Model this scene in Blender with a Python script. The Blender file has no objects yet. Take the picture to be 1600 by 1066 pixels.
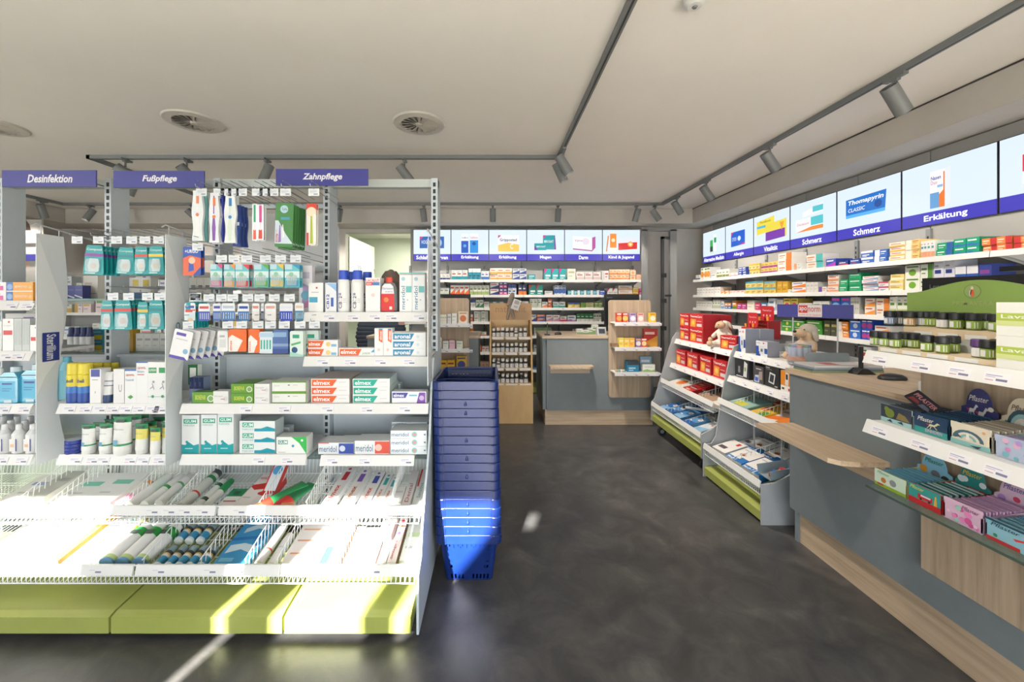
import bpy, bmesh, math, random
from mathutils import Vector, Matrix, Euler
random.seed(7)
C = bpy.context.scene.collection
SC = bpy.context.scene
# ------------------------------------------------------------------ camera
F, CX, HY, CH = 610.0, 770.0, 468.0, 1.4
cam = bpy.data.cameras.new('camera'); camo = bpy.data.objects.new('camera', cam); C.objects.link(camo)
camo.location = (0, 0, CH); camo.rotation_euler = (math.pi/2, 0, 0)
cam.sensor_width = 36; cam.lens = F*36/1600
cam.shift_x = (800-CX)/1600; cam.shift_y = (HY-533)/1600
cam.clip_start = .02
SC.camera = camo
# ------------------------------------------------------------------ world, sun, exposure
w = bpy.data.worlds.new('sky'); SC.world = w; w.use_nodes = True
bg = w.node_tree.nodes['Background']; bg.inputs[0].default_value = (.93, .97, 1, 1); bg.inputs[1].default_value = 4.1
sun = bpy.data.lights.new('sun', 'SUN'); sun.energy = 38; sun.angle = math.radians(.8); sun.color = (1, .95, .86)
so = bpy.data.objects.new('sun', sun); C.objects.link(so)
SUN_AZ, SUN_EL = math.atan(.31), math.radians(32)
sd = Vector((math.sin(SUN_AZ)*math.cos(SUN_EL), math.cos(SUN_AZ)*math.cos(SUN_EL), -math.sin(SUN_EL)))
so.rotation_euler = sd.to_track_quat('-Z', 'Y').to_euler(); so.location = (-3, -6, 6)
FAC = -1.3                                                    # the shop front, behind the camera
po = bpy.data.lights.new('window_portal', 'AREA'); po.shape = 'RECTANGLE'; po.size = 9.9; po.size_y = 2.6
po.cycles.is_portal = True
poo = bpy.data.objects.new('window_portal', po); C.objects.link(poo)
poo.location = (-1.7, FAC+.05, 1.32); poo.rotation_euler = (math.pi/2, 0, 0)
LAMP_W, LAMP_COL = 38.0, (1, .9, .79)
vs = SC.view_settings; vs.view_transform = 'Standard'; vs.look = 'None'; vs.gamma = 1; vs.use_curve_mapping = False
vs.exposure = .95
SC.cycles.use_denoising = True
SC.cycles.max_bounces = 8; SC.cycles.diffuse_bounces = 5; SC.cycles.transparent_max_bounces = 12
SC.cycles.caustics_reflective = False; SC.cycles.caustics_refractive = False
SC.cycles.sample_clamp_indirect = 6
# ------------------------------------------------------------------ materials
def s2l(c):
    return tuple((x/12.92 if x <= .04045 else ((x+.055)/1.055)**2.4) for x in c)
def hexc(h):
    h = h.lstrip('#'); return s2l(tuple(int(h[i:i+2], 16)/255 for i in (0, 2, 4)))
_m = {}
def mat(h, rough=.45, metal=0, emit=0, alpha=1, trans=0, var=.04):
    k = (h, rough, metal, emit, alpha, trans)
    if k in _m: return _m[k]
    m = bpy.data.materials.new('paint_'+h.lstrip('#')); m.use_nodes = True
    nt = m.node_tree; b = nt.nodes['Principled BSDF']; c = hexc(h)
    if not emit: c = tuple(x*.73 for x in c)
    b.inputs['Base Color'].default_value = (*c, 1); b.inputs['Roughness'].default_value = rough
    b.inputs['Metallic'].default_value = metal
    if emit:
        b.inputs['Base Color'].default_value = (0, 0, 0, 1); b.inputs['Emission Color'].default_value = (*c, 1)
        b.inputs['Emission Strength'].default_value = emit
    elif var:
        n = nt.nodes.new('ShaderNodeTexNoise'); n.inputs['Scale'].default_value = 9; n.inputs['Detail'].default_value = 1
        r = nt.nodes.new('ShaderNodeMapRange'); r.inputs[3].default_value = rough-var; r.inputs[4].default_value = rough+var
        nt.links.new(n.outputs[0], r.inputs[0]); nt.links.new(r.outputs[0], b.inputs['Roughness'])
    if alpha < 1: b.inputs['Alpha'].default_value = alpha
    if trans: b.inputs['Transmission Weight'].default_value = trans; b.inputs['IOR'].default_value = 1.15
    _m[k] = m; return m
def noise_mat(name, stops, scale, rough=(.4, .6), stretch=(1, 1, 1), detail=6, bump=0, bscale=80, dist=0):
    m = bpy.data.materials.new(name); m.use_nodes = True; nt = m.node_tree; b = nt.nodes['Principled BSDF']
    tc = nt.nodes.new('ShaderNodeTexCoord'); mp = nt.nodes.new('ShaderNodeMapping'); mp.inputs['Scale'].default_value = stretch
    n = nt.nodes.new('ShaderNodeTexNoise'); n.inputs['Scale'].default_value = scale; n.inputs['Detail'].default_value = detail
    n.inputs['Roughness'].default_value = .65; n.inputs['Distortion'].default_value = dist
    cr = nt.nodes.new('ShaderNodeValToRGB')
    while len(cr.color_ramp.elements) < len(stops): cr.color_ramp.elements.new(.5)
    for e, (p, h) in zip(cr.color_ramp.elements, stops): e.position = p; e.color = (*(tuple(x*(1 if 'plaster' in name else .8) for x in hexc(h))), 1)
    L = nt.links.new
    L(tc.outputs['Object'], mp.inputs[0]); L(mp.outputs[0], n.inputs[0]); L(n.outputs[0], cr.inputs[0]); L(cr.outputs[0], b.inputs['Base Color'])
    r = nt.nodes.new('ShaderNodeMapRange'); r.inputs[3].default_value = rough[0]; r.inputs[4].default_value = rough[1]
    L(n.outputs[0], r.inputs[0]); L(r.outputs[0], b.inputs['Roughness'])
    if bump:
        n2 = nt.nodes.new('ShaderNodeTexNoise'); n2.inputs['Scale'].default_value = bscale; L(mp.outputs[0], n2.inputs[0])
        bp = nt.nodes.new('ShaderNodeBump'); bp.inputs['Strength'].default_value = bump; bp.inputs['Distance'].default_value = .002
        L(n2.outputs[0], bp.inputs['Height']); L(bp.outputs[0], b.inputs['Normal'])
    return m
FLOOR_M = noise_mat('dark_vinyl', [(.28, '#373738'), (.45, '#444445'), (.58, '#525150'), (.74, '#676563')], 5.5, (.3, .46), detail=12, bump=.12, dist=.6)
WALL_M = noise_mat('plaster_wall', [(.3, '#b9b5af'), (.7, '#c0bcb6')], 3, (.8, .9), bump=.05)
CEIL_M = noise_mat('ceiling_plaster', [(.3, '#e6e2dc'), (.7, '#eae6e0')], 2, (.75, .85), bump=.03)
WOOD_M = noise_mat('pale_oak', [(.3, '#9a8770'), (.5, '#b5a088'), (.7, '#c5b097')], 34, (.45, .6), (1, 1, .04), bump=.1, bscale=40)
WOODH_M = noise_mat('pale_oak_level', [(.3, '#ab967c'), (.5, '#c6af94'), (.7, '#d4bfa5')], 34, (.4, .55), (1, .04, 1), bump=.1, bscale=40)
WOODX_M = noise_mat('pale_oak_cross', [(.3, '#ab967c'), (.5, '#c6af94'), (.7, '#d4bfa5')], 34, (.4, .55), (.04, 1, 1), bump=.1, bscale=40)
PLY_M = noise_mat('birch_ply', [(.3, '#c79f68'), (.55, '#d9b681'), (.75, '#e2c594')], 3, (.45, .6), (1, 1, .25), bump=.05)
GREY_M = noise_mat('counter_grey', [(.3, '#767f83'), (.7, '#7c8589')], 14, (.5, .6), bump=.04)
LIME_M = noise_mat('lime_lacquer', [(.3, '#9ca452'), (.7, '#a4ac5a')], 6, (.35, .45))
STEEL_M = noise_mat('grey_steel_paint', [(.3, '#bcc6cc'), (.7, '#c2ccd2')], 10, (.35, .45))
RACK_M = noise_mat('rack_grey', [(.3, '#a6abae'), (.7, '#acb1b4')], 10, (.35, .45))
BIN_M = mat('#f2f6f6', .3)
WHITE_M = mat('#eeeeec', .35)
TRACK_M = mat('#85898a', .5)
BLUE_M = noise_mat('basket_blue', [(.3, '#0a2462'), (.7, '#0e2b6e')], 8, (.3, .42))
NAVY = '#3d3f93'
# ------------------------------------------------------------------ helpers
def XX(px, Y): return (px-CX)*Y/F
def ZZ(py, Y): return CH-(py-HY)*Y/F
def P(px, py, Y): return Vector((XX(px, Y), Y, ZZ(py, Y)))
def YX(px, X): return F*X/(px-CX)
_txt = {}
def text_geo(s, heavy=0, shear=0):
    k = (s, heavy, shear)
    if k in _txt: return _txt[k]
    cu = bpy.data.curves.new('t', 'FONT'); cu.body = s; cu.size = 1; cu.offset = .004+.017*heavy; cu.shear = shear
    cu.resolution_u = 2; cu.fill_mode = 'FRONT'
    o = bpy.data.objects.new('t', cu); C.objects.link(o)
    me = o.to_mesh(); vs_ = [(v.co.x, v.co.y) for v in me.vertices]; fs = [tuple(p.vertices) for p in me.polygons if p.normal.z > .5 or True]
    o.to_mesh_clear(); bpy.data.objects.remove(o); bpy.data.curves.remove(cu)
    xs = [v[0] for v in vs_]; ys = [v[1] for v in vs_]
    x0, x1, y0, y1 = min(xs), max(xs), min(ys), max(ys)
    vs_ = [((x-x0)/(x1-x0), (y-y0)/(y1-y0)) for x, y in vs_]
    _txt[k] = (vs_, fs); return _txt[k]
class MB:
    def __init__(s): s.v = []; s.f = []; s.m = []; s.sm = []; s.mats = []
    def mi(s, m):
        if isinstance(m, str): m = mat(m)
        if m not in s.mats: s.mats.append(m)
        return s.mats.index(m)
    def add(s, vs_, fs, m, smooth=False):
        b = len(s.v); s.v += [tuple(v) for v in vs_]; i = s.mi(m)
        for f in fs: s.f.append(tuple(b+k for k in f)); s.m.append(i); s.sm.append(smooth)
        return s
    def box(s, x0, x1, y0, y1, z0, z1, m, tm=None):
        v = [(x0, y0, z0), (x1, y0, z0), (x1, y1, z0), (x0, y1, z0), (x0, y0, z1), (x1, y0, z1), (x1, y1, z1), (x0, y1, z1)]
        s.add(v, [(0, 3, 2, 1), (0, 1, 5, 4), (1, 2, 6, 5), (2, 3, 7, 6), (3, 0, 4, 7)], m); return s.add(v, [(4, 5, 6, 7)], tm or m)
    def quad(s, a, b, c, d, m): return s.add([a, b, c, d], [(0, 1, 2, 3)], m)
    def prism(s, poly, axis, a0, a1, m, fm=None):                # poly extruded along an axis; points are the other two axes in order
        def pt(p, a): return {0: (a, p[0], p[1]), 1: (p[0], a, p[1]), 2: (p[0], p[1], a)}[axis]
        n = len(poly); v = [pt(p, a0) for p in poly]+[pt(p, a1) for p in poly]
        s.add(v, [tuple(range(n))], fm or m); s.add(v, [tuple(range(2*n-1, n-1, -1))]+[(i, (i+1) % n, n+(i+1) % n, n+i) for i in range(n)], m); return s
    def loft(s, secs, m, n=16, cx=0, cy=0, caps=True, M4=None, smooth=True):  # secs: (z, rx, ry[, material])
        rings = []
        for sec in secs:
            z, rx, ry = sec[:3]
            ring = [Vector((cx+rx*math.cos(2*math.pi*i/n), cy+ry*math.sin(2*math.pi*i/n), z)) for i in range(n)]
            if M4: ring = [M4 @ p for p in ring]
            rings.append(ring)
        for k in range(len(rings)-1):
            mm = secs[k][3] if len(secs[k]) > 3 else m
            s.add(rings[k]+rings[k+1], [(i, (i+1) % n, n+(i+1) % n, n+i) for i in range(n)], mm, smooth)
        if caps:
            s.add(rings[0], [tuple(range(n-1, -1, -1))], secs[0][3] if len(secs[0]) > 3 else m)
            s.add(rings[-1], [tuple(range(n))], secs[-1][3] if len(secs[-1]) > 3 else m)
        return s
    def tube(s, pts, r, m, n=4, closed=False, smooth=False):
        pts = [Vector(p) for p in pts]; k = len(pts); rings = []
        for i, p in enumerate(pts):
            a = pts[i-1] if (i or closed) else p; b = pts[(i+1) % k] if (i < k-1 or closed) else p
            t = (b-a).normalized(); u = t.cross(Vector((0, 0, 1)))
            if u.length < .05: u = t.cross(Vector((1, 0, 0)))
            u.normalize(); w_ = t.cross(u)
            rings.append([p+r*(math.cos(2*math.pi*(j+.5)/n)*u+math.sin(2*math.pi*(j+.5)/n)*w_) for j in range(n)])
        for i in range(k-1+(1 if closed else 0)):
            s.add(rings[i]+rings[(i+1) % k], [(j, (j+1) % n, n+(j+1) % n, n+j) for j in range(n)], m, smooth)
        if not closed: s.add(rings[0], [tuple(range(n))], m); s.add(rings[-1], [tuple(range(n-1, -1, -1))], m)
        return s
    def text(s, t, o, u, v, m, heavy=0, shear=0, wrap=None):     # fits the text into the parallelogram o, o+u, o+v
        vs_, fs = text_geo(t, heavy, shear); o, u, v = Vector(o), Vector(u), Vector(v)
        pts = [o+u*x+v*y for x, y in vs_]
        if wrap: pts = [Vector((p.x, wrap[1]-math.sqrt(max(0, (wrap[0]+.0006)**2-p.x**2)), p.z)) for p in pts]
        return s.add(pts, fs, m)
    def prints(s, w_, h, pr, y=0, e=.0005):                      # flat print on the face y, facing -y, x centred, z from 0
        for k, p in enumerate(pr):
            yy = y-e*(1+.3*k); X = lambda u: (u-.5)*w_
            if p[0] == 'r': _, a, b, c, d, m = p; s.quad((X(a), yy, b*h), (X(c), yy, b*h), (X(c), yy, d*h), (X(a), yy, d*h), m)
            elif p[0] == 'p': s.add([(X(a), yy, b*h) for a, b in p[1]], [tuple(range(len(p[1])))], p[2])
            elif p[0] == 'c':
                _, a, b, r, m = p; s.add([(X(a)+r*h*math.cos(2*math.pi*i/14), yy, b*h+r*h*math.sin(2*math.pi*i/14)) for i in range(14)], [tuple(range(14))], m)
            elif p[0] == 't':
                _, t, a, b, c, d, m = p[:7]; kw = p[7] if len(p) > 7 else {}
                s.text(t, (X(a), yy, b*h), (X(c)-X(a), 0, 0), (0, 0, (d-b)*h), m, **kw)
            elif p[0] == 'tv':                                   # reads upwards
                _, t, a, b, c, d, m = p[:7]; kw = p[7] if len(p) > 7 else {}
                s.text(t, (X(c), yy, b*h), (0, 0, (d-b)*h), (X(a)-X(c), 0, 0), m, **kw)
        return s
    def mesh(s, name):
        me = bpy.data.meshes.new(name); me.from_pydata(s.v, [], s.f)
        for m in s.mats: me.materials.append(m)
        me.polygons.foreach_set('material_index', s.m); me.polygons.foreach_set('use_smooth', s.sm); me.update()
        return me
    def build(s, name, parent=None, loc=(0, 0, 0), rot=(0, 0, 0), kind=None, label=None):
        return put(name, s.mesh(name), parent, loc, rot, kind, label)
def put(name, me, parent=None, loc=(0, 0, 0), rot=(0, 0, 0), kind=None, label=None):
    o = bpy.data.objects.new(name, me); C.objects.link(o); o.location = loc; o.rotation_euler = rot
    if parent: o.parent = parent
    if kind: o['kind'] = kind
    if label: o['label'] = label
    return o
LABELS = {}
def tag(o, label, cat, group=None):
    n = len(label.replace(',', ' ').split())
    if n < 4 or n > 16: print('LABEL LENGTH', n, label)
    if label in LABELS: print('LABEL TWICE', label)
    LABELS[label] = 1; o['label'] = label; o['category'] = cat
    if group: o['group'] = group
    return o
def thing(name, label, cat, loc=(0, 0, 0), rot=(0, 0, 0), group=None):
    return tag(put(name, None, None, loc, rot), label, cat, group)
def struct(name, mb, parent=None):
    return mb.build(name, parent, kind=None if parent else 'structure')
ORD = 'first second third fourth fifth sixth seventh eighth ninth tenth eleventh twelfth thirteenth fourteenth fifteenth sixteenth seventeenth eighteenth nineteenth twentieth'.split()
def rpoly(w_, h, r, n=4, x0=0, y0=0):                            # rounded rectangle centred on x0, from y0 up
    pts = []
    for cx, cy, a in ((w_/2-r, h-r, 0), (-w_/2+r, h-r, 90), (-w_/2+r, r, 180), (w_/2-r, r, 270)):
        for i in range(n+1):
            t = math.radians(a+90*i/n); pts.append((x0+cx+r*math.cos(t), y0+cy+r*math.sin(t)))
    return pts
# ================================================================== the room
CEIL, BACK, RIGHT, LEFT = 2.75, 6.25, 3.36, -6.9
struct('floor', MB().box(LEFT-.1, RIGHT+.1, FAC-.1, BACK+2.6, -.06, 0, FLOOR_M))
struct('ceiling', MB().box(LEFT-.1, RIGHT+.1, FAC-.15, BACK+2.6, CEIL, CEIL+.12, CEIL_M))
struct('wall_right', MB().box(RIGHT, RIGHT+.12, FAC-.15, BACK+.12, 0, CEIL, WALL_M))
struct('wall_left', MB().box(LEFT-.12, LEFT, FAC-.15, BACK+.12, 0, CEIL, WALL_M))
OX0, OX1, OZ = -2.36, -1.28, 2.47
bw = MB().box(LEFT, OX0, BACK, BACK+.12, 0, CEIL, WALL_M).box(OX1, RIGHT, BACK, BACK+.12, 0, CEIL, WALL_M).box(OX0, OX1, BACK, BACK+.12, OZ, CEIL, WALL_M)
struct('wall_back', bw)
struct('trim_1', MB().box(2.97, RIGHT, FAC, 5.8, 2.53, CEIL-.004, WALL_M).box(2.965, 2.975, FAC, 5.8, CEIL-.012, CEIL-.002, '#4c4a48'))  # dark strip paints in the shadow gap between bulkhead and ceiling
struct('trim_2', MB().box(-6.35, RIGHT, 5.8, BACK, 2.53, CEIL-.004, WALL_M))
struct('trim_3', MB().box(LEFT, -6.35, FAC, BACK, 2.53, CEIL-.004, WALL_M))
# the small back room seen through the opening
PG = mat('#e6ecdc', .6); PG2 = mat('#eef1e4', .6)
struct('wall_alcove', MB().box(OX0-.6, OX1+.6, BACK+2.4, BACK+2.5, 0, CEIL, PG).box(OX0-.72, OX0-.6, BACK+.12, BACK+2.5, 0, CEIL, PG).box(OX1+.6, OX1+.72, BACK+.12, BACK+2.5, 0, CEIL, PG))
ck = thing('wall_cupboard', 'pale green wall cupboard inside the back room opening', 'cupboard', (-2.5, 7.3, 1.35))
MB().box(-.4, .0, -.55, .9, 0, 1.15, PG).build('carcass', ck)
for k in range(3):
    d = MB().box(0.003, .02, -.54+k*.48, -.54+k*.48+.465, .5, 1.14, PG2).build('door', ck)
    MB().tube([(.022, -.5+k*.48+(.38 if k % 2 == 0 else 0), .58), (.04, -.5+k*.48+(.38 if k % 2 == 0 else 0), .62), (.022, -.5+k*.48+(.38 if k % 2 == 0 else 0), .68)], .006, '#8f958a').build('handle', d)
    MB().box(0.003, .02, -.54+k*.48, -.54+k*.48+.465, .02, .48, PG2).build('door', ck)
al = bpy.data.lights.new('back_room_lamp', 'AREA'); al.energy = 34; al.size = .7; al.color = (1, .99, .86)
alo = bpy.data.objects.new('back_room_lamp', al); C.objects.link(alo); alo.location = (-1.6, 7.4, 2.7)
# shop front with glazing, behind the camera
fr = MB()
PX = [-6.9, -5.55, -4.3, -3.05, -1.99, -1.85, -.98, .3, 1.5, 2.6, RIGHT]
fr.box(LEFT, RIGHT, FAC-.08, FAC+.04, 2.56, CEIL, WALL_M).box(LEFT, RIGHT, FAC-.06, FAC+.02, 0, .08, '#5b5f61')
for a, b in ((-6.9, -6.82), (-5.25, -5.15), (-3.4, -3.3), (-2.0, -1.82), (-1.44, -1.32), (1.1, 1.2), (3.28, 3.36)): fr.box(a, b, FAC-.05, FAC+.01, .08, 2.56, '#5b5f61')
struct('window_1', fr)
sf = thing('sun_blocker', 'added pale boards blocking sun at the shop windows behind the viewer', 'panel', (0, FAC, 0))  # unseen boards added to block the sun and shape its patches indoors
MB().box(-2.7, -2.05, -.045, -.01, .08, 2.56, '#c9c7c0').box(-4.2, -2.7, -.045, -.01, .08, 2.18, '#c9c7c0').build('board', sf); MB().box(-1.82, -.98, -.045, -.01, .08, 1.92, '#c9c7c0').build('board', sf)
MB().prism([(-1.27, 1.92), (-1.24, 2.1), (-1.0, 2.38), (-.98, 2.56), (-.97, 2.56), (-.97, 1.92)], 1, -.045, -.01, '#c9c7c0').build('board', sf); MB().box(-.98, 3.36, -.045, -.01, 1.66, 2.42, '#c9c7c0').box(-.9, 3.36, -.045, -.01, 2.42, 2.56, '#c9c7c0').build('board', sf)
struct('trim_4', MB().box(LEFT-6, RIGHT+6, FAC-9, FAC-.12, -.08, -.005, noise_mat('pale_paving', [(.3, '#bdb8ae'), (.7, '#c8c3b9')], 3, (.7, .8))))
# ------------------------------------------------------------------ ceiling: diffusers, sensor, tracks, spots
def diffuser(px, Y, word):
    x = XX(px, Y); o = thing('ceiling_diffuser', word, 'vent', (x, Y, CEIL), group='round ceiling air outlets')
    MB().loft([(-.001, .2, .2), (-.012, .19, .19), (-.016, .135, .135)], '#e3ddd3', 32, caps=False).build('ring', o)
    MB().loft([(-.003, .136, .136), (-.002, .05, .05)], '#77746f', 28).build('duct_plate', o)
    for k in range(16):
        a = 2*math.pi*k/16; c, s_ = math.cos(a), math.sin(a); t = Vector((-s_, c, 0))
        p0, p1 = Vector((c*.03, s_*.03, -.007)), Vector((c*.136, s_*.136, -.007))
        MB().add([p0, p1, p1+t*.04+Vector((0, 0, -.011)), p0+t*.01+Vector((0, 0, -.008)), p0+Vector((0, 0, .002)), p1+Vector((0, 0, .002)), p1+t*.04+Vector((0, 0, -.009)), p0+t*.01+Vector((0, 0, -.006))],
                 [(0, 1, 2, 3), (7, 6, 5, 4), (0, 4, 5, 1), (1, 5, 6, 2), (2, 6, 7, 3), (3, 7, 4, 0)], '#ccc6bc').build('vane', o)
    MB().loft([(-.004, .03, .03), (-.02, .025, .025)], '#d8d2c8', 16).build('hub', o)
diffuser(655, 2.99, 'round white ceiling diffuser nearest the middle light track')
diffuser(303, 2.96, 'round white ceiling diffuser above the foot care sign')
diffuser(-12, 3.03, 'round white ceiling diffuser cut by the left edge')
sn = thing('ceiling_sensor', 'small white ceiling sensor at the top edge of the view', 'sensor', (.9, 1.74, CEIL))
MB().loft([(-.001, .05, .05), (-.03, .045, .045), (-.045, .03, .03)], WHITE_M, 20).build('housing', sn); MB().loft([(-.046, .012, .012), (-.052, .008, .008)], '#777777', 12).build('lens', sn)
def track(name, pts, label):
    o = thing('light_track', label, 'light track', (pts[0][0], pts[0][1], CEIL))
    for (a, b), (c, d) in zip(pts, pts[1:]):
        m = MB(); x0, x1, y0, y1 = min(a, c)-.017, max(a, c)+.017, min(b, d)-.017, max(b, d)+.017
        m.box(x0-pts[0][0], x1-pts[0][0], y0-pts[0][1], y1-pts[0][1], -.034, 0, TRACK_M); r = m.build('rail', o)
        if abs(a-c) > abs(b-d): MB().box(x0-pts[0][0]+.03, x1-pts[0][0]-.03, y0-pts[0][1]+.012, y1-pts[0][1]-.012, -.0355, -.02, '#3b3d3e').build('groove', r)
        else: MB().box(x0-pts[0][0]+.012, x1-pts[0][0]-.012, y0-pts[0][1]+.03, y1-pts[0][1]-.03, -.0355, -.02, '#3b3d3e').build('groove', r)
TX, TM, TYB, TYF = 2.37, .62, 5.45, 3.66
track('a', [(TX, -.9), (TX, TYB), (-6.0, TYB), (-6.0, 1.0)], 'grey ceiling light track along the back and both side walls')
track('b', [(TM, -.9), (TM, TYF), (-3.78, TYF), (-3.78, TYB-.04)], 'grey ceiling light track looping over the tooth care shelves')
_spot = {}
def spot(x, y, aim, label, power=1.0, near=True, base=None):
    """adapter on the track, an arm, and the lamp tube turned towards aim"""
    o = thing('track_spotlight', label, 'spotlight', (x, y, CEIL-.034), group='grey track spotlights')
    if 'a' not in _spot:
        _spot['a'] = MB().box(-.015, .015, -.06, .06, -.018, 0, TRACK_M).mesh('adapter')
        _spot['b'] = MB().loft([(-.075, .008, .008), (-.018, .008, .008)], TRACK_M, 10).box(-.012, .012, -.02, .02, -.03, -.017, TRACK_M).mesh('arm')
        R = .042
        _spot['c'] = MB().loft([(-.09, R, R), (-.0899, R-.004, R-.004), (-.07, R-.006, R-.006)], TRACK_M, 24, caps=False).loft([(-.09, R, R), (.09, R, R)], TRACK_M, 24, caps=False).loft([(.09, R, R), (.088, R-.005, R-.005), (.06, R-.006, R-.006, '#17181a'), (.059, .001, .001, '#17181a')], TRACK_M, 24, caps=False).mesh('lamp_body')
        _spot['d'] = MB().loft([(-.071, R-.006, R-.006), (-.07, .002, .002)], mat('#fff1dc', emit=2.2), 20).mesh('lens')
    put('adapter', _spot['a'], o); put('arm', _spot['b'], o)
    a = Vector(aim).normalized(); q = (-a).to_track_quat('Z', 'Y')
    c = Vector((0, 0, -.13))+a*.01
    b = put('lamp_body', _spot['c'], o, c, q.to_euler()); put('lens', _spot['d'], b)
    li = bpy.data.lights.new('spot_light', 'SPOT'); li.energy = LAMP_W*power; li.color = LAMP_COL; li.spot_size = math.radians(90); li.spot_blend = .8; li.shadow_soft_size = .04
    lo = bpy.data.objects.new('spot_light', li); C.objects.link(lo); lo.parent = o; lo.location = c+a*.095; lo.rotation_euler = q.to_euler()
for px, py, k in ((1405, 160, 'largest track spotlight, nearest on the right wall track'), (1209, 253, 'second nearest track spotlight above the right wall screens'), (1110, 300, 'third nearest track spotlight above the right wall screens')):
    spot(TX, YX(px-6, TX), (.62, .12, -.75), k)
spot(TX, 5.02, (.6, .15, -.8), 'track spotlight just before the far right track corner')
spot(TX-.1, TYB, (.5, -.1, -.8), 'track spotlight tucked in the far right track corner', .5)
spot(TM, 3.42, (1.2, .05, -1.9), 'track spotlight just before the middle track corner', 1.8)
spot(TM, 3.62, (.8, .1, -1.7), 'lower of two track spotlights at the middle track corner', 1.6)
spot(TM, 1.1, (.9, .35, -1.9), 'added unseen spotlight on the middle track, nearest the oil display', 1.1)  # lamp added out of view to brighten the near counter and its displays
for px, a, k in ((632, (1.5, .75, -2.0), 'track spotlight behind the right end of the shelf top rail'), (416, (-.25, -.2, -.9), 'lit track spotlight left of the tooth care sign'),
                 (292, (.3, .6, -.6), 'track spotlight above the foot care sign right end'), (196, (.55, .5, -.55), 'wide tilted track spotlight above the foot care sign')):
    spot(XX(px, TYF), TYF, a, k)
spot(-3.78, 4.1, (-.3, -.1, -.9), 'track spotlight on the short return left of the foot care sign')
for px, a, k in ((140, (-.2, -.4, -.85), 'glowing track spotlight left of the foremost left post'), (178, (.5, .4, -.7), 'track spotlight just right of the foremost left post'),
                 (300, (.55, .45, -.7), 'track spotlight behind the hanging toothbrush packs'), (530, (-.3, .45, -.8), 'track spotlight right of the middle slotted post'),
                 (662, (.06, .35, -.92), 'back track spotlight above the first back screen'), (770, (0, .35, -.92), 'back track spotlight above the second back screen'),
                 (872, (0, .35, -.92), 'back track spotlight above the fourth back screen'), (995, (-.15, .35, -.92), 'back track spotlight above the sixth back screen')):
    spot(XX(px, TYB), TYB, a, k)
for y, k in ((4.75, 'nearer track spotlight at the far left edge'), (5.2, 'track spotlight second from the far left edge')):
    spot(-6.0, y, (-.1, .4, -.9), k)
# ================================================================== wall shelving, screens and their boxes
SZ = [1.69, 1.465, 1.275, 1.07, .86, .62, .36]
PANEL_M = mat('#adadab', .6)
def wall_shelving(label, loc, rotz, L, bays, depth, zs, x0s):
    """local x runs along the wall, y into it; origin at the shelf fronts' plane"""
    o = thing('wall_shelving', label, 'shelving', loc, (0, 0, rotz))
    edges = [x0s+L*i/bays for i in range(bays+1)]
    for i in range(bays):
        MB().box(edges[i]+.004, edges[i+1]-.004, depth, depth+.025, .1, 2.52, PANEL_M).build('back_panel', o)
    for e in edges:
        MB().box(e-.016, e+.016, depth-.02, depth-.001, .1, 1.93, '#8c9092').build('post', o)
        m = MB()
        for k in range(38): m.box(e-.005, e+.005, depth-.022, depth-.0195, .3+k*.042, .3+k*.042+.022, '#2a2b2c')
        m.build('slots', o, kind='stuff')
    for z in zs:
        for i in range(bays):
            s = MB().box(edges[i]+.002, edges[i+1]-.002, .012, depth-.024, z-.02, z, WHITE_M).build('shelf', o)
            MB().prism([(0, z-.034), (.012, z-.034), (.012, z+.004), (.006, z+.004)], 0, edges[i]+.002, edges[i+1]-.002, WHITE_M).build('price_rail', s)
            for e in (edges[i]+.02, edges[i+1]-.02): MB().prism([(depth-.024, z-.09), (depth-.024, z-.02), (.05, z-.02)], 0, e-.002, e+.002, WHITE_M).build('bracket', s)
    MB().box(x0s, x0s+L, .03, depth, 0.02, .1, LIME_M).build('plinth', o)
    return o
YB0 = 5.75; RX0 = 3.0
wall_shelving('grey panelled wall shelving with white shelves along the back wall', (0, YB0, 0), 0, 3.5, 6, .4, SZ, -1.3)
wall_shelving('grey panelled wall shelving with white shelves along the right wall', (RX0, 0, 0), -math.pi/2, 7.0, 12, .3, SZ, -5.86)
# ---- small medicine boxes
def style(st, a, b):
    a = a or '#cccccc'; b = b or '#8a8a8a'
    return {'band': [('r', 0, 0, 1, .36, a), ('r', .1, .55, .75, .68, b), ('r', .1, .78, .5, .84, '#9a9a9a')],
            'top': [('r', 0, .66, 1, 1, a), ('r', .12, .3, .7, .42, b), ('r', .12, .12, .5, .2, b)],
            'diag': [('p', [(0, 0), (1, 0), (1, .62), (0, .18)], a), ('r', .1, .68, .78, .82, b)],
            'left': [('r', 0, 0, .42, 1, a), ('r', .5, .6, .92, .74, b), ('r', .5, .3, .8, .38, b)],
            'right': [('r', .6, 0, 1, 1, a), ('r', .08, .55, .52, .7, b), ('r', .08, .25, .4, .33, b)],
            'dot': [('c', .5, .42, .27, a), ('r', .1, .8, .9, .92, b)],
            'corner': [('p', [(0, 1), (0, .5), (.45, 1)], a), ('r', .2, .3, .9, .46, b), ('r', .2, .12, .7, .2, b)],
            'plain': [('r', .1, .6, .85, .76, a), ('r', .1, .3, .6, .38, b)],
            'wave': [('p', [(0, 0), (1, 0), (1, .3), (.7, .2), (.35, .38), (0, .22)], a), ('r', .12, .6, .8, .76, b)],
            'two': [('r', 0, .5, 1, 1, a), ('r', .15, .65, .8, .82, '#ffffff'), ('r', .15, .2, .8, .34, b)]}[st]
_bx = {}
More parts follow.
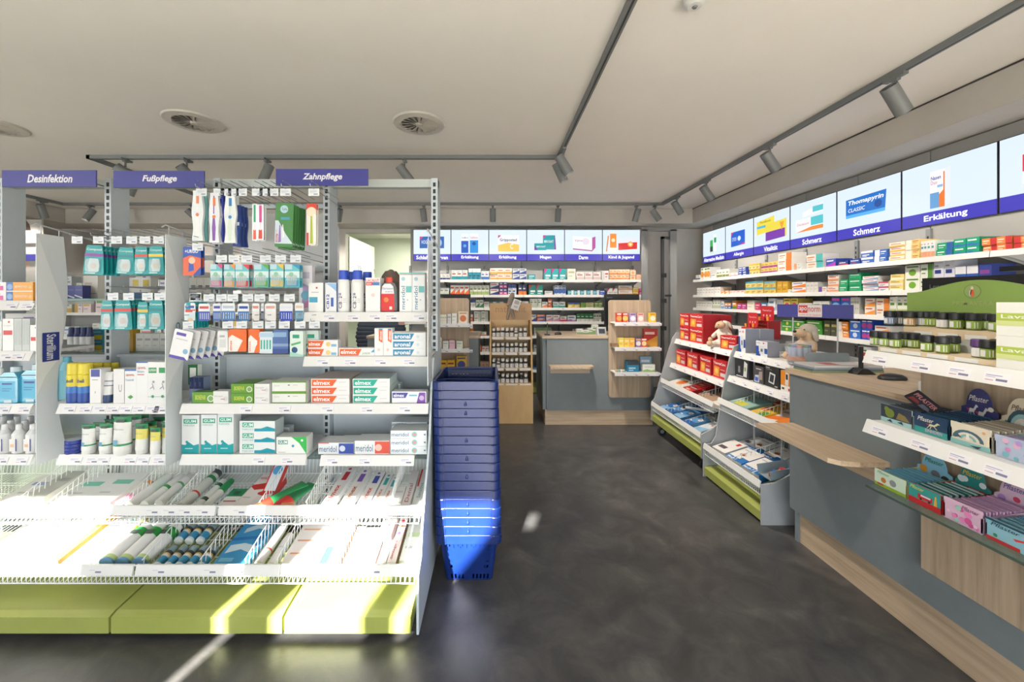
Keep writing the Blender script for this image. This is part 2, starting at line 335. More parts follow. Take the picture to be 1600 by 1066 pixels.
def boxmesh(w_, h, d, base, pr, key, side=None):
    k = (round(w_, 3), round(h, 3), round(d, 3), base, key, side)
    if k not in _bx:
        m = MB()
        v = [(-w_/2, 0, 0), (w_/2, 0, 0), (w_/2, d, 0), (-w_/2, d, 0), (-w_/2, 0, h), (w_/2, 0, h), (w_/2, d, h), (-w_/2, d, h)]
        m.add(v, [(0, 3, 2, 1), (0, 1, 5, 4), (2, 3, 7, 6)], base); m.add(v, [(1, 2, 6, 5), (3, 0, 4, 7), (4, 5, 6, 7)], side or base)
        _bx[k] = m.prints(w_, h, pr).mesh('medicine_box')
    return _bx[k]
LEV = {1: [''], 2: [' lower', ' upper'], 3: [' bottom', ' middle', ' top'], 4: [' bottom', ' second', ' third', ' top']}
def place_row(desc, n, rows, put_at, w_, h, d, base, pr, key, shelf, rot, side=None, name='medicine_box', cat='box'):
    """n columns by rows levels of the same box; put_at(i, j) gives the origin"""
    me = boxmesh(w_, h, d, base, pr, key, side)
    for i in range(n):
        for j in range(rows):
            o = put(name, me, None, put_at(i, j), (0, 0, rot+random.uniform(-.02, .02)))
            pos = ''
            if n > 1: pos += ', '+ORD[i]+' from left'
            if rows > 1: pos += (',' if n == 1 else '')+LEV[rows][j]
            tag(o, f"{desc}{pos} on {shelf}", cat, f"{desc} stack on {shelf}" if n*rows > 1 else None)
def back_row(si, shelf, items, conv=True):
    z0 = SZ[si]; Y = YB0+.03
    for x0, x1, yt, n, rows, st, base, a, b, desc in items:
        p0, p1, pt = (640+x0/3.81, 640+x1/3.81, 340+yt/3.81) if conv else (x0, x1, yt)
        X0, X1 = XX(p0, Y), XX(p1, Y); h = max(.03, (ZZ(pt, Y)-z0-.004)/rows); cw = (X1-X0)/n
        place_row(desc, n, rows, lambda i, j: (X0+cw*(i+.5), Y+random.uniform(0, .012), z0+.0005+j*(h+.0006)), cw*.95, h, .16, base, style(st, a, b), (st, a, b), shelf, 0)
W = '#f1f0ec'
back_row(0, 'the top back wall shelf', [
    (172, 240, 335, 3, 1, 'band', W, '#2a3f7d', '#999999', 'white navy box'), (250, 346, 312, 3, 1, 'band', '#e9f3f3', '#2f97a6', '#c2333c', 'white teal-footed box'),
    (350, 424, 302, 3, 1, 'top', '#2b8fa5', '#e6eff1', '#174f86', 'teal box with pale top'), (426, 472, 318, 2, 1, 'band', W, '#3a6fc0', '#3a6fc0', 'white blue-footed box'),
    (478, 610, 300, 3, 2, 'band', '#f5f1e4', '#e9b14b', '#c94a3e', 'white and yellow box'), (613, 696, 302, 2, 2, 'diag', '#dfe3ea', '#2c4a94', '#5a6a8c', 'silver box with navy wave'),
    (706, 750, 337, 1, 1, 'plain', '#2aa1a6', '#dff3f2', '#dff3f2', 'low teal box'), (800, 932, 304, 3, 1, 'corner', '#1fa3a8', '#d2308c', '#e9f6f5', 'teal box with magenta corner'),
    (940, 990, 303, 1, 1, 'plain', '#efeee2', '#b9bb9b', '#c0c0b0', 'tall cream box'), (993, 1140, 322, 3, 1, 'band', W, '#e3ccd1', '#b74a56', 'white rose-footed box'),
    (1142, 1188, 316, 1, 1, 'left', W, '#dcdcdc', '#d0474b', 'white box with red line'), (1190, 1310, 308, 5, 2, 'band', '#f6e1c4', '#ee9a4f', '#d88138', 'orange-footed cream box'),
    (1312, 1346, 310, 1, 2, 'dot', '#f2d5bb', '#e9a063', '#dd8a55', 'peach box'), (1348, 1390, 336, 1, 1, 'plain', '#efb795', '#fff0e0', '#fff0e0', 'low apricot box')])
back_row(1, 'the second back wall shelf', [
    (178, 235, 418, 2, 1, 'band', W, '#cfd8cc', '#5a8f6a', 'white sage box'), (242, 355, 402, 4, 1, 'diag', W, '#e96a2d', '#d94f38', 'white and orange slanted box'),
    (357, 475, 402, 5, 1, 'band', '#eef1e2', '#a8c178', '#6f8f4d', 'cream and leaf green box'), (478, 532, 388, 1, 2, 'diag', W, '#24387f', '#d1337f', 'white box with navy wave'),
    (534, 582, 380, 2, 2, 'two', '#d84f9a', '#27429a', '#ffffff', 'pink and blue box'), (586, 636, 396, 2, 1, 'top', '#dfe5f1', '#27429a', '#27429a', 'pale box with blue top'),
    (647, 696, 397, 2, 1, 'band', '#22356e', '#e6812f', '#ffffff', 'navy box with orange foot'), (710, 795, 400, 2, 1, 'corner', '#16938d', '#d6423f', '#eaf4f2', 'teal box with red corner'),
    (803, 852, 436, 1, 1, 'plain', W, '#5c6fb0', '#b0b0b0', 'low white box'), (862, 930, 404, 3, 1, 'dot', '#e6ecf4', '#3a67b4', '#3a67b4', 'white box with blue dot'),
    (940, 1130, 432, 5, 1, 'right', '#2aa0b4', '#e8f2f2', '#e8f2f2', 'flat turquoise box'), (1132, 1165, 430, 1, 1, 'plain', '#3455b8', '#e8edf8', '#e8edf8', 'small blue box'),
    (1178, 1240, 420, 2, 1, 'corner', W, '#d7455e', '#c0c0c0', 'white box with rose corner'), (1242, 1328, 404, 1, 2, 'band', '#f4ede1', '#eab79a', '#c08a6c', 'long cream box'),
    (1329, 1364, 415, 1, 2, 'plain', '#eec64a', '#ffffff', '#b98a1c', 'yellow box'), (1366, 1398, 422, 1, 2, 'plain', '#d22f8b', '#ffffff', '#ffffff', 'magenta box')])
back_row(2, 'the third back wall shelf', [
    (355, 392, 488, 2, 1, 'top', W, '#2c438c', '#9aa3bd', 'white box with navy top'), (394, 440, 490, 2, 1, 'diag', W, '#3d8d55', '#4c8c60', 'white box with green wave'),
    (442, 474, 500, 1, 1, 'plain', W, '#b0b0b0', '#c0c0c0', 'plain white box'), (480, 560, 500, 2, 1, 'left', W, '#48a8a0', '#808080', 'white box with teal side'), (640, 662, 490, 1, 1, 'plain', '#2fa6a0', '#ffffff', '#ffffff', 'narrow teal box'),
    (666, 710, 498, 1, 1, 'band', W, '#e0d4d4', '#c04a4a', 'white box with pink foot'), (716, 786, 482, 3, 1, 'band', '#f0f2e8', '#dde6cf', '#7fa36a', 'tall cream green box'),
    (788, 822, 500, 1, 1, 'diag', W, '#ee8d4f', '#888888', 'white box with orange wave'), (824, 848, 482, 1, 1, 'plain', '#e9752f', '#ffffff', '#ffffff', 'tall orange box'),
    (852, 928, 500, 2, 1, 'band', W, '#44b0a8', '#2b807b', 'white box with turquoise foot'), (942, 1016, 503, 2, 1, 'top', '#eac94b', '#2a53ad', '#ffffff', 'yellow box with blue top'),
    (1018, 1098, 505, 1, 2, 'left', '#dfe3ae', '#7ba24a', '#5d7d36', 'long pale green box'), (1100, 1150, 501, 2, 1, 'plain', '#8fb05c', '#f4f6e6', '#f4f6e6', 'olive green box')])
back_row(3, 'the fourth back wall shelf', [
    (352, 378, 576, 1, 1, 'top', '#e9783a', '#f6eee4', '#ffffff', 'orange box with white top'), (383, 468, 556, 2, 2, 'right', W, '#cfd8c8', '#6a9a5a', 'white box with sage side'),
    (725, 756, 577, 1, 1, 'diag', W, '#2b4a95', '#8090b0', 'white box with blue wedge'), (757, 808, 577, 1, 2, 'diag', '#e87a34', '#345aa8', '#ffffff', 'orange box with blue wedge'),
    (813, 895, 579, 2, 1, 'diag', W, '#d998b8', '#c04a4a', 'white box with pink wedge'), (897, 936, 586, 1, 1, 'band', W, '#d3274a', '#d3274a', 'white box with crimson foot'),
    (940, 992, 582, 1, 1, 'wave', W, '#a86ab8', '#4a66b0', 'white box with violet wave'), (994, 1095, 570, 4, 1, 'band', '#2a7f46', '#e9ede2', '#dff0dc', 'green box with white foot'),
    (1097, 1142, 570, 3, 1, 'plain', '#eff1e8', '#6a9a5a', '#b0b0b0', 'slim white green box')])
back_row(4, 'the fifth back wall shelf', [
    (734, 739.5, 506, 1, 1, 'plain', '#e98a2a', '#ffffff', '#ffffff', 'bright orange box'), (741, 760, 519, 2, 1, 'band', '#eef0ea', '#c2463f', '#5b8a58', 'white box with red foot'),
    (836, 862, 512, 2, 1, 'top', '#dfe6df', '#7fa36a', '#7fa36a', 'white box with olive top'), (898, 912, 515, 2, 1, 'plain', W, '#8fae7a', '#bbbbbb', 'white box with green lines'), (914, 942, 513, 2, 1, 'band', '#eef0ea', '#7fa36a', '#7fa36a', 'white box with green foot')], False)
back_row(5, 'the sixth back wall shelf', [(742, 752, 540, 2, 1, 'band', '#ef8a4a', '#d3573a', '#ffffff', 'orange box with red foot'), (753, 764, 542, 2, 1, 'plain', '#f0e4e0', '#c2463f', '#bbbbbb', 'white box with red lines'),
    (835, 846, 540, 2, 1, 'plain', '#cdd6dc', '#5b6f86', '#bbbbbb', 'pale grey-blue box')], False)
back_row(6, 'the lowest back wall shelf', [(742, 764, 566, 4, 1, 'band', '#d8b49a', '#9a4a3a', '#555555', 'brown striped box'), (834, 846, 585, 2, 1, 'plain', '#4b76b4', '#dfe8f2', '#bbbbbb', 'blue packet')], False)
def right_row(si, shelf, items):
    z0 = SZ[si]; X = RX0+.03
    for x0, x1, yt, n, rows, st, base, a, b, desc in items:
        Y0, Y1 = YX(x0, X), YX(x1, X); h = max(.03, (ZZ(yt, Y0)-z0-.004)/rows); cw = (Y0-Y1)/n
        place_row(desc, n, rows, lambda i, j: (X+random.uniform(0, .01), Y0-cw*(i+.5), z0+.0005+j*(h+.0006)), cw*.95, h, .15, base, style(st, a, b), (st, a, b), shelf, -math.pi/2)
right_row(0, 'the top right wall shelf', [
    (1087, 1094, 430, 2, 1, 'band', W, '#2c3f80', '#999999', 'small white navy box'), (1095, 1109, 419, 3, 1, 'dot', W, '#e69a4a', '#5a8a4a', 'white box with orange dot'),
    (1110, 1118, 428, 1, 1, 'plain', W, '#3a9090', '#bbbbbb', 'low white box'), (1119, 1138, 422, 4, 1, 'band', '#eeeee0', '#7f8a4a', '#58693a', 'cream box with olive foot'),
    (1139, 1152, 427, 2, 1, 'band', W, '#c82f5a', '#c82f5a', 'flat white box with crimson foot'), (1153, 1166, 418, 2, 2, 'two', '#2c4fae', '#24408f', '#dfe6f5', 'dark blue box'),
    (1170, 1187, 413, 3, 2, 'top', '#f0dfa0', '#e9c03a', '#7a5a1a', 'yellow box with white foot'), (1188, 1214, 411, 4, 2, 'band', '#f2d77a', '#a24a9a', '#b98a1c', 'yellow box with purple foot'),
    (1215, 1237, 397, 1, 3, 'right', '#f0ece4', '#ea7f3a', '#d0603a', 'white box with orange side'), (1240, 1251, 412, 1, 2, 'left', W, '#e9a37a', '#3ab0b0', 'white box with peach side'),
    (1259, 1286, 399, 1, 2, 'right', '#f2eee6', '#58c0bc', '#e98a3a', 'white box with turquoise side'), (1290, 1306, 405, 1, 1, 'diag', '#3a5ac0', '#b04ac0', '#ffffff', 'blue box with violet wedge'),
    (1309, 1325, 408, 1, 1, 'band', '#28408f', '#c8404a', '#ffffff', 'navy box with red foot'), (1326, 1343, 405, 1, 1, 'plain', '#2a4a98', '#e0e6f4', '#c8404a', 'navy box with pale lines'),
    (1344, 1364, 393, 1, 2, 'top', '#3a6cc0', '#dfe8f4', '#ffffff', 'blue box with white top'), (1365, 1385, 391, 1, 2, 'left', '#3a6cc0', '#dfe8f4', '#ffffff', 'blue box with white side'),
    (1388, 1413, 380, 1, 4, 'band', '#f6eedc', '#f0bd5a', '#c8404a', 'white box with amber foot'), (1414, 1436, 376, 1, 4, 'left', '#f3d48a', '#f6efe0', '#c8504a', 'pale yellow box'),
    (1438, 1460, 377, 4, 1, 'band', W, '#e9a880', '#4aa0b8', 'slim white box with peach foot'), (1462, 1488, 380, 1, 2, 'right', '#28a878', '#3468b0', '#ffffff', 'green box with blue side'),
    (1489, 1530, 374, 2, 2, 'wave', '#1fa57c', '#3a78b8', '#ffffff', 'green box with blue wave'), (1533, 1581, 373, 2, 2, 'right', '#ee8a4a', '#c83a3a', '#fff2e0', 'orange box with red side'),
    (1583, 1640, 370, 2, 2, 'left', '#ee8a4a', '#c83a3a', '#fff2e0', 'orange box with red left half')])
right_row(1, 'the second right wall shelf', [
    (1089, 1125, 450, 8, 1, 'plain', W, '#c8c8c0', '#a0a0a0', 'slim white box'), (1126, 1138, 454, 2, 1, 'diag', '#f0a050', '#fff0e0', '#ffffff', 'low orange box'),
    (1139, 1162, 454, 4, 1, 'plain', '#f2ece6', '#c84a4a', '#b0b0b0', 'low white box with red line'), (1164, 1192, 440, 3, 2, 'top', '#f0d880', '#58b0c8', '#9a8030', 'yellow box with light blue top'),
    (1193, 1211, 440, 2, 2, 'top', '#eecf62', '#78bcd0', '#9a8030', 'deep yellow box with blue top'), (1213, 1230, 440, 2, 1, 'plain', '#d8a838', '#e9c46a', '#a87a20', 'amber box'),
    (1231, 1235, 452, 1, 1, 'plain', W, '#e98a3a', '#aaaaaa', 'small white orange box'), (1236, 1258, 441, 1, 2, 'diag', W, '#e98a3a', '#5a4a9a', 'white box with purple line'),
    (1259, 1277, 441, 3, 1, 'plain', '#e4e2dc', '#c8c6c0', '#c8c6c0', 'grey-white box'), (1278, 1291, 448, 1, 1, 'left', W, '#7a5ab0', '#e98a3a', 'white box with violet side'),
    (1292, 1310, 430, 1, 3, 'band', '#f4eee6', '#f0a070', '#c8503a', 'white box with salmon foot'), (1311, 1324, 437, 1, 2, 'plain', '#28a870', '#e0f4ea', '#e0f4ea', 'short green box'),
    (1325, 1345, 427, 1, 3, 'plain', '#22a06a', '#e0f4ea', '#5cc898', 'tall stacked green box'), (1346, 1371, 432, 1, 4, 'diag', W, '#8aa0c8', '#c8404a', 'white box with blue wedge'),
    (1372, 1388, 440, 1, 2, 'top', W, '#c84a6a', '#5878b8', 'white box with rose top'), (1389, 1411, 429, 1, 3, 'band', '#f2dc8a', '#f6f0d8', '#b89a3a', 'pale yellow long box'),
    (1412, 1436, 415, 1, 2, 'dot', '#f2f4ea', '#7ab03a', '#5a8a3a', 'white box with green apple dot'), (1437, 1457, 413, 1, 2, 'right', '#f2f4ea', '#5c9a3a', '#5a8a3a', 'white box with green side'),
    (1459, 1491, 407, 2, 1, 'band', '#e8eaf4', '#c8388a', '#2a3f8a', 'tall navy and magenta box'), (1492, 1528, 416, 2, 1, 'top', '#3462b8', '#f0f2f8', '#ffffff', 'blue box with white peaked top'), (1529, 1550, 412, 1, 1, 'plain', '#3a4a9a', '#8a4a9a', '#c0c8e0', 'indigo box')])
right_row(2, 'the third right wall shelf', [
    (1087, 1112, 470, 6, 1, 'plain', '#f0efe9', '#c0c4b8', '#b0b0a8', 'slim cream box'), (1113, 1125, 468, 3, 1, 'band', '#f0f2ea', '#c8d0b8', '#8aa06a', 'slim white green-footed box'),
    (1126, 1131, 470, 1, 1, 'band', W, '#8ab8dc', '#5a90c0', 'white box with pale blue foot'), (1132, 1142, 473, 2, 1, 'two', '#3a70b8', '#f0a050', '#ffffff', 'orange and blue box'),
    (1143, 1150, 469, 1, 1, 'band', '#f2a24a', '#6a8a3a', '#ffffff', 'orange box with green foot'), (1151, 1165, 474, 2, 1, 'plain', '#b8408a', '#f0d8e8', '#f0d8e8', 'purple box'),
    (1166, 1178, 469, 1, 1, 'plain', '#f2eede', '#c8c0a0', '#c8c0a0', 'tall cream box'), (1179, 1187, 473, 1, 1, 'plain', '#d83a6a', '#f6d8e0', '#f6d8e0', 'pink box'),
    (1188, 1198, 473, 1, 1, 'two', '#e8f0f4', '#3a88b8', '#3a88b8', 'white box with blue upper half'), (1200, 1211, 466, 1, 1, 'wave', '#eef2f6', '#8ab4d8', '#5a80b0', 'white box with sky blue wave'),
    (1212, 1223, 468, 2, 1, 'plain', '#e0dfd8', '#c0c0b8', '#c0c0b8', 'grey cream box'), (1224, 1245, 466, 2, 1, 'dot', '#eed868', '#d84a6a', '#8a7a2a', 'yellow box with pink dot'),
    (1247, 1268, 473, 2, 1, 'band', '#f0e8e4', '#c84a78', '#d88a4a', 'low white box with pink foot'), (1270, 1296, 470, 2, 1, 'plain', '#e9ebe6', '#8aa06a', '#b0b0b0', 'white box with sage lines'),
    (1298, 1327, 464, 2, 1, 'dot', '#3a6ac8', '#8ab8ec', '#e04a98', 'tall blue box with pale dot'), (1328, 1342, 464, 4, 1, 'plain', '#cfcfc8', '#a8a8a0', '#a8a8a0', 'slim grey box'),
    (1350, 1366, 466, 1, 2, 'diag', '#f4ece0', '#f09a4a', '#c8603a', 'white box with orange wedge'), (1368, 1389, 466, 1, 2, 'right', '#f4ece0', '#f09040', '#c8603a', 'white box with broad orange side'),
    (1390, 1421, 463, 3, 1, 'band', '#f0f2e4', '#b8cc8a', '#5a8a3a', 'white box with lime foot')])
right_row(3, 'the fourth right wall shelf', [
    (1208, 1218, 502, 2, 1, 'two', '#e0ecf0', '#3a98b8', '#e06a3a', 'white box with teal upper half'), (1220, 1257, 499, 2, 2, 'dot', '#4a9a3a', '#f0e070', '#ffffff', 'grass green box with yellow dot'), (1258, 1284, 500, 1, 2, 'plain', '#48983a', '#f4f8ea', '#d8e88a', 'wide grass green box'),
    (1287, 1307, 500, 2, 1, 'plain', '#4a4f3a', '#c0b06a', '#8a8a5a', 'dark olive box'), (1308, 1325, 502, 1, 2, 'left', '#f2943a', '#f4ece0', '#ffffff', 'orange box with white side'),
    (1326, 1344, 500, 1, 2, 'dot', '#3a72cc', '#dce8fa', '#ffffff', 'blue box with white dot'), (1345, 1363, 499, 2, 2, 'dot', '#2a58c0', '#c04a98', '#ffffff', 'blue box with pink dot'),
    (1366, 1390, 508, 1, 2, 'diag', '#f2eee6', '#f0a05a', '#d8703a', 'white box with light orange wedge')])
right_row(4, 'the fifth right wall shelf', [(1340, 1362, 540, 1, 2, 'band', '#eef0ea', '#c84a3a', '#4a8a4a', 'white box with red and green'), (1364, 1400, 548, 2, 1, 'plain', '#eceef0', '#a0a8b0', '#b0b0b0', 'white packet')])
# ---- the row of lit display screens
def screen(loc, rotz, w_, h, caption, pics, label, capw=.5):
    o = thing('display_screen', label, 'screen', loc, (0, 0, rotz), None)
    MB().box(-w_/2, w_/2, .004, .05, 0, h, '#2c2c33').build('housing', o)
    m = MB().quad((-w_/2+.004, .0035, h*.215), (w_/2-.004, .0035, h*.215), (w_/2-.004, .0035, h-.004), (-w_/2+.004, .0035, h-.004), mat('#d5e3ef', emit=.62))
    EM = lambda c: mat(c, emit=.6)
    def em(p): return tuple(EM(x) if isinstance(x, str) and x.startswith('#') else x for x in p)
    m.prints(w_, h, [em(p) for p in pics], .003, .0003); m.build('picture', o)
    m = MB().quad((-w_/2+.004, .0033, .004), (w_/2-.004, .0033, .004), (w_/2-.004, .0033, h*.215), (-w_/2+.004, .0033, h*.215), mat('#423cb4', emit=.62)).build('caption_strip', o)
    t = MB(); t.prints(w_, h, [('t', caption, .5-capw/2, .045, .5+capw/2, .165, mat('#ffffff', emit=.7), {'heavy': 1})], .0028); t.build('caption', m, label='white lettering on the blue strip')
SW, SH = .582, .478
b2 = [
 ('Schlaf & Nerven', .84, [('r', .17, .4, .82, .78, '#2d63ad'), ('c', .62, .58, .17, '#a9cdec'), ('c', .62, .58, .12, '#5f97cf'), ('t', 'HOGGAR', .22, .54, .5, .66, '#e6eef8'), ('p', [(.17, .78), (.27, .78), (.17, .66)], '#d63a8a')], 'first lit back wall screen from left, blue tablet box picture'),
 ('Erkältung', .46, [('r', .27, .25, .46, .86, '#f0f3f8'), ('r', .27, .25, .46, .64, '#2558b8'), ('r', .5, .25, .72, .87, '#f0f3f8'), ('r', .5, .25, .72, .66, '#2f8fd8'), ('c', .61, .55, .06, '#174f9e'), ('c', .365, .48, .05, '#6aa7e6'), ('t', 'GeloMyrtol', .28, .7, .45, .77, '#1d3f8a'), ('t', 'GeloRevoice', .51, .71, .71, .79, '#c02f7a')], 'second lit back wall screen, two blue bottles pictured'),
 ('Erkältung', .46, [('r', .24, .3, .8, .82, '#f2f3f0'), ('p', [(.24, .3), (.8, .3), (.8, .52), (.5, .58), (.24, .5)], '#ecc55a'), ('t', 'Grippostad', .29, .6, .74, .72, '#3c3f7c', {'heavy': 1}), ('t', 'C', .56, .38, .64, .55, '#f6f4ec', {'heavy': 1}), ('p', [(.24, .82), (.33, .82), (.24, .72)], '#d23a8a')], 'third lit back wall screen, yellow and white box pictured'),
 ('Magen', .3, [('r', .2, .34, .52, .56, '#1a9aa0'), ('r', .43, .36, .73, .82, '#1a9aa0'), ('p', [(.73, .36), (.78, .36), (.75, .82), (.73, .82)], '#8a3a9a'), ('p', [(.2, .34), (.3, .34), (.2, .5)], '#7d3aa0'), ('p', [(.43, .82), (.52, .82), (.43, .7)], '#c83a8a'), ('t', 'IBEROGAST', .46, .58, .71, .66, '#ffffff'), ('t', 'IBEROGAST', .26, .43, .5, .48, '#ffffff')], 'fourth lit back wall screen, teal stomach boxes pictured'),
 ('Darm', .24, [('p', [(.22, .36), (.73, .3), (.73, .74), (.22, .8)], '#f3eff3'), ('p', [(.73, .3), (.82, .42), (.82, .78), (.73, .74)], '#b3589b'), ('p', [(.22, .36), (.73, .3), (.73, .34), (.22, .4)], '#b3589b'), ('t', 'Kijimea', .28, .6, .5, .68, '#8a4a80'), ('c', .56, .62, .11, '#e4d6e4')], 'fifth lit back wall screen, white and purple box pictured'),
 ('Kind & Jugend', .68, [('r', .2, .28, .37, .87, '#ee8f3a'), ('c', .285, .66, .06, '#f8e2b8'), ('r', .2, .28, .37, .42, '#f2e7dc'), ('p', [(.42, .34), (.92, .4), (.92, .72), (.42, .72)], '#e5e3ea'), ('p', [(.42, .34), (.92, .38), (.92, .6), (.42, .56)], '#d63838'), ('c', .74, .53, .09, '#f0a03a'), ('c', .74, .53, .05, '#f8e6c0'), ('p', [(.09, .3), (.12, .29), (.17, .8), (.14, .81)], '#e2823a')], 'sixth lit back wall screen, orange and red medicines pictured')]
for i, (cap, cw, pics, lab) in enumerate(b2):
    screen((-1.225+SW*(i+.5), 6.0, 1.995), 0, SW-.004, SH, cap, pics, lab, cw)
RS = [(1098, 1133), (1133, 1177), (1177, 1234), (1234, 1307), (1307, 1408), (1408, 1559), (1559, 1790)]
r2 = [
 ('Alternative Medizin', .9, [('r', .5, .34, .62, .86, '#f4f6f4'), ('r', .34, .3, .47, .7, '#3fae5a'), ('r', .34, .3, .47, .5, '#2b4a3a'), ('r', .52, .6, .62, .76, '#2f9e58'), ('r', .34, .28, .5, .34, '#d8dcd8')], 'farthest lit right wall screen with green dropper bottle picture'),
 ('Allergie', .36, [('p', [(.22, .34), (.72, .36), (.72, .76), (.22, .76)], '#2560c8'), ('c', .52, .55, .07, '#cfe2fa'), ('p', [(.22, .76), (.32, .76), (.22, .64)], '#d23a8a'), ('t', 'CETIRIZIN', .26, .5, .42, .6, '#dfe8fa'), ('p', [(.5, .36), (.72, .36), (.72, .42)], '#d23a8a')], 'second farthest right wall screen with blue box picture'),
 ('Vitalität', .38, [('p', [(.1, .5), (.6, .56), (.6, .9), (.1, .84)], '#ecd84a'), ('r', .1, .66, .6, .72, '#58b4d8'), ('p', [(.36, .3), (.92, .34), (.92, .76), (.36, .72)], '#e8d44a'), ('p', [(.36, .3), (.88, .33), (.88, .54), (.36, .52)], '#7b3ba8'), ('t', 'Femibion', .2, .78, .5, .84, '#6a5a1a'), ('p', [(.74, .7), (.8, .5), (.86, .7)], '#f0a030')], 'third farthest right wall screen with yellow purple boxes picture'),
 ('Schmerz', .42, [('p', [(.14, .34), (.74, .34), (.74, .62), (.14, .62)], '#eef0f2'), ('p', [(.14, .34), (.74, .34), (.74, .42), (.5, .42)], '#ea8a3a'), ('r', .48, .44, .74, .62, '#58c0c8'), ('p', [(.3, .66), (.74, .7), (.74, .88), (.3, .76)], '#eef0f2'), ('r', .52, .72, .74, .84, '#58c0c8'), ('t', 'Doloctaneurin', .17, .48, .44, .54, '#c84a6a')], 'fourth farthest right wall screen with white turquoise boxes picture'),
 ('Schmerz', .42, [('p', [(.16, .4), (.78, .4), (.8, .78), (.16, .76)], '#1f6fc4'), ('p', [(.16, .4), (.78, .4), (.78, .46), (.16, .46)], '#58b0ec'), ('t', 'Thomapyrin', .2, .62, .76, .73, '#ffffff', {'shear': .2, 'heavy': 1}), ('t', 'CLASSIC', .2, .51, .48, .58, '#ffffff', {'shear': .2}), ('c', .68, .56, .07, '#184a94')], 'third nearest right wall screen with blue tablet box picture'),
 ('Erkältung', .46, [('p', [(.34, .26), (.5, .26), (.5, .84), (.34, .84)], '#f4f3f2'), ('p', [(.5, .26), (.56, .3), (.56, .86), (.5, .84)], '#e4e8ee'), ('r', .34, .26, .44, .5, '#6a9fd0'), ('p', [(.44, .26), (.5, .26), (.5, .8), (.485, .8), (.485, .52), (.44, .46)], '#ea7a32'), ('t', 'Nasen', .35, .7, .46, .76, '#3a3f98', {'heavy': 1}), ('t', 'Duo', .35, .63, .42, .69, '#d23a8a'), ('r', .42, .57, .48, .61, '#8ab8e4')], 'second nearest right wall screen with nasal spray box picture'),
 ('Erkältung', .46, [('p', [(.2, .34), (.66, .3), (.66, .72), (.2, .72)], '#eef0f4'), ('p', [(.2, .5), (.66, .5), (.66, .72), (.2, .72)], '#d8304a'), ('t', 'Sinupret', .25, .56, .6, .66, '#ffffff', {'heavy': 1})], 'nearest right wall screen cut by the right edge')]
for (a, b), (cap, cw, pics, lab) in zip(RS, r2):
    y0, y1 = YX(a, 3.28), YX(b, 3.28)
    screen((3.28, (y0+y1)/2, 1.955), -math.pi/2, abs(y0-y1)-.006, .475, cap, pics, lab, cw)
# ---- the grey metal frames at the back right corner
gf = thing('metal_gate', 'folded grey metal gate frame at the right end of back shelves', 'gate', (0, 5.72, 0))
for i, (a, b) in enumerate(((1003, 1011), (1046, 1056))): MB().box(XX(a, 5.72), XX(b, 5.72), -.03, .03, 0, 2.42, '#9a9c9c').build('frame_post', gf)
MB().box(XX(1003, 5.72), XX(1056, 5.72), -.03, .03, 2.4, 2.45, '#9a9c9c').build('top_bar', gf)
lf = MB().box(XX(1033, 5.72), XX(1037, 5.72), -.02, .02, .05, 2.32, '#4a4b4c').box(XX(1049, 5.72)-.02, XX(1049, 5.72), -.02, .02, .05, 2.32, '#4a4b4c').box(XX(1033, 5.72), XX(1049, 5.72), -.02, .02, 2.28, 2.32, '#4a4b4c').box(XX(1033, 5.72), XX(1049, 5.72), -.02, .02, .05, .1, '#4a4b4c').build('leaf_frame', gf)
for z in (.95, 1.35, 1.72): MB().box(XX(1037, 5.72)-.05, XX(1037, 5.72)+.02, -.05, -.02, z, z+.06, '#202122').build('lock', lf)
MB().box(XX(1038, 5.72), XX(1048, 5.72), -.03, -.015, 1.44, 1.47, '#202122').build('lock_bar', lf)
# ================================================================== the big tooth and foot care gondola
GXR, YP = -.325, 2.17
GX = [GXR, -.925, -1.535, -2.14, -2.745]                          # posts, right to left
go = thing('shelving_gondola', 'long pale grey gondola with white shelves, wire bins and lime green base', 'shelving', (0, 0, 0))
for i, x in enumerate(GX):
    p = MB().box(x-.018, x+.018, YP, YP+.11, .06, 2.075, STEEL_M).build('post', go)
    m = MB()
    for k in range(52): m.box(x-.0075, x+.0075, YP-.001, YP+.004, .14+k*.037, .14+k*.037+.023, '#1f2123')
    m.build('slots', p, kind='stuff')
MB().box(-3.3, GXR+.018, YP+.02, YP+.06, 2.03, 2.075, '#c3cbca').build('top_rail', go)
for i in range(4):
    a, b = GX[i+1]+.02, GX[i]-.02
    MB().box(a, b, YP+.05, YP+.065, .12, 1.075, STEEL_M).build('back_panel', go)
    MB().box(a, b, YP+.03, YP+.07, 1.075, 1.09, '#b9c0c3').build('panel_cap', go)
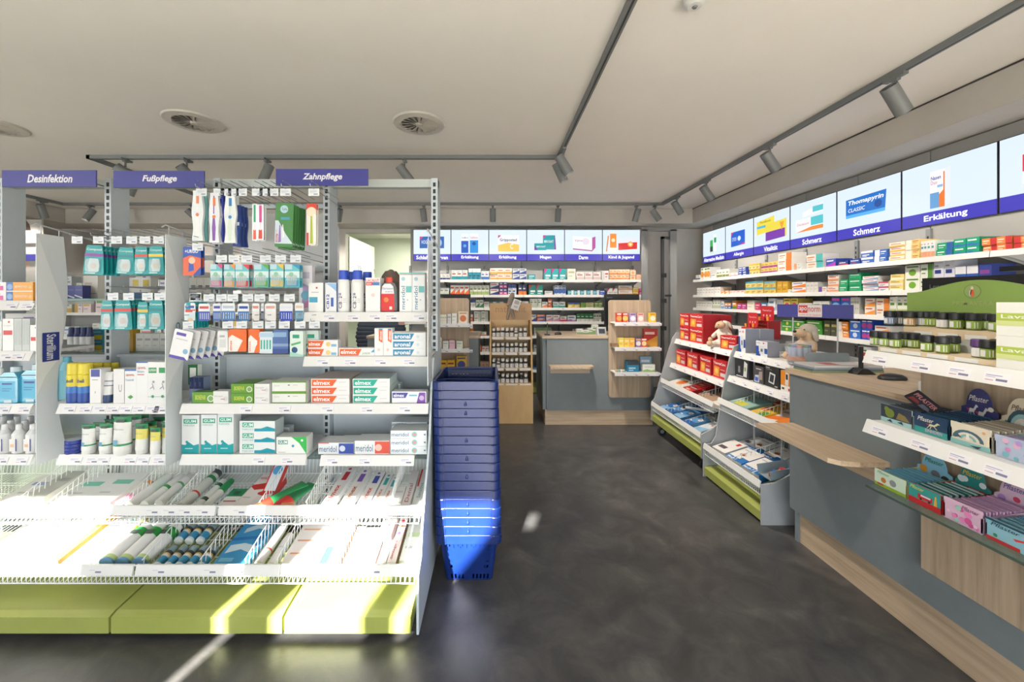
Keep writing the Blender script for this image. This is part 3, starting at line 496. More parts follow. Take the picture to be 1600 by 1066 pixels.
# base: angled lime fronts, feet
for a, b in ((-3.2, -2.62), (-2.61, -1.575), (-1.565, -.865), (-.855, GXR-.012)):
    MB().prism([(1.6, .03), (1.6, .096), (1.63, .105), (2.1, .15), (2.1, .03)], 0, a, b, LIME_M).build('base_panel', go)
for x in (-.36, -1.2, -1.9, -2.7): MB().loft([(0, .018, .018), (.01, .018, .018), (.011, .008, .008), (.06, .008, .008)], '#5c6062', 12, x, 1.7).build('foot', go)
side = [(1.6, .025), (1.6, .27), (1.66, .3), (1.7, .42), (1.76, .52), (1.84, .62), (1.9, .74), (1.97, 1.0), (2.02, 1.1), (2.3, 1.12), (2.3, .025)]
MB().prism([(y, z) for y, z in side], 0, GXR+.012, GXR+.022, STEEL_M).build('side_panel', go)
ACRYL = mat('#e9f1f0', .08, alpha=.25)
def ticket_mesh(w_=.06, h=.03, red=False):
    m = MB().box(-w_/2, w_/2, -.0015, 0, 0, h, '#f4f3f6')
    pr = [('r', .08, .68, .7, .76, '#a9a8cf'), ('r', .08, .52, .45, .58, '#b9b8d6'), ('r', .5, .2, .92, .42, '#8384a0')]
    if red: pr.append(('r', .1, .18, .42, .26, '#d89aa8'))
    return m.prints(w_, h, pr, -.0015).mesh('price_ticket')
TICK, TICKR = ticket_mesh(), ticket_mesh(red=True)
def shelf(x0, x1, z, Yf=1.9, parent=go, tickets=(), lip=.042, YbB=2.2, m=WHITE_M):
    s = MB().box(x0, x1, Yf+.012, YbB, z-.016, z, m).build('shelf', parent)
    r = MB().prism([(Yf-.012, z-lip), (Yf+.006, z-lip-.003), (Yf+.012, z+.003), (Yf+.006, z+.003)], 0, x0-.004, x1+.004, WHITE_M).build('price_rail', s)
    for k, px in enumerate(tickets):
        put('price_ticket', TICKR if k % 2 else TICK, s, (XX(px, Yf), Yf-.0105, z-lip+.006), (math.radians(-22), 0, 0))
    return s
Z1, Z2, Z3, Z4 = 1.335, 1.118, .888, .64
shelf(XX(476, 1.9), XX(668, 1.9), Z1, tickets=(515, 552, 586, 612, 655))
shelf(XX(476, 1.9), XX(668, 1.9), Z2, tickets=(505, 548, 595, 640))
shelf(XX(284, 1.9), XX(668, 1.9), Z3, tickets=(385, 445, 512, 574, 633))
shelf(XX(284, 1.9), XX(477, 1.9), Z4, tickets=(405, 450))
shelf(XX(502, 1.9), XX(646, 1.9), Z4-.004, tickets=(520, 570, 635))
GLS = mat('#cfe4df', .08, trans=.75)
MB().box(XX(470, 1.95), XX(668, 1.95), 1.93, 2.2, Z4-.03, Z4-.022, GLS).build('glass_shelf', go)
shelf(XX(92, 1.9), XX(262, 1.9), Z3, tickets=(110, 135, 158, 178, 198, 218, 240, 252))
shelf(XX(92, 1.9), XX(262, 1.9), Z4, tickets=(120, 146, 163, 205, 225, 250))
for z, t in ((1.39, (20, 45)), (1.145, (12, 30)), (Z3, (8, 40)), (Z4, (5, 36))): shelf(-2.8, -2.246, z, tickets=t)
# flags: thin hanging banners standing out from the posts
def flag(x, Y0, Y1, ztop, zbot, label, txt, col, tcol, bg_):
    o = thing('shelf_flag', label, 'banner', (x, 0, 0))
    MB().tube([(0, Y0-.02, ztop+.03), (0, Y0, ztop+.045), (0, YP, ztop-.0)], .0035, '#c9cdd0').build('wire_arm', o)
    MB().tube([(0, Y0+.02, ztop-.01), (0, Y0+.02, ztop+.04)], .002, '#c9cdd0').tube([(0, Y1-.02, ztop-.01), (0, Y1-.02, ztop+.035)], .002, '#c9cdd0').build('hook', o)
    n = 20; pts = []
    for i in range(n+1):
        t = i/n; z = ztop+(zbot-ztop)*t; pts.append((Y1+.035*math.sin(t*math.pi*2.2)*(.4+.6*t), z))
    poly = [(Y0, ztop), (Y0, zbot)]+[(y, z) for y, z in reversed(pts)]
    b = MB().prism(poly, 0, -.0015, .0015, mat('#e6ecef', .25)).build('panel', o)
    sw = [(Y0+.002, ztop-.02)]+[(Y0+.01+(Y1-Y0-.01)*min(1, t*1.4), ztop-.02+(zbot-ztop)*.42*t) for t in (i/12 for i in range(13))]+[(Y1-.02, ztop+(zbot-ztop)*.55), (Y0+.04, ztop+(zbot-ztop)*.62), (Y0+.002, ztop+(zbot-ztop)*.7)]
    m = MB(); m.add([(.0021, y, z) for y, z in sw], [tuple(range(len(sw)))], mat('#f2f5f6', .3))
    zc, hh, w_ = txt[1], txt[2], txt[3]; yc = (Y0+Y1)/2
    if bg_: m.quad((.005, yc-w_/2, zc-hh/2), (.005, yc+w_/2, zc-hh/2), (.005, yc+w_/2, zc+hh/2), (.005, yc-w_/2, zc+hh/2), col)
    # the word runs down the banner and is read from the right side (+x)
    m.text(txt[0], (.007, yc-w_*.28, zc+hh*.44), (0, 0, -hh*.88), (0, w_*.56, 0), tcol, heavy=1)
    m.build('print', b); return o
flag(-2.2, 1.88, 2.0, 1.72, .60, 'grey hanging shelf flag with navy label, between the two left bays', ('Sterillium', 1.165, .142, .075), '#2f3f8f', '#e6e9f4', True)
flag(-1.56, 1.86, 1.985, 1.71, .60, 'grey hanging shelf flag with turquoise lettering, beside the plaster packs', ('Compeed', 1.2, .2, .06), '#bcc3c8', '#3a86a4', False)
f3 = flag(-.30, 1.8, 1.92, 1.68, 1.0, 'narrow clear shelf flag at the right end post', ('meridol', 1.33, .16, .05), '#6a5fae', '#6a5fae', False)
# header signs
def header(px0, px1, py0, py1, text, t0, t1, label):
    Y = 2.05; x0, x1, z0, z1 = XX(px0, Y), XX(px1, Y), ZZ(py1, Y), ZZ(py0, Y)
    o = thing('header_sign', label, 'sign', ((x0+x1)/2, Y, z0)); w_, h = x1-x0, z1-z0
    b = MB().box(-w_/2, w_/2, 0, .006, 0, h, NAVY).build('board', o)
    for s in (-.3, .3): MB().tube([(w_*s, .006, h*.5), (w_*s, YP+.02-Y, h*.5)], .004, '#9aa0a2').build('bracket', o)
    MB().prints(w_, h, [('t', text, t0, .25, t1, .74, '#f1f1f6', {'heavy': 1.3, 'shear': .22})]).build('lettering', b, label='white bold italic lettering')
header(3, 150, 266, 292, 'Desinfektion', .27, .75, 'navy header sign reading Desinfektion at the far left')
header(177, 319, 267, 293, 'Fußpflege', .32, .7, 'navy header sign reading Fußpflege, middle of the three')
header(431, 575, 264, 290, 'Zahnpflege', .29, .72, 'navy header sign reading Zahnpflege above tooth care')
# ---- wire bins (two tiers), with dividers
def wire_bin(prof, x0, x1, strip, divs, pitch=.02, parent=go, tickets=(), Yt=1.7):
    """prof: (y, z) polyline front lip -> floor front -> floor back -> back top"""
    prof = [prof[0], (prof[0][0]+.003, prof[1][1]-.012)]+list(prof[1:]); m = MB(); n = int((x1-x0)/pitch)
    for i in range(n+1):
        x = x0+(x1-x0)*i/n; m.tube([(x, y, z) for y, z in prof], .0017, BIN_M, 4)
    for y, z in prof: m.tube([(x0, y, z), (x1, y, z)], .0028, BIN_M, 4)
    (ya, za), (yb, zb) = prof[-3], prof[-2]
    for t in (.25, .5, .75): m.tube([(x0, ya+(yb-ya)*t, za+(zb-za)*t), (x1, ya+(yb-ya)*t, za+(zb-za)*t)], .0022, BIN_M, 4)
    b = m.build('wire_bin', parent, kind='stuff')
    (y0, z0) = prof[0]
    for a, c in strip: MB().prism([(y0-.012, z0-.036), (y0-.004, z0-.037), (y0+.004, z0+.004), (y0-.003, z0+.004)], 0, a, c, WHITE_M).build('price_rail', b)
    for px in tickets: put('price_ticket', TICK, b, (XX(px, y0), y0-.0095, z0-.032), (math.radians(-14), 0, 0))
    for x in divs:
        d = MB(); k = 13; (y1, z1) = prof[-1]
        for i in range(k+1):
            t = i/k; y = ya+(yb-ya)*t; z = za+(zb-za)*t; zt = z0+(z1-z0)*t+.004
            d.tube([(x, y, z), (x, y+.012, zt)], .0017, BIN_M, 4)
        d.tube([(x, ya, z0+.002), (x, y1, z1+.004)], .0022, BIN_M, 4); d.tube([(x, ya, za+.003), (x, yb, zb+.003)], .002, BIN_M, 4)
        d.build('wire_divider', b, kind='stuff')
    return b
UP = [(1.77, .462), (1.80, .395), (2.12, .455), (2.14, .60)]
LO = [(1.67, .262), (1.70, .195), (2.08, .275), (2.10, .40)]
wire_bin(UP, -3.0, GXR-.012, [(-3.0, XX(340, 1.77)-.006), (XX(343, 1.77), XX(659, 1.77))], [XX(p, 1.8) for p in (75, 190, 268, 405, 478, 608, 20)], tickets=(160, 240, 266, 290, 318, 375, 398, 592))
wire_bin(LO, -3.0, GXR-.012, [(-3.0, XX(212, 1.67)-.006), (XX(214, 1.67), XX(438, 1.67)), (XX(440, 1.67), XX(653, 1.67))], [XX(p, 1.7) for p in (62, 140, 222, 312, 382, 432, 528, 580, 632)], tickets=(152, 250, 330, 372, 585))
# ---------------------------------------------------------------- products on the gondola shelves
def boxes(x0, x1, yt, z, Y, base, pr, desc, n=1, rows=1, d=.07, shelf_='', side=None, cat='box', name='product_box', wpx=None, kdeep=0):
    X0, X1 = XX(x0, Y), XX(x1, Y); h = (ZZ(yt, Y)-z)/rows-.0004; cw = (X1-X0)/n
    key = (desc,)
    place_row(desc, n, rows, lambda i, j: (X0+cw*(i+.5), Y, z+.0004+j*(h+.0004)), cw-.0012, h, d, base, pr, key, shelf_, 0, side, name, cat)
OR, TQ, WH = '#ef6a35', '#22b09a', '#f3f3f2'
def tooth(colour, word, w0=.06, w1=.5):
    return [('p', [(.02, .1), (.56, .1), (.68, .9), (.02, .9)], colour), ('t', word, w0, .24, w1, .78, '#ffffff', {'heavy': 1}), ('r', .72, .5, .92, .66, '#e2e4e4')]
S1, S2, S3, S4, S4R = 'the top tooth care shelf', 'the second tooth care shelf', 'the third tooth care shelf', 'the lowest left tooth care shelf', 'the lowest right tooth care shelf'
Y9 = 1.925
boxes(482, 505, 442, Z1, Y9, WH, [('r', .05, .34, .62, .52, '#4aa6c4'), ('r', .5, .8, .62, .86, '#d0453f'), ('r', .2, .66, .7, .7, '#c8c8c8')], 'white box with blue panel and red mark', shelf_=S1)
boxes(508, 526, 442, Z1, Y9, '#eef0f3', [('p', [(.0, .98), (1, .98), (1, .7), (.4, .9)], '#9cc4ea'), ('tv', 'CB12', .1, .12, .36, .62, '#3a4a9c', {'heavy': 1}), ('r', .5, .2, .74, .5, '#3b62b8')], 'white carton with blue splash', shelf_=S1, side='#3f57a8')
# CB12 style bottles
def bottle(name, cat, label, loc, body, cap, pr=None, wrap=None, group=None, rot=0, n=20, bc='#f2f2f0', cc='#2f55c8', flat=1.0, cname='cap'):
    m = MB().loft([(z, r, r*flat, *c) for z, r, *c in body], bc, n)
    if pr: pr(m)
    o = tag(m.build(name, None, loc, (0, 0, rot)), label, cat, group)
    if cap: MB().loft([(z, r, r*flat) for z, r in cap], cc, n).build(cname, o)
    return o
def cbp(m):
    m.text('CB12', (.003, 0, .02), (0, 0, .062), (-.017, 0, 0), '#3a3f52', heavy=.6, wrap=(.0305, 0)); m.quad((-.014, -.0275, .085), (-.002, -.0308, .085), (-.002, -.0308, .097), (-.014, -.0275, .097), '#4757a8')
    for k in range(3): m.quad((.008, -.0298, .05+k*.008), (.02, -.0236, .05+k*.008), (.02, -.0236, .053+k*.008), (.008, -.0298, .053+k*.008), '#b9bcc0')
for px, Y, k in ((537, 1.955, 'front left white mouthwash bottle with blue cap'), (559, 1.955, 'front right white mouthwash bottle with blue cap'), (552, 2.05, 'rear left white mouthwash bottle behind two others'), (574, 2.06, 'rear right white mouthwash bottle behind two others')):
    z1 = ZZ(422, 1.925)-Z1
    bottle('mouthwash_bottle', 'bottle', k+' on the top tooth care shelf', (XX(px, Y), Y, Z1), [(0, .029), (.003, .0305), (z1*.7, .0305), (z1*.78, .026)], [(z1*.775, .0235), (z1*.98, .0225), (z1, .021)], cbp, group='white blue-capped mouthwash bottles')
boxes(571, 594, 434, Z1, Y9, WH, [('t', 'LACALUT', .06, .88, .94, .96, '#d8413a', {'heavy': 1}), ('r', .04, .78, .5, .87, '#d8413a'), ('r', .5, .78, .96, .87, '#4a86c4'), ('c', .52, .5, .055, '#f0d0cc'), ('t', 'aktiv', .08, .8, .42, .86, '#ffffff')], 'white carton with red lettering band', shelf_=S1)
bt = bottle('mouthwash_bottle', 'bottle', 'clear mouthwash bottle with red label on the top tooth care shelf', (XX(608, 1.96), 1.96, Z1),
    [(0, .036), (.01, .044), (.03, .044), (.12, .042), (.145, .03), (.15, .02)], [(.15, .017), (.172, .0165), (.176, .014)], None, bc=mat('#cfd3d6', .1, trans=.6), cc='#ea4a30', flat=.6)
m = MB(); m.prints(.072, .15, [('p', [(.1, .04), (.9, .04), (.97, .12), (.94, .62), (.06, .62), (.03, .12)], '#d8302c'), ('p', [(.06, .62), (.94, .62), (.88, .86), (.7, .95), (.3, .95), (.12, .86)], '#eef0f3'), ('c', .4, .42, .08, '#f08a3a'), ('t', 'Chlorhexamed', .12, .76, .86, .83, '#3a4a8c'), ('t', 'FORTE', .36, .66, .84, .71, '#6a72a8'), ('r', .62, .1, .8, .2, '#f2e8e6')], -.0268)
m.build('label', bt)
dk = bottle('amber_bottle', 'bottle', 'dark brown round bottle behind the red-labelled mouthwash', (XX(611, 2.08), 2.08, Z1), [(0, .055), (.16, .055), (.19, .048), (.215, .03), (.22, .006)], [(.205, .03), (.216, .02), (.224, .008)], None, bc=mat('#7a675c', .1), cc='#6a5a52')
boxes(624, 664, 426, Z1, Y9, '#f2f4f4', [('r', 0, .955, 1, 1, '#7fc4c8'), ('r', 0, .94, 1, .955, '#e8a08a'), ('tv', 'meridol', .14, .08, .44, .66, '#2a6f9a'), ('c', .3, .84, .05, '#a8d0dc'), ('r', .52, .5, .96, .66, '#6cc0c0'), ('r', .6, .3, .7, .33, '#9ab8c8')], 'tall white box with teal cap edge', n=2, shelf_=S1)
boxes(481, 528, 531.5, Z2, Y9, WH, [('p', [(.0, .1), (.44, .1), (.54, .92), (0, .92)], OR), ('t', 'elmex', .03, .3, .42, .76, '#ffffff', {'heavy': 1}), ('c', .68, .5, .28, '#f0d080'), ('r', .78, .2, .95, .5, '#88bce0')], 'white and orange toothpaste carton', rows=2, shelf_=S2, d=.045)
boxes(529, 585, 544, Z2, Y9, WH, [('p', [(.03, .12), (.55, .12), (.65, .9), (.03, .9)], OR), ('t', 'elmex', .06, .3, .5, .78, '#ffffff', {'heavy': 1}), ('t', 'JUNIOR', .66, .2, .88, .5, '#3aa05a', {'shear': .2}), ('p', [(.9, .5), (1, .5), (1, .9)], '#4aa8d8')], 'wide white and orange junior carton', shelf_=S2, d=.045)
boxes(585, 613, 513, Z2, Y9, WH, [('tv', 'elmex', .55, .56, .86, .92, '#ffffff', {'heavy': 1}), ('p', [(.5, .56), (.92, .48), (.92, .98), (.5, .98)], OR), ('r', .5, .94, .92, .98, '#2a86b0'), ('tv', 'elmex', .58, .58, .84, .9, '#ffffff', {'heavy': 1}), ('c', .5, .24, .05, '#f0c8b8')], 'upright white carton with orange tab', n=2, shelf_=S2, d=.045)
boxes(613, 665, 520, Z2, Y9, '#f4f6f7', [('p', [(.02, .12), (.56, .12), (.66, .9), (.02, .9)], '#1a86b4'), ('t', 'aronal', .06, .26, .54, .8, '#ffffff', {'heavy': 1}), ('c', .77, .5, .2, '#d4e8f0')], 'white and blue toothpaste carton', rows=3, shelf_=S2, d=.05)
boxes(296, 318, 590, Z3, 1.98, '#7f90b0', [('r', 0, .5, 1, 1, '#1f2c58'), ('r', .1, .6, .4, .8, '#46548a')], 'stacked navy and grey carton', rows=1, n=3, shelf_=S3, d=.05)
boxes(294, 309, 570, Z3+.066+.002, 2.03, '#eef0ea', [('r', .0, .85, 1, 1, '#2c7a46'), ('r', 0, 0, .16, 1, '#2c7a46'), ('r', .84, 0, 1, 1, '#2c7a46')], 'dark green framed carton', shelf_=S3, d=.03)
GB = [('r', .0, .0, 1, .12, '#58902c'), ('t', 'BIOREPAIR', .14, .35, .6, .75, '#dfe860', {'heavy': .6}), ('c', .82, .45, .3, '#e8efe0'), ('c', .82, .45, .22, '#86b06a')]
boxes(300, 336, 613, Z3, 1.915, '#69a038', GB, 'low green carton with yellow lettering', shelf_=S3, d=.05)
boxes(361, 396, 600, Z3, 1.915, '#69a038', GB, 'green carton with yellow lettering', rows=2, shelf_=S3, d=.12)
GW = [('t', 'biorepair', .1, .52, .66, .68, '#9aa0a0'), ('c', .82, .4, .2, '#e0e0e0'), ('r', .5, .34, .78, .4, '#d87a70')]
boxes(333, 357, 611.5, Z3, 1.912, '#efefed', GW, 'small white carton before the green ones', shelf_=S3, d=.045)
boxes(397, 421, 600, Z3, 1.912, '#efefed', GW, 'small white carton beside green stack', rows=2, shelf_=S3, d=.1)
boxes(425, 479, 596, Z3, 1.92, '#f1f2ee', [('r', 0, 0, 1, .1, '#6ca03a'), ('r', .98, 0, 1, 1, '#6ca03a'), ('r', 0, .88, 1, 1, '#6ca03a'), ('t', 'Ajona', .06, .5, .22, .7, '#c4cab8'), ('r', .46, .62, .52, .7, '#5a7a3a'), ('r', .6, .64, .75, .68, '#b8bcb0')], 'white carton with green edges', rows=2, shelf_=S3, d=.1)
boxes(486, 546, 592, Z3, Y9, WH, tooth(OR, 'elmex'), 'white carton with orange name panel', rows=3, shelf_=S3, d=.2, side='#e9d9d0')
boxes(551, 609, 592, Z3, Y9, WH, tooth(TQ, 'elmex'), 'white carton with turquoise name panel', rows=3, shelf_=S3, d=.16, side='#d8e8e4')
boxes(612, 626, 600, Z3, 2.1, '#e8f2f0', [('r', 0, .5, 1, .6, TQ)], 'carton lying at back behind turquoise stack', rows=3, shelf_=S3, d=.05)
boxes(612, 666, 612, Z3, Y9, '#f1f1f5', [('p', [(.02, .45), (.4, .45), (.48, .9), (.02, .9)], '#4a4fa0'), ('t', 'elmex', .05, .52, .36, .82, '#ffffff', {'heavy': 1}), ('p', [(.72, .0), (.98, .0), (.98, .92), (.8, .92)], '#7a46a8'), ('c', .87, .45, .22, '#c8b0dc'), ('r', .5, .6, .74, .74, '#7ac4d8')], 'white and violet toothpaste carton', shelf_=S3, d=.05)
GUMT = [('t', 'GUM', .14, .8, .84, .88, '#ffffff', {'heavy': 1}), ('p', [(.1, .78), (.9, .78), (.9, .9), (.1, .9)], '#35b090'), ('t', 'GUM', .17, .805, .83, .88, '#f4fffb', {'heavy': 1}), ('t', 'PAROEX', .1, .71, .76, .76, '#8ab8b8'), ('p', [(0, 0), (1, 0), (1, .25), (.7, .21), (.4, .3), (.2, .22), (0, .24)], '#1ea8ae'), ('c', .3, .3, .035, '#1ea8ae'), ('r', .2, .12, .65, .14, '#d0f0f0')]
for a, b, t, k in ((284, 311, 649, 'first tall white and teal mouthwash carton'), (314, 339, 648, 'second tall white and teal mouthwash carton'), (340, 365, 646, 'third tall white and teal mouthwash carton')):
    boxes(a, b, t, Z4, Y9, '#f2f6f6', GUMT, k, shelf_=S4, d=.06)
GUMB = [('p', [(.08, .42), (.4, .42), (.4, .86), (.08, .86)], '#35b090'), ('t', 'GUM', .1, .47, .38, .8, '#f4fffb', {'heavy': 1}), ('t', 'PAROEX', .08, .14, .4, .32, '#7ab8c0'), ('p', [(.42, .04), (1, .04), (1, .3), (.78, .5), (.6, .3), (.42, .3)], '#1ea0b4')]
boxes(374, 430, 658, Z4, Y9, '#f2f6f6', GUMB, 'white and teal toothpaste carton', rows=3, shelf_=S4, d=.08, side='#c9d6d6')
boxes(428, 452, 668, Z4, 2.05, '#eef4f4', [('r', .1, .6, .5, .9, '#35a0b0'), ('r', .0, 0, 1, .2, '#8ac8d0')], 'teal marked carton behind the stack', rows=2, shelf_=S4, d=.05)
boxes(432, 479, 683, Z4, 1.915, '#f3f7f4', [('p', [(.5, 1), (1, 1), (1, 0), (.92, .2), (.75, .65)], '#3cb858'), ('p', [(.06, .58), (.38, .58), (.38, .82), (.06, .82)], '#2f9a88'), ('t', 'GUM', .08, .61, .36, .8, '#ffffff', {'heavy': 1}), ('c', .55, .48, .08, '#4a9ac4'), ('c', .85, .8, .07, '#f4fff4'), ('r', .06, .1, .3, .14, '#c0c8c4')], 'white carton with large green corner', shelf_=S4, d=.07)
def meri(a, b): return [('t', 'meridol', .03, .2, .52, .72, '#2a6a98'), ('p', [(.58, .06), (1, .06), (1, .95), (.58, .95)], a), ('c', .68, .5, .26, b)]
Z4r = Z4-.004
boxes(497, 553, 692, Z4r, Y9, '#eef1f4', meri('#3a52a8', '#d8e0f0')+[('r', 0, .92, .3, 1, '#d85a50')], 'white carton with blue right half', shelf_=S4R, d=.1)
boxes(554, 609, 689, Z4r, Y9, '#eef1f2', meri('#e05a48', '#f6c8bc'), 'white carton with coral right half', shelf_=S4R, d=.1)
boxes(610, 667, 673, Z4r, Y9, '#eef3f5', [('t', 'meridol', .03, .25, .5, .72, '#2a6a98'), ('c', .66, .5, .36, '#8ed0d4'), ('c', .66, .5, .2, '#e4a08a'), ('r', .92, .4, .97, .6, '#5a8ab0')], 'white carton with aqua ring', rows=3, shelf_=S4R, d=.1)
boxes(612, 668, 660, Z4r, 2.05, '#e9eff2', [('r', 0, .84, 1, .9, '#9cc8d0'), ('t', 'meridol', .03, .88, .4, .97, '#2a6a98')], 'rear tall white carton above the aqua rings', shelf_=S4R, d=.1)
# ---- foot care bay
FB = 'the upper foot care shelf'
def spray(px, Y, label):
    h = ZZ(567, Y)-Z3
    m = MB().loft([(0, .029, .029), (.004, .03, .03), (h*.30, .03, .03), (h*.42, .03, .03), (h*.62, .03, .03)], '#2f5eb4', 20)
    m = MB().loft([(0, .029, .029, '#2a55ae'), (.004, .03, .03, '#2a55ae'), (h*.25, .03, .03, '#3f7fd0'), (h*.42, .03, .03, '#f0dc3a'), (h*.70, .03, .03, '#f0dc3a'), (h*.73, .026, .026, '#f0dc3a')], '#f0dc3a', 20)
    m.text('Scholl', (-.018, 0, h*.52), (.036, 0, 0), (0, 0, h*.09), '#27408f', heavy=1, wrap=(.0308, 0))
    o = tag(m.build('foot_spray', None, (XX(px, Y), Y, Z3)), label, 'spray can', 'yellow and blue foot sprays'); MB().loft([(h*.73, .0285, .0285), (h*.97, .0275, .0275), (h, .024, .024)], '#f2df45', 20).build('cap', o)
spray(117, 1.95, 'first yellow and blue foot spray on the upper foot care shelf'); spray(134, 1.95, 'second yellow and blue foot spray on the upper foot care shelf')
for px, Y, k in ((150, 2.03, 'third'), (163, 2.08, 'fourth'), (176, 2.12, 'fifth')): spray(px, Y, k+' yellow foot spray, behind white cartons on the upper foot care shelf')
bottle('lotion_bottle', 'bottle', 'light blue bottle left of the yellow foot sprays', (XX(105, 2.02), 2.02, Z3), [(0, .035), (.15, .035), (.19, .02)], [(.185, .016), (.215, .015)], None, bc='#8fd0e2', cc='#5fb8d4')
boxes(140, 158, 577, Z3, 1.915, WH, [('r', .1, .78, .9, .99, '#2f3f9c'), ('r', .2, .68, .75, .7, '#9aa0b0'), ('r', .45, .3, .55, .36, '#b8bcc0')], 'white carton with navy square', shelf_=FB, d=.05)
def tube_(name, label, px, Y, z, top, wtop, rcap, bands, capc, group=None, caph=.022):
    h = ZZ(top, Y)-z
    m = MB(); secs = []
    for t, c in bands: secs.append((caph+(h-caph)*t, rcap+(wtop-rcap)*min(1, t*1.05), max(.0025, rcap*(1-t)**.75), c))
    m.loft(secs, bands[0][1], 20)
    m.quad((-wtop, -.0032, h*.955), (wtop, -.0032, h*.955), (wtop, -.0032, h), (-wtop, -.0032, h), bands[-1][1])
    o = tag(m.build(name, None, (XX(px, Y), Y, z)), label, 'tube', group); MB().loft([(0, rcap*.92, rcap*.92), (caph, rcap*.95, rcap*.95)], capc, 20).build('cap', o); return o
tube_('cream_tube', 'white upright cream tube with navy stripes on the upper foot care shelf', 169, 1.94, Z3, 581, .027, .02, [(0, '#2f4a78'), (.14, '#f0f0f0'), (.46, '#f0f0f0'), (.47, '#4a5a80'), (.5, '#f0f0f0'), (.64, '#4a5a80'), (.67, '#f0f0f0'), (1, '#f0f0f0')], '#33507e')
boxes(177, 194, 577, Z3, 1.915, '#f0f0ef', [('t', 'U', .5, .34, .8, .55, '#8a8c90')], 'plain white carton with grey letter', shelf_=FB, d=.05)
boxes(195, 213, 577, Z3, 1.91, '#f2f4f4', [('r', 0, .95, 1, 1, '#3a6cb4'), ('t', 'GEHWOL', .1, .8, .85, .86, '#d0504a', {'heavy': 1}), ('t', 'Fusskraft', .1, .66, .8, .72, '#4a7ac0'), ('p', [(.25, .2), (.55, .26), (.75, .2), (.5, .14)], '#4aa04a')], 'white carton with blue rim and leaf', shelf_=FB, d=.05)
boxes(213, 231, 565, Z3, 1.91, '#f2f4f4', [('r', 0, .965, 1, 1, '#3a6cb4'), ('t', 'GEHWOL', .1, .82, .85, .87, '#d0504a', {'heavy': 1}), ('t', 'Balsam', .1, .74, .7, .79, '#4a7ac0'), ('r', .1, .68, .7, .7, '#e06a60')], 'taller white carton with blue rim', shelf_=FB, d=.06)
boxes(231, 262, 566, Z3, 1.91, '#f2f4f3', [('r', .04, .74, .44, .87, '#2f9a5a'), ('r', .56, .74, .96, .87, '#2f9a5a'), ('t', 'ALLPRESAN', .06, .78, .42, .84, '#ffffff'), ('r', 0, .17, 1, .18, '#8a8c90'), ('c', .25, .18, .035, '#2f9a5a'), ('c', .75, .18, .035, '#2f9a5a')]
      + [('p', [(.2+o_, .5), (.24+o_, .5), (.34+o_, .36), (.3+o_, .34)], '#a8acb0') for o_ in (0, .5)]+[('p', [(.12+o_, .38), (.3+o_, .44), (.3+o_, .41), (.12+o_, .35)], '#a8acb0') for o_ in (0, .5)]+[('c', .3+o_, .53, .03, '#a8acb0') for o_ in (0, .5)], 'wide white carton with green labels and runners', shelf_=FB, d=.06)
FL = 'the lower foot care shelf'
for k in range(4):
    o = tag(MB().loft([(0, .034, .034), (.002, .036, .036), (.014, .036, .036), (.016, .034, .034)], '#2b3f9a', 24).build('cream_tin', None, (XX(117, 1.94), 1.94, Z4+k*.0165)), f'flat navy cream tin, {ORD[k]} from the bottom on {FL}', 'tin', 'navy cream tins')
    MB().loft([(.0161, .033, .033), (.0164, .033, .033)], '#c9d0e8', 24).build('lid_print', o)
def footcream(px, Y, top, w_, label, yel=False):
    band = [(0, '#f1f2ee'), (.14, '#f1f2ee'), (.16, '#2f9a62'), (.22, '#f1f2ee'), (.5, '#f1f2ee'), (.8, '#f1f2ee'), (.84, '#1f8a54'), (.99, '#1f8a54'), (1, '#1f8a54')]
    if yel: band = [(0, '#f1f2ee'), (.4, '#f1f2ee'), (.42, '#eadf6a'), (.78, '#eadf6a'), (.8, '#1f8a54'), (.99, '#1f8a54'), (1, '#1f8a54')]
    o = tube_('foot_cream_tube', label, px, Y, Z4, top, w_, w_*.82, band, '#eceeea', 'white and green foot cream tubes')
    h = ZZ(top, Y)-Z4; m = MB(); r = w_*.82
    m.quad((-w_*.45, -.006-r*.22, h*.86), (w_*.45, -.006-r*.22, h*.86), (w_*.45, -.006-r*.2, h*.94), (-w_*.45, -.006-r*.2, h*.94), '#3b4a44')
    if not yel: m.quad((-w_*.4, -r*.84, h*.3), (w_*.05, -r*.92, h*.3), (w_*.05, -r*.86, h*.42), (-w_*.4, -r*.78, h*.42), '#6aa8d0')
    m.text('Allpresan', (-w_*.55, -r*.5-.006, h*.66), (w_*1.1, 0, 0), (0, .001, h*.06), '#8a9a94'); m.build('label', o)
for px, Y, top, w_, ye, k in ((139, 1.93, 663, .034, 0, 'front row first'), (166, 1.93, 662, .033, 0, 'front row second'), (192, 1.92, 651, .045, 0, 'front row largest'), (222, 1.93, 662, .032, 1, 'front row yellow-labelled'), (243, 1.92, 668, .026, 1, 'front row smallest yellow-labelled'), (260, 1.94, 660, .022, 1, 'right end yellow-labelled'),
        (156, 2.0, 660, .032, 0, 'second row first'), (181, 2.0, 656, .032, 0, 'second row second'), (210, 2.0, 648, .038, 0, 'second row large'), (236, 2.0, 658, .032, 1, 'second row yellow-labelled'), (173, 2.08, 655, .032, 0, 'third row first'), (222, 2.08, 647, .036, 0, 'third row second'), (250, 2.07, 652, .033, 0, 'third row third')):
    footcream(px, Y, top, w_, f'{k} white and green foot cream tube on {FL}', ye)
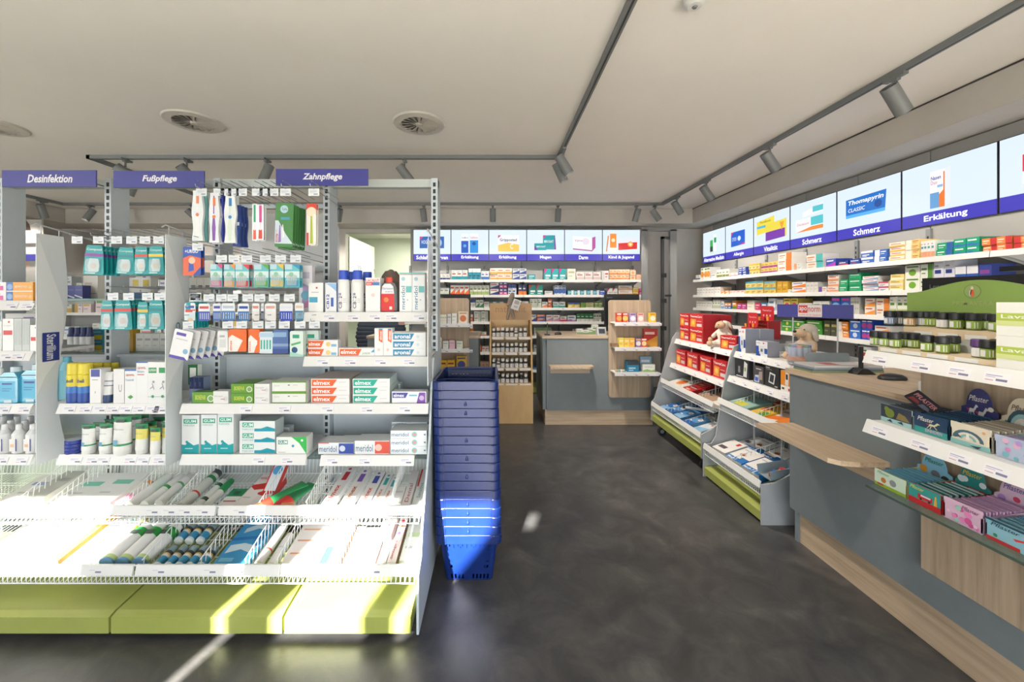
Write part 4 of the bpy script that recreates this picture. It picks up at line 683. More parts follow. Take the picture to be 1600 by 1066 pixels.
# ---- disinfection bay (left edge)
D1, D2, D3, D4 = 'the top disinfection shelf', 'the second disinfection shelf', 'the third disinfection shelf', 'the lowest disinfection shelf'
boxes(-30, 9, 441, 1.39, 1.93, '#f3eff2', [('r', .5, .15, .9, .6, '#e0559a'), ('r', .1, .7, .8, .8, '#c8c8d0')], 'white and pink carton', rows=2, shelf_=D1, d=.1)
boxes(10, 52, 441, 1.39, 1.93, '#f2a63c', [('r', 0, 0, .24, 1, '#3f70b8'), ('c', .12, .5, .3, '#8ab0e0'), ('t', 'BEPANTHEN', .32, .42, .8, .66, '#fdf2d8'), ('c', .9, .5, .18, '#f6c878'), ('r', 0, 0, 1, .1, '#f6efe0')], 'orange wound cream carton', rows=2, shelf_=D1, d=.1)
boxes(4, 21, 498, 1.145, 1.915, WH, [('r', .08, .5, .9, .64, '#d8383a'), ('t', 'CUTASEPT', .1, .76, .8, .8, '#b8b8b8'), ('c', .6, .9, .03, '#d8383a')], 'white carton with red badge', shelf_=D2, d=.05)
boxes(22, 47, 498, 1.145, 1.915, '#c9cfcc', [('r', .06, .2, .44, .95, '#bcc3c0'), ('r', .54, .2, .94, .95, '#bcc3c0')], 'grey carton turned sideways', n=2, shelf_=D2, d=.05)
boxes(47, 62, 508, 1.145, 1.91, WH, [('r', .08, .4, .8, .54, '#d8383a'), ('c', .6, .9, .03, '#3a5ab0')], 'shorter white carton with red badge', shelf_=D2, d=.05)
boxes(-20, 3, 502, 1.145, 1.93, '#dfe4e2', [('r', .3, .3, .8, .4, '#a8b0b0')], 'pale carton at left edge', shelf_=D2, d=.05)
boxes(8, 56, 490, 1.145, 2.03, '#f0eee9', [('r', .3, .1, .9, .5, '#b0524a'), ('r', .6, .6, .95, .9, '#8a6ab0')], 'cream carton behind the front row', shelf_=D2, d=.06)
def canister(px, Y, z, w_, h, label, tilt=0):
    m = MB().prism(rpoly(w_, h*.74, .012), 1, -.03, .03, mat('#4fb4d8', .15)).prism([(-w_*.5, h*.72), (w_*.5, h*.72), (w_*.32, h*.86), (-w_*.2, h*.86)], 1, -.03, .03, mat('#63c0de', .15))
    m.prints(w_, h, [('r', .1, .14, .86, .62, '#58bce2'), ('r', .2, .52, .72, .57, '#23408f'), ('r', .2, .4, .7, .42, '#2a70b0'), ('r', .2, .34, .6, .36, '#2a70b0'), ('r', .3, .02, .7, .1, '#d8eef6')], -.03)
    o = tag(m.build('disinfectant_bottle', None, (XX(px, Y), Y, z)), label, 'bottle'); MB().loft([(h*.855, w_*.22, w_*.22), (h, w_*.21, w_*.21)], '#dff0f6', 18, w_*.06).build('cap', o)
canister(24, 1.95, Z3, .095, ZZ(573, 1.95)-Z3, f'light blue disinfectant bottle with pale cap on {D3}'); canister(58, 1.96, Z3, .1, ZZ(569, 1.96)-Z3, f'second light blue disinfectant bottle, half behind the flag on {D3}')
bottle('white_bottle', 'bottle', f'white bottle at the left edge on {D3}', (XX(0, 1.94), 1.94, Z3), [(0, .03), (.12, .03), (.14, .016)], [(.138, .014), (.17, .0135)], None, bc='#f2f3f3', cc='#f6f6f6')
k = 0
for Y, pxs in ((1.94, (8, 30, 52)), (2.0, (-6, 17, 39, 60)), (2.07, (6, 27, 48))):
    for px in pxs:
        k += 1
        def pr(m): m.quad((-.018, -.0262, .015), (.012, -.0262, .015), (.012, -.0262, .075), (-.018, -.0262, .075), '#f6f2ee'); m.quad((.012, -.0262, .015), (.018, -.0262, .015), (.018, -.0262, .075), (.012, -.0262, .075), '#3a4a90'); m.quad((-.012, -.0268, .035), (.006, -.0268, .035), (.006, -.0268, .05), (-.012, -.0268, .05), '#e8c0a0')
        bottle('white_bottle', 'bottle', f"white hand bottle, {ORD[pxs.index(px)]} from left, {'front middle rear'.split()[(Y>1.95)+(Y>2.05)]} row on {D4}", (XX(px, Y), Y, Z4), [(0, .025), (.003, .0258), (.095, .0258), (.115, .013)], [(.112, .0125), (.14, .012), (.142, .01)], pr, group='white hand disinfectant bottles', bc='#f3f4f4', cc='#fafafa')
# ================================================================== hooks and hanging packs of the gondola
HOOK = mat('#b9bdc0', .3, .6)
_hk = {}
def hook(px, py, Yf=1.85, tick=True):
    """double wire hook: px, py is where its front end shows"""
    x, z = XX(px, Yf), ZZ(py, Yf)
    if 'h' not in _hk:
        L = YP+.02-1.85
        _hk['h'] = MB().tube([(0, -.004, .014), (0, 0, .002), (0, L, -.006)], .0022, HOOK, 5).tube([(0, .01, .032), (0, L, .026)], .002, HOOK, 5).mesh('peg_hook')
        _hk['t'] = MB().box(-.026, .026, 0, .001, -.0, .036, '#e9eef0').prints(.052, .036, [('r', .12, .6, .8, .68, '#b9bfd0'), ('r', .12, .44, .6, .5, '#c6cad8'), ('r', .5, .15, .88, .32, '#9a9fb4')]).mesh('price_ticket')
    o = put('peg_hook', _hk['h'], go, (x, Yf, z))
    if tick: put('price_ticket', _hk['t'], o, (0, .035, -.034))
def card(w_, h, pr, base, outline=None, d=.004, blister=None):
    o = outline or rpoly(w_, h, min(.008, w_*.2)); m = MB().prism(o, 1, 0, d, base); m.prints(w_, h, pr)
    return m
def hang(x0, x1, y0, y1, mk, desc, n=1, Yf=1.89, dy=.02, lean=0, blister=None, group=None, name='hanging_pack', cat='pack', where='', dx=0, tilt=0, shx=None, alt=None):
    w_, h = XX(x1, Yf)-XX(x0, Yf), ZZ(y0, Yf)-ZZ(y1, Yf); xc, zb = (XX(x0, Yf)+XX(x1, Yf))/2, ZZ(y1, Yf)
    me = mk(w_, h).mesh(name)
    for k in range(n):
        m2 = me if not alt or k % 2 == 0 else alt(w_, h).mesh(name)
        o = put(name, m2, None, (xc+dx*k, Yf+dy*k, zb+random.uniform(-.002, .002)), (lean, tilt, random.uniform(-.03, .03)))
        if blister: blister(w_, h).build('blister', o)
        tag(o, desc+(f', {ORD[k]} from the front' if n > 1 else '')+where, cat, (desc+' row') if n > 1 else group)
TEAL = '#15a0a4'
def compeed(acc, mid, word='Compeed'):
    def mk(w_, h):
        m = card(w_, h, [('t', word, .14, .8, .86, .9, '#d8f0ef', {'heavy': .6}), ('r', .05, .62, .95, .72, acc), ('p', [(.3, .1), (.72, .1), (.8, .3), (.7, .55), (.3, .55), (.2, .3)], '#cfeceb'), ('c', .5, .3, .11, mid), ('r', .1, .03, .6, .07, '#bfe4e2')], TEAL, outline=[(w_*.5, h*.04), (w_*.5, h*.1), (w_*.46, h*.5), (w_*.4, h*.9), (w_*.34, h), (-w_*.34, h), (-w_*.4, h*.9), (-w_*.46, h*.5), (-w_*.5, h*.1), (-w_*.5, h*.04), (-w_*.46, 0), (w_*.46, 0)]); return m
    return mk
def blis(c='#dfeeee'):
    def mk(w_, h): return MB().prism(rpoly(w_*.66, h*.46, w_*.12, y0=h*.08), 1, -.008, -.0024, mat(c, .1, alpha=.3))
    return mk
R1, R2 = ' in upper plaster row', ' in lower plaster row'
hang(129, 162, 383, 429, compeed('#8a3aa0', '#f0c8b0'), 'teal plaster pack with purple stripe', 5, where=R1, tilt=.05, blister=blis())
hang(181, 209, 387, 429, compeed('#128a90', '#e8b890'), 'plain teal heel plaster pack', 3, where=R1, tilt=.05, blister=blis())
hang(209, 232, 386, 429, compeed('#d8503c', '#e8c8b0'), 'teal plaster pack with red stripe', 3, where=R1, blister=blis())
hang(231, 256, 385, 429, compeed('#e8c84a', '#e8c8a0'), 'teal plaster pack with yellow stripe', 3, where=R1, blister=blis())
hang(157, 177, 470, 515, compeed('#c83a3a', '#e8b8a0'), 'teal toe plaster pack with dark red stripe', 2, where=R2, blister=blis())
hang(178, 206, 469, 515, compeed('#d8403c', '#e8b8a0'), 'teal foot plaster pack with red stripe', 5, where=R2, blister=blis())
hang(214, 232, 472, 515, compeed('#e8c040', '#e8c0a0'), 'narrow teal plaster pack with amber stripe', 2, where=R2, blister=blis())
hang(231, 256, 469, 515, compeed('#128a90', '#e8b890'), 'teal ankle plaster pack', 4, where=R2, blister=blis())
hang(289, 306, 472, 513, compeed('#d8503c', '#e8c0a0'), 'teal plaster pack right of the turquoise flag', 5, where=R2)
def urgo(w_, h): return card(w_, h, [('t', '+URGO', .1, .78, .85, .9, '#ffffff', {'heavy': 1}), ('p', [(.0, 0), (.55, 0), (1, .3), (1, .6), (.4, .7), (0, .6)], '#ea6a40'), ('p', [(.3, .12), (.62, .18), (.56, .62), (.34, .6)], '#2f58b8'), ('c', .5, .52, .12, '#f0c8a8')], '#2a55b4')
hang(286, 314, 385, 430, urgo, 'blue and orange spray plaster pack', 2, where=' right of the turquoise flag')
# toothbrush packs: wavy blisters
def wavy(w_, h, a=.16):
    n = 14; L = [(-w_/2*(1-a*(1-math.cos(2*math.pi*(i/n*1.5+.12)))*.5*1.6), h*i/n) for i in range(n+1)]; R = [(w_/2*(1-a*(1-math.cos(2*math.pi*(i/n*1.5+.12)))*.5*1.6), h*i/n) for i in range(n+1)]
    return L+R[::-1]
def brush(base, col, grip):
    def mk(w_, h):
        m = MB().prism(wavy(w_, h)[::-1], 1, 0, .012, base)
        m.prints(w_, h, [('p', [(.36, .04), (.6, .04), (.66, .3), (.52, .62), (.56, .95), (.44, .95), (.42, .6), (.3, .3)], col), ('r', .4, .74, .64, .9, grip), ('r', .16, .5, .84, .58, '#e8eef2'), ('c', .5, .52, .035, grip)]); return m
    return mk
TB = ' on the toothbrush row'
hang(299, 318, 297, 376, brush('#eef4f5', '#f6f6f6', '#e88a60'), 'white toothbrush pack with salmon print', 3, where=TB, dy=.025, alt=brush('#8ad0d0', '#d8f0f0', '#4ab0b4'))
hang(326, 343, 302, 380, brush('#eef1f6', '#8a5ab0', '#e8824a'), 'white toothbrush pack with violet handle', 2, where=TB, dy=.02)
hang(338, 350, 303, 378, brush('#3a46b0', '#cfd4f0', '#2a308a'), 'royal blue toothbrush pack', 3, where=TB, Yf=1.91, dy=.02)
hang(350, 369, 302, 380, brush('#f0f4f4', '#dcecdc', '#3a8ac8'), 'white and pale green toothbrush pack', 2, where=TB, dy=.02)
hang(363, 376, 320, 384, brush('#2f4a98', '#8aa8dc', '#cfd8ec'), 'navy toothbrush pack', 3, where=TB, Yf=1.91, dy=.025)
def plainbrush(c, c2):
    def mk(w_, h): return card(w_, h, [('r', .3, .5, .7, .97, c), ('p', [(.2, .04), (.8, .04), (.75, .3), (.25, .3)], c2), ('r', .38, .28, .62, .5, '#f4e8e8')], mat('#eef2f4', .12))
    return mk
hang(394, 402, 318, 376, plainbrush('#2fa880', '#e8684a'), 'slim pack with green toothbrush', 2, where=TB); hang(402, 412, 320, 376, plainbrush('#e04a9a', '#d8503c'), 'slim pack with pink toothbrush', 2, where=TB)
def greenpack(w_, h): return card(w_, h, [('c', .48, .86, .09, '#bcd8e8'), ('t', 'TePe', .35, .83, .65, .89, '#3a8a5a'), ('r', .3, .62, .8, .68, '#4aa0b8'), ('p', [(0, .08), (1, .08), (.6, .3), (.18, .6), (0, .6)], '#d4e2ee'), ('p', [(.2, .1), (.36, .12), (.3, .5), (.24, .5)], '#9a7ac0'), ('p', [(.44, .2), (.54, .24), (.44, .52), (.4, .5)], '#f0f2f0'), ('t', 'Brush', .05, .1, .18, .4, '#c84a4a')], '#4a8a4a')
hang(429, 457, 318, 387, greenpack, 'green and white interdental brush card', 6, where=TB, dy=.024, tilt=.03)
def kid(w_, h): return card(w_, h, [('r', 0, .86, 1, 1, '#e0482f'), ('c', .5, .8, .12, '#f0e2c8'), ('p', [(.36, .04), (.66, .04), (.6, .7), (.42, .7)], '#b8c83a'), ('r', .0, .0, .22, .3, '#d84a3a'), ('r', .74, .1, 1, .74, '#f6f2ee')], '#f0ece6')
hang(479, 494, 318, 383, kid, 'red and yellow child toothbrush pack', 2, where=TB)
def inter(c):
    def mk(w_, h): return card(w_, h, [('r', 0, .78, .5, 1, '#bfe0e8'), ('p', [(.5, 1), (1, 1), (1, .76)], c), ('r', 0, .42, 1, .7, '#d8f0ee'), ('c', .45, .56, .1, '#8ac8a0'), ('r', .06, .04, .94, .3, c)]+[('r', .12+.16*i, .3, .17+.16*i, .42, '#f4f6f6') for i in range(5)], '#6cc4cf')
    return mk
IB = ' in the interdental brush row'
for a, b, c, k in ((329, 347, '#e0508a', 'pink'), (350, 367, '#f09a3a', 'orange'), (368, 389, '#e04048', 'red'), (397, 420, '#62b048', 'green'), (422, 443, '#e8c048', 'yellow'), (445, 468, '#3a9ac0', 'blue')):
    hang(a, b, 413, 449, inter(c), f'turquoise interdental pack with {k} handles', 2, where=IB, dy=.03, blister=blis())
boxes(467, 488, 415, Z1+.0, 1.975, '#f1eff4', [('p', [(.2, .1), (.7, .1), (.8, .55), (.3, .62)], '#b8a8d0'), ('r', .3, .72, .8, .86, '#c8c4d8'), ('c', .5, .36, .1, '#6aa8c0'), ('p', [(.1, .06), (.6, .1), (.8, .3), (.5, .2)], '#d88ab8')], 'tall white carton with lilac picture', shelf_=S1, d=.03)
def small(c, c2): return lambda w_, h: card(w_, h, [('r', 0, .0, 1, .55, c), ('r', .1, .7, .9, .85, c2)]+[('r', .14+.18*i, .1, .19+.18*i, .45, '#dce6ee') for i in range(5)], '#eceff2')
SB = ' in the small brush row'
for i, (a, b, c, c2) in enumerate(((288, 305, '#e8eef2', '#3a5ab0'), (310, 328, '#3a52b0', '#c8504a'), (333, 345, '#3a6ab8', '#4a4ab0'), (346, 367, '#3f78b8', '#b8c8d8'), (372, 389, '#3f78b8', '#2a50a0'), (394, 405, '#e9e4e0', '#d88a78'), (408, 412, '#20264a', '#c0c4d0'), (414, 431, '#efe9e6', '#e0a898'), (437, 457, '#2f4ac0', '#dfe4f4'), (461, 474, '#3f86a8', '#dcc8b0'))):
    hang(a, b, 474, 501, small(c, c2), ('small white and blue brush pack', 'small blue pack with red line')[i == 1]+f', {ORD[i]} from left', 1, where=SB)
hang(263, 293, 515, 561, lambda w_, h: card(w_, h, [('r', .14, .8, .66, .9, '#5a4ab0'), ('p', [(0, 0), (1, 0), (.8, .1), (0, .1)], '#5a4ab0'), ('c', .8, .3, .09, '#8ab8d8'), ('r', .16, .66, .8, .7, '#d0d0d4')], '#f3f3f4'), 'slanted white pack with violet print', 6, Yf=1.86, dy=.032, tilt=.22, where=' in the floss row', dx=.012)
FR = ' in the floss row'
hang(340, 356, 517, 549, lambda w_, h: card(w_, h, [('r', .2, .2, .8, .6, '#d8dcdc'), ('r', .2, .7, .7, .8, '#b0b4b8')], '#f0f0ee'), 'clear white floss pack', 2, where=FR)
def orange(w_, h): return card(w_, h, [('p', [(0, 0), (.5, 0), (.8, .5), (.2, .75), (0, .6)], '#f2ece6'), ('tv', 'elmex', .06, .05, .2, .5, '#ea5a2a', {'heavy': 1}), ('c', .5, .4, .14, '#f8f4f0')], '#f0702f')
hang(357, 385, 514, 549, orange, 'orange and white floss pouch', 2, where=FR, dy=.03); hang(388, 406, 514, 551, orange, 'narrow orange floss pouch', 2, where=FR, dy=.03)
hang(405, 428, 518, 552, lambda w_, h: card(w_, h, [('r', .1, .2, .2, .62, '#3ab0a0'), ('r', .3, .2, .4, .62, '#3ab0a0'), ('r', .5, .2, .6, .62, '#3ab0a0'), ('r', .7, .2, .8, .62, '#3ab0a0'), ('r', 0, .75, 1, .95, '#b8d4e8')], '#dfecf0'), 'pale pack with teal floss picks', 1, where=FR)
hang(426, 450, 516, 553, lambda w_, h: card(w_, h, [('r', 0, .3, 1, .42, '#8ea8cc'), ('r', 0, 0, 1, .2, '#3a5494'), ('r', .1, .7, .9, .9, '#8fb0d4')], '#5674ac'), 'slate blue floss pack', 4, where=FR, dy=.02)
def gumf(w_, h): return card(w_, h, [('r', .2, .72, .7, .86, '#3aa080'), ('p', [(.1, .5), (.8, .6), (.8, .52), (.1, .42)], '#58b070'), ('c', .35, .26, .12, '#2a5a8a'), ('p', [(0, .0), (1, .0), (1, .06), (0, .2)], '#a8d8c8')], '#dfeee6')
hang(453, 474, 518, 558, gumf, 'pale green floss pack with blue seal', 2, where=FR); hang(476, 498, 517, 559, gumf, 'second pale green floss pack beside toothpaste', 2, where=FR, Yf=1.94)
# hooks and their bars
for z in (ZZ(321, YP), ZZ(418, YP), ZZ(480, YP), ZZ(520, YP)):
    MB().box(GX[2]+.02, GX[1]-.02, YP+.02, YP+.045, z-.012, z+.012, STEEL_M).build('hook_bar', go)
for z in (ZZ(402, YP), ZZ(472, YP)):
    MB().box(GX[3]+.02, GX[2]-.02, YP+.02, YP+.045, z-.012, z+.012, STEEL_M).build('hook_bar', go)
for px in (306, 334, 345, 357, 370, 395, 407, 420, 440, 485): hook(px, 292)
for px in (108, 142, 171, 195, 216, 238): hook(px, 368)
for px in (300,): hook(px, 379)
for px in (165, 190, 220, 240, 297): hook(px, 458)
for px in (338, 358, 378, 408, 432, 456): hook(px, 398)
for px in (296, 318, 338, 356, 380, 399, 422, 446): hook(px, 460)
for px in (285, 348, 370, 396, 416, 438, 463, 486): hook(px, 503)
# ================================================================== goods lying in the wire bins
def lying(px, py_front, bin_, w_, L, d, base, pr, label, cat='box', name='product_box', lean=-78, yaw=0, side=None, group=None, lift=0):
    """a flat pack on the bin floor, front edge at t along the floor"""
    (ya, za), (yb, zb) = bin_[1], bin_[2]; t = py_front; Y = ya+.01+(yb-ya)*t; z = za+(zb-za)*t+.006+lift
    m = MB(); v = [(-w_/2, 0, 0), (w_/2, 0, 0), (w_/2, d, 0), (-w_/2, d, 0), (-w_/2, 0, L), (w_/2, 0, L), (w_/2, d, L), (-w_/2, d, L)]
    m.add(v, [(0, 3, 2, 1), (0, 1, 5, 4), (2, 3, 7, 6)], base); m.add(v, [(1, 2, 6, 5), (3, 0, 4, 7), (4, 5, 6, 7)], side or base); m.prints(w_, L, pr)
    o = m.build(name, None, (XX(px, Y), Y, z+d), (math.radians(lean), 0, yaw)); return tag(o, label, cat, group)
def lie_tube(px, t, bin_, r, L, secs, capc, label, name='cream_tube', cat='tube', lean=-78, yaw=0, group=None, flat=False):
    (ya, za), (yb, zb) = bin_[1], bin_[2]; Y = ya+.01+(yb-ya)*t; z = za+(zb-za)*t+.006+r
    m = MB()
    if flat: m.loft([(L*u, r*(1.0+.25*u), max(.003, r*(1-u)**.6), c) for u, c in secs], secs[0][1], 16)
    else: m.loft([(L*u, r, r, c) for u, c in secs], secs[0][1], 16)
    o = tag(m.build(name, None, (XX(px, Y), Y, z), (math.radians(lean), 0, yaw)), label, cat, group)
    MB().loft([(L*secs[-1][0], r*.96, r*.96), (L*secs[-1][0]+.03, r*.9, r*.9), (L*secs[-1][0]+.034, r*.7, r*.7)] if not flat else [(-.024, r*.9, r*.9), (0, r*.95, r*.95)], capc, 16).build('cap', o); return o
U, LW = ' in the upper wire bins', ' in the lower wire bins'
PL = lambda c='#d8d8d8', c2='#c8c8c8': [('r', .15, .6, .85, .72, c), ('r', .15, .3, .6, .36, c2)]
lying(25, .1, UP, .2, .2, .035, '#f2f2f0', PL('#9aa8d8'), 'large white pack at the left edge'+U)
lying(52, .18, UP, .1, .2, .04, '#c9cbc4', PL('#b0b4ac'), 'grey carton leaning beside white pack'+U)
lying(105, .1, UP, .16, .22, .03, '#f4f6f4', [('r', .1, .55, .7, .7, '#8ad8c0'), ('r', .1, .3, .5, .34, '#d0d0d0')], 'first white pack with mint print'+U)
lying(150, .12, UP, .13, .22, .03, '#f4f6f4', [('r', .1, .6, .8, .75, '#8ad8c0'), ('r', .1, .3, .5, .34, '#d0d0d0')], 'second white pack with mint print'+U)
lie_tube(186, .1, UP, .022, .19, [(0, '#f0a0c0'), (.3, '#f2eee8'), (.7, '#f0a050'), (.8, '#f2f0ec')], '#f0f0ee', 'white cream tube with pink end'+U, yaw=-.15)
lie_tube(202, .08, UP, .024, .22, [(0, '#f1f3f1'), (.5, '#dfeee4'), (.8, '#f1f3f1')], '#e9ecea', 'white roll-on bottle left of green tubes'+U, yaw=-.1, name='lotion_bottle', cat='bottle')
lie_tube(226, .1, UP, .022, .2, [(0, '#f0f2ee'), (.45, '#dcead8'), (.52, '#3f9a5a'), (.6, '#f0f2ee'), (.85, '#f0f2ee')], '#eef0ee', 'first white foot cream bottle with green stripe'+U, yaw=-.1, name='lotion_bottle', cat='bottle')
lie_tube(248, .15, UP, .02, .2, [(0, '#f0f2ee'), (.5, '#eeeeee'), (.6, '#68b080'), (.66, '#f0f2ee'), (.85, '#f0f2ee')], '#dfe2e0', 'second white foot cream bottle with green stripe'+U, name='lotion_bottle', cat='bottle')
lie_tube(283, .05, UP, .024, .26, [(0, '#d7dcd4'), (.3, '#c83a3a'), (.34, '#d7dcd4'), (.6, '#d7dcd4'), (.7, '#2f8a52'), (.78, '#d7dcd4'), (.85, '#d7dcd4')], '#4e5657', 'long grey spray bottle with dark cap'+U, name='spray_bottle', cat='bottle')
lie_tube(307, .05, UP, .018, .2, [(0, '#e8ece6'), (.2, '#44564e'), (.3, '#e8ece6'), (.7, '#2f6a4a'), (.8, '#e8ece6')], '#e8ebe8', 'small bottle with dark bands'+U, name='lotion_bottle', cat='bottle')
lie_tube(324, .12, UP, .017, .18, [(0, '#eceee8'), (.4, '#eceee8'), (.5, '#2f9a5a'), (.8, '#2f9a5a')], '#2f8a52', 'small green and white tube'+U)
lying(349, .02, UP, .075, .13, .028, '#eff1ec', [('r', 0, .58, 1, 1, '#1f8a58'), ('r', .3, .66, .7, .86, '#3b5a4a'), ('r', .1, .3, .9, .36, '#c85a5a')], 'white carton with green top'+U)
lying(378, .05, UP, .075, .22, .035, '#f2eeec', [('t', 'ratioDent', .08, .82, .92, .92, '#c84a44', {'heavy': .6}), ('p', [(0, .62), (1, .72), (1, .5), (.4, .46), (0, .56)], '#d83a34'), ('r', .1, .2, .6, .24, '#d0c8c8')], 'first red and white carton'+U, side='#c8342e', yaw=-.05)
lying(400, .05, UP, .075, .2, .035, '#f2eeec', [('p', [(0, .42), (1, .62), (1, .4), (.4, .3), (0, .36)], '#d83a34'), ('t', 'ratioDent', .08, .7, .92, .8, '#c84a44', {'heavy': .6})], 'second red and white carton'+U, side='#c8342e')
lying(418, .3, UP, .06, .24, .03, '#dfe8f0', [('r', 0, .8, 1, 1, '#d83a34'), ('c', .5, .5, .1, '#58a8d8'), ('r', 0, 0, .1, 1, '#d83a34')], 'upright red and blue carton behind'+U, lean=-50, side='#c8342e')
lie_tube(410, .02, UP, .03, .2, [(0, '#e8402e'), (.12, '#e8402e'), (.2, '#2f9a5a'), (.9, '#2f9a5a'), (1, '#2f9a5a')], '#e85a38', 'green toothpaste tube with red cap'+U, flat=True, yaw=-.7)
lie_tube(436, .02, UP, .03, .18, [(0, '#d83a34'), (.2, '#d83a34'), (.3, '#2f8a58'), (1, '#3a9a6a')], '#d83a34', 'second green toothpaste tube with red cap'+U, flat=True, yaw=-.5)
o = tag(MB().loft([(0, .045, .045), (.02, .05, .05), (.035, .04, .04), (.04, .02, .02)], '#f0a070', 24).build('denture_cup', None, (XX(442, 1.83), 1.83, .408), (math.radians(-25), 0, 0)), 'round orange denture cup'+U, 'cup'); MB().loft([(.0405, .018, .018), (.046, .014, .014)], '#f6d8b8', 20).build('lid_knob', o)
BR = [('509', '#d84038', '#c02f3a'), ('538', '#d87a48', '#7a5ab0'), ('565', '#d85048', '#4a5ab0'), ('584', '#d87a58', '#3ab0a8'), ('598', '#d87058', '#3aa8b0')]
for i, (px, c, c2) in enumerate(BR):
    lying(int(px), .04, UP, .058 if i < 3 else .04, .3-.02*i, .03, '#f3f2f0', [('tv', 'elmex', .2, .1, .6, .5, c, {'heavy': 1}), ('r', .3, .62, .75, .84, c2), ('c', .5, .92, .03, c2)], f'white toothbrush carton, {ORD[i]} of five right of the cup'+U, side='#dfe4e8', yaw=-.06)
lying(633, .05, UP, .04, .26, .03, '#f3f0ee', [('tv', 'Dental', .25, .1, .7, .6, '#b84a4a')], 'white toothbrush carton near the right end'+U); lying(650, .05, UP, .042, .27, .03, '#f3f2f0', [('r', 0, .5, .2, 1, '#d8343a'), ('tv', 'Sensitive', .3, .2, .7, .6, '#4aa8a0')], 'white carton with red edge at the right end'+U)
lying(618, .1, UP, .05, .12, .03, '#f2f2f0', PL(), 'short plain white carton'+U)
# lower
lying(-12, .05, LO, .22, .3, .03, '#f2f4f6', [('tv', 'SEPTANA', .66, .1, .82, .7, '#4a7ab0', {'heavy': 1})], 'white pack with blue lettering at the left edge'+LW)
lying(38, .05, LO, .14, .3, .03, '#f4f2ee', [('r', .1, .55, .8, .58, '#d8b0a8'), ('r', .1, .3, .7, .33, '#e0c0a0')], 'first white leaflet pack'+LW); lying(72, .05, LO, .1, .28, .035, '#f4f1ea', [('r', .7, 0, 1, 1, '#e8a84a'), ('r', .1, .5, .5, .55, '#e8c8a0')], 'white and amber carton'+LW, side='#e0a04a')
lying(108, .02, LO, .07, .26, .035, '#f4f6f2', [('r', .1, .7, .8, .86, '#8ad0b8'), ('r', .1, .1, .5, .16, '#e8b060')], 'white carton with mint label'+LW); lying(132, .05, LO, .1, .28, .03, '#f3f6f1', [('r', .1, .82, .6, .9, '#7ad0c0'), ('r', .1, .3, .3, .36, '#6ac8b8'), ('r', .92, 0, 1, 1, '#c8c03a')], 'second white carton with mint label'+LW, side='#bcb43a')
for px, k in ((166, 'first'), (191, 'second'), (217, 'third')):
    o = lie_tube(px, .02, LO, .032, .21, [(0, '#6aa0c8'), (.04, '#b8cf8a'), (.12, '#f1f2f0'), (.62, '#f1f2f0'), (.68, '#2fa048'), (.86, '#2fa048')], '#f2f3f1', f'{k} large white lotion bottle with green band'+LW, name='lotion_bottle', cat='bottle', group='large lotion bottles with green band')
    MB().quad((-.02, -.0325, .135), (.02, -.0325, .135), (.02, -.0325, .16), (-.02, -.0325, .16), '#3b4a44').build('label', o)
lie_tube(150, .04, LO, .02, .17, [(0, '#eef2ee'), (.5, '#8ad0a8'), (.7, '#eef2ee'), (.86, '#eef2ee')], '#dfe6e2', 'small mint bottle left of the large lotion bottles'+LW, name='lotion_bottle', cat='bottle')
for r_ in range(2):
    for i in range(5):
        o = lie_tube(244+i*17-r_*0, .02+r_*.36, LO, .019, .085, [(0, '#e4ecee'), (.12, '#3f9ac4'), (.5, '#e4e8ea'), (.62, '#e0b050'), (.7, '#39484e'), (.86, '#39484e')], '#8fa4a8', f"small blue roll bottle, {ORD[i]} from left, {('front', 'back')[r_]} row"+LW, name='roll_on_bottle', cat='bottle', group='small blue roll bottles')
lying(358, .02, LO, .15, .29, .03, '#3f9ad0', [('p', [(.1, .2), (.5, .28), (.9, .2), (.95, .34), (.5, .4), (.1, .36)], '#cfe4ee'), ('p', [(.2, .6), (.6, .7), (.95, .66), (.9, .76), (.5, .8), (.2, .7)], '#cfe4ee'), ('r', .1, .05, .5, .12, '#7cc4e8'), ('p', [(0, .44), (1, .5), (1, .56), (0, .5)], '#2f7ac0')], 'blue bath pack with white feet'+LW)
lie_tube(404, .05, LO, .02, .22, [(0, '#f2f2f0'), (.3, '#d8604a'), (.34, '#f4f4f2'), (.86, '#f4f4f2')], '#f4f4f4', 'slim white bottle with red ring'+LW, name='lotion_bottle', cat='bottle'); lie_tube(424, .02, LO, .022, .16, [(0, '#f4f4f4'), (.5, '#c8dcec'), (.55, '#f4f4f4'), (.86, '#f4f4f4')], '#f4f4f4', 'short white bottle'+LW, name='lotion_bottle', cat='bottle')
lying(469, .02, LO, .17, .3, .04, '#f6f4f2', [('r', .1, .82, .9, .86, '#f0b890'), ('r', .1, .6, .8, .63, '#f0b890'), ('r', .1, .38, .8, .41, '#f0a888'), ('r', .1, .14, .7, .17, '#f0a888')], 'large white carton with orange lines'+LW)
lying(503, .02, LO, .05, .3, .035, '#f4f2f2', [('r', .1, .0, .9, .3, '#3f7ab4'), ('r', .1, .5, .9, .55, '#e8a070')], 'first white toothbrush carton with blue foot'+LW, side='#6a90b8'); lying(520, .02, LO, .05, .31, .035, '#f4f2f2', [('tv', 'elmex', .3, .05, .7, .4, '#3a7ab8', {'heavy': 1}), ('r', .1, .5, .9, .55, '#e88a58'), ('r', .1, .86, .9, .94, '#e8a070')], 'second white toothbrush carton with blue lettering'+LW, side='#d89a80')
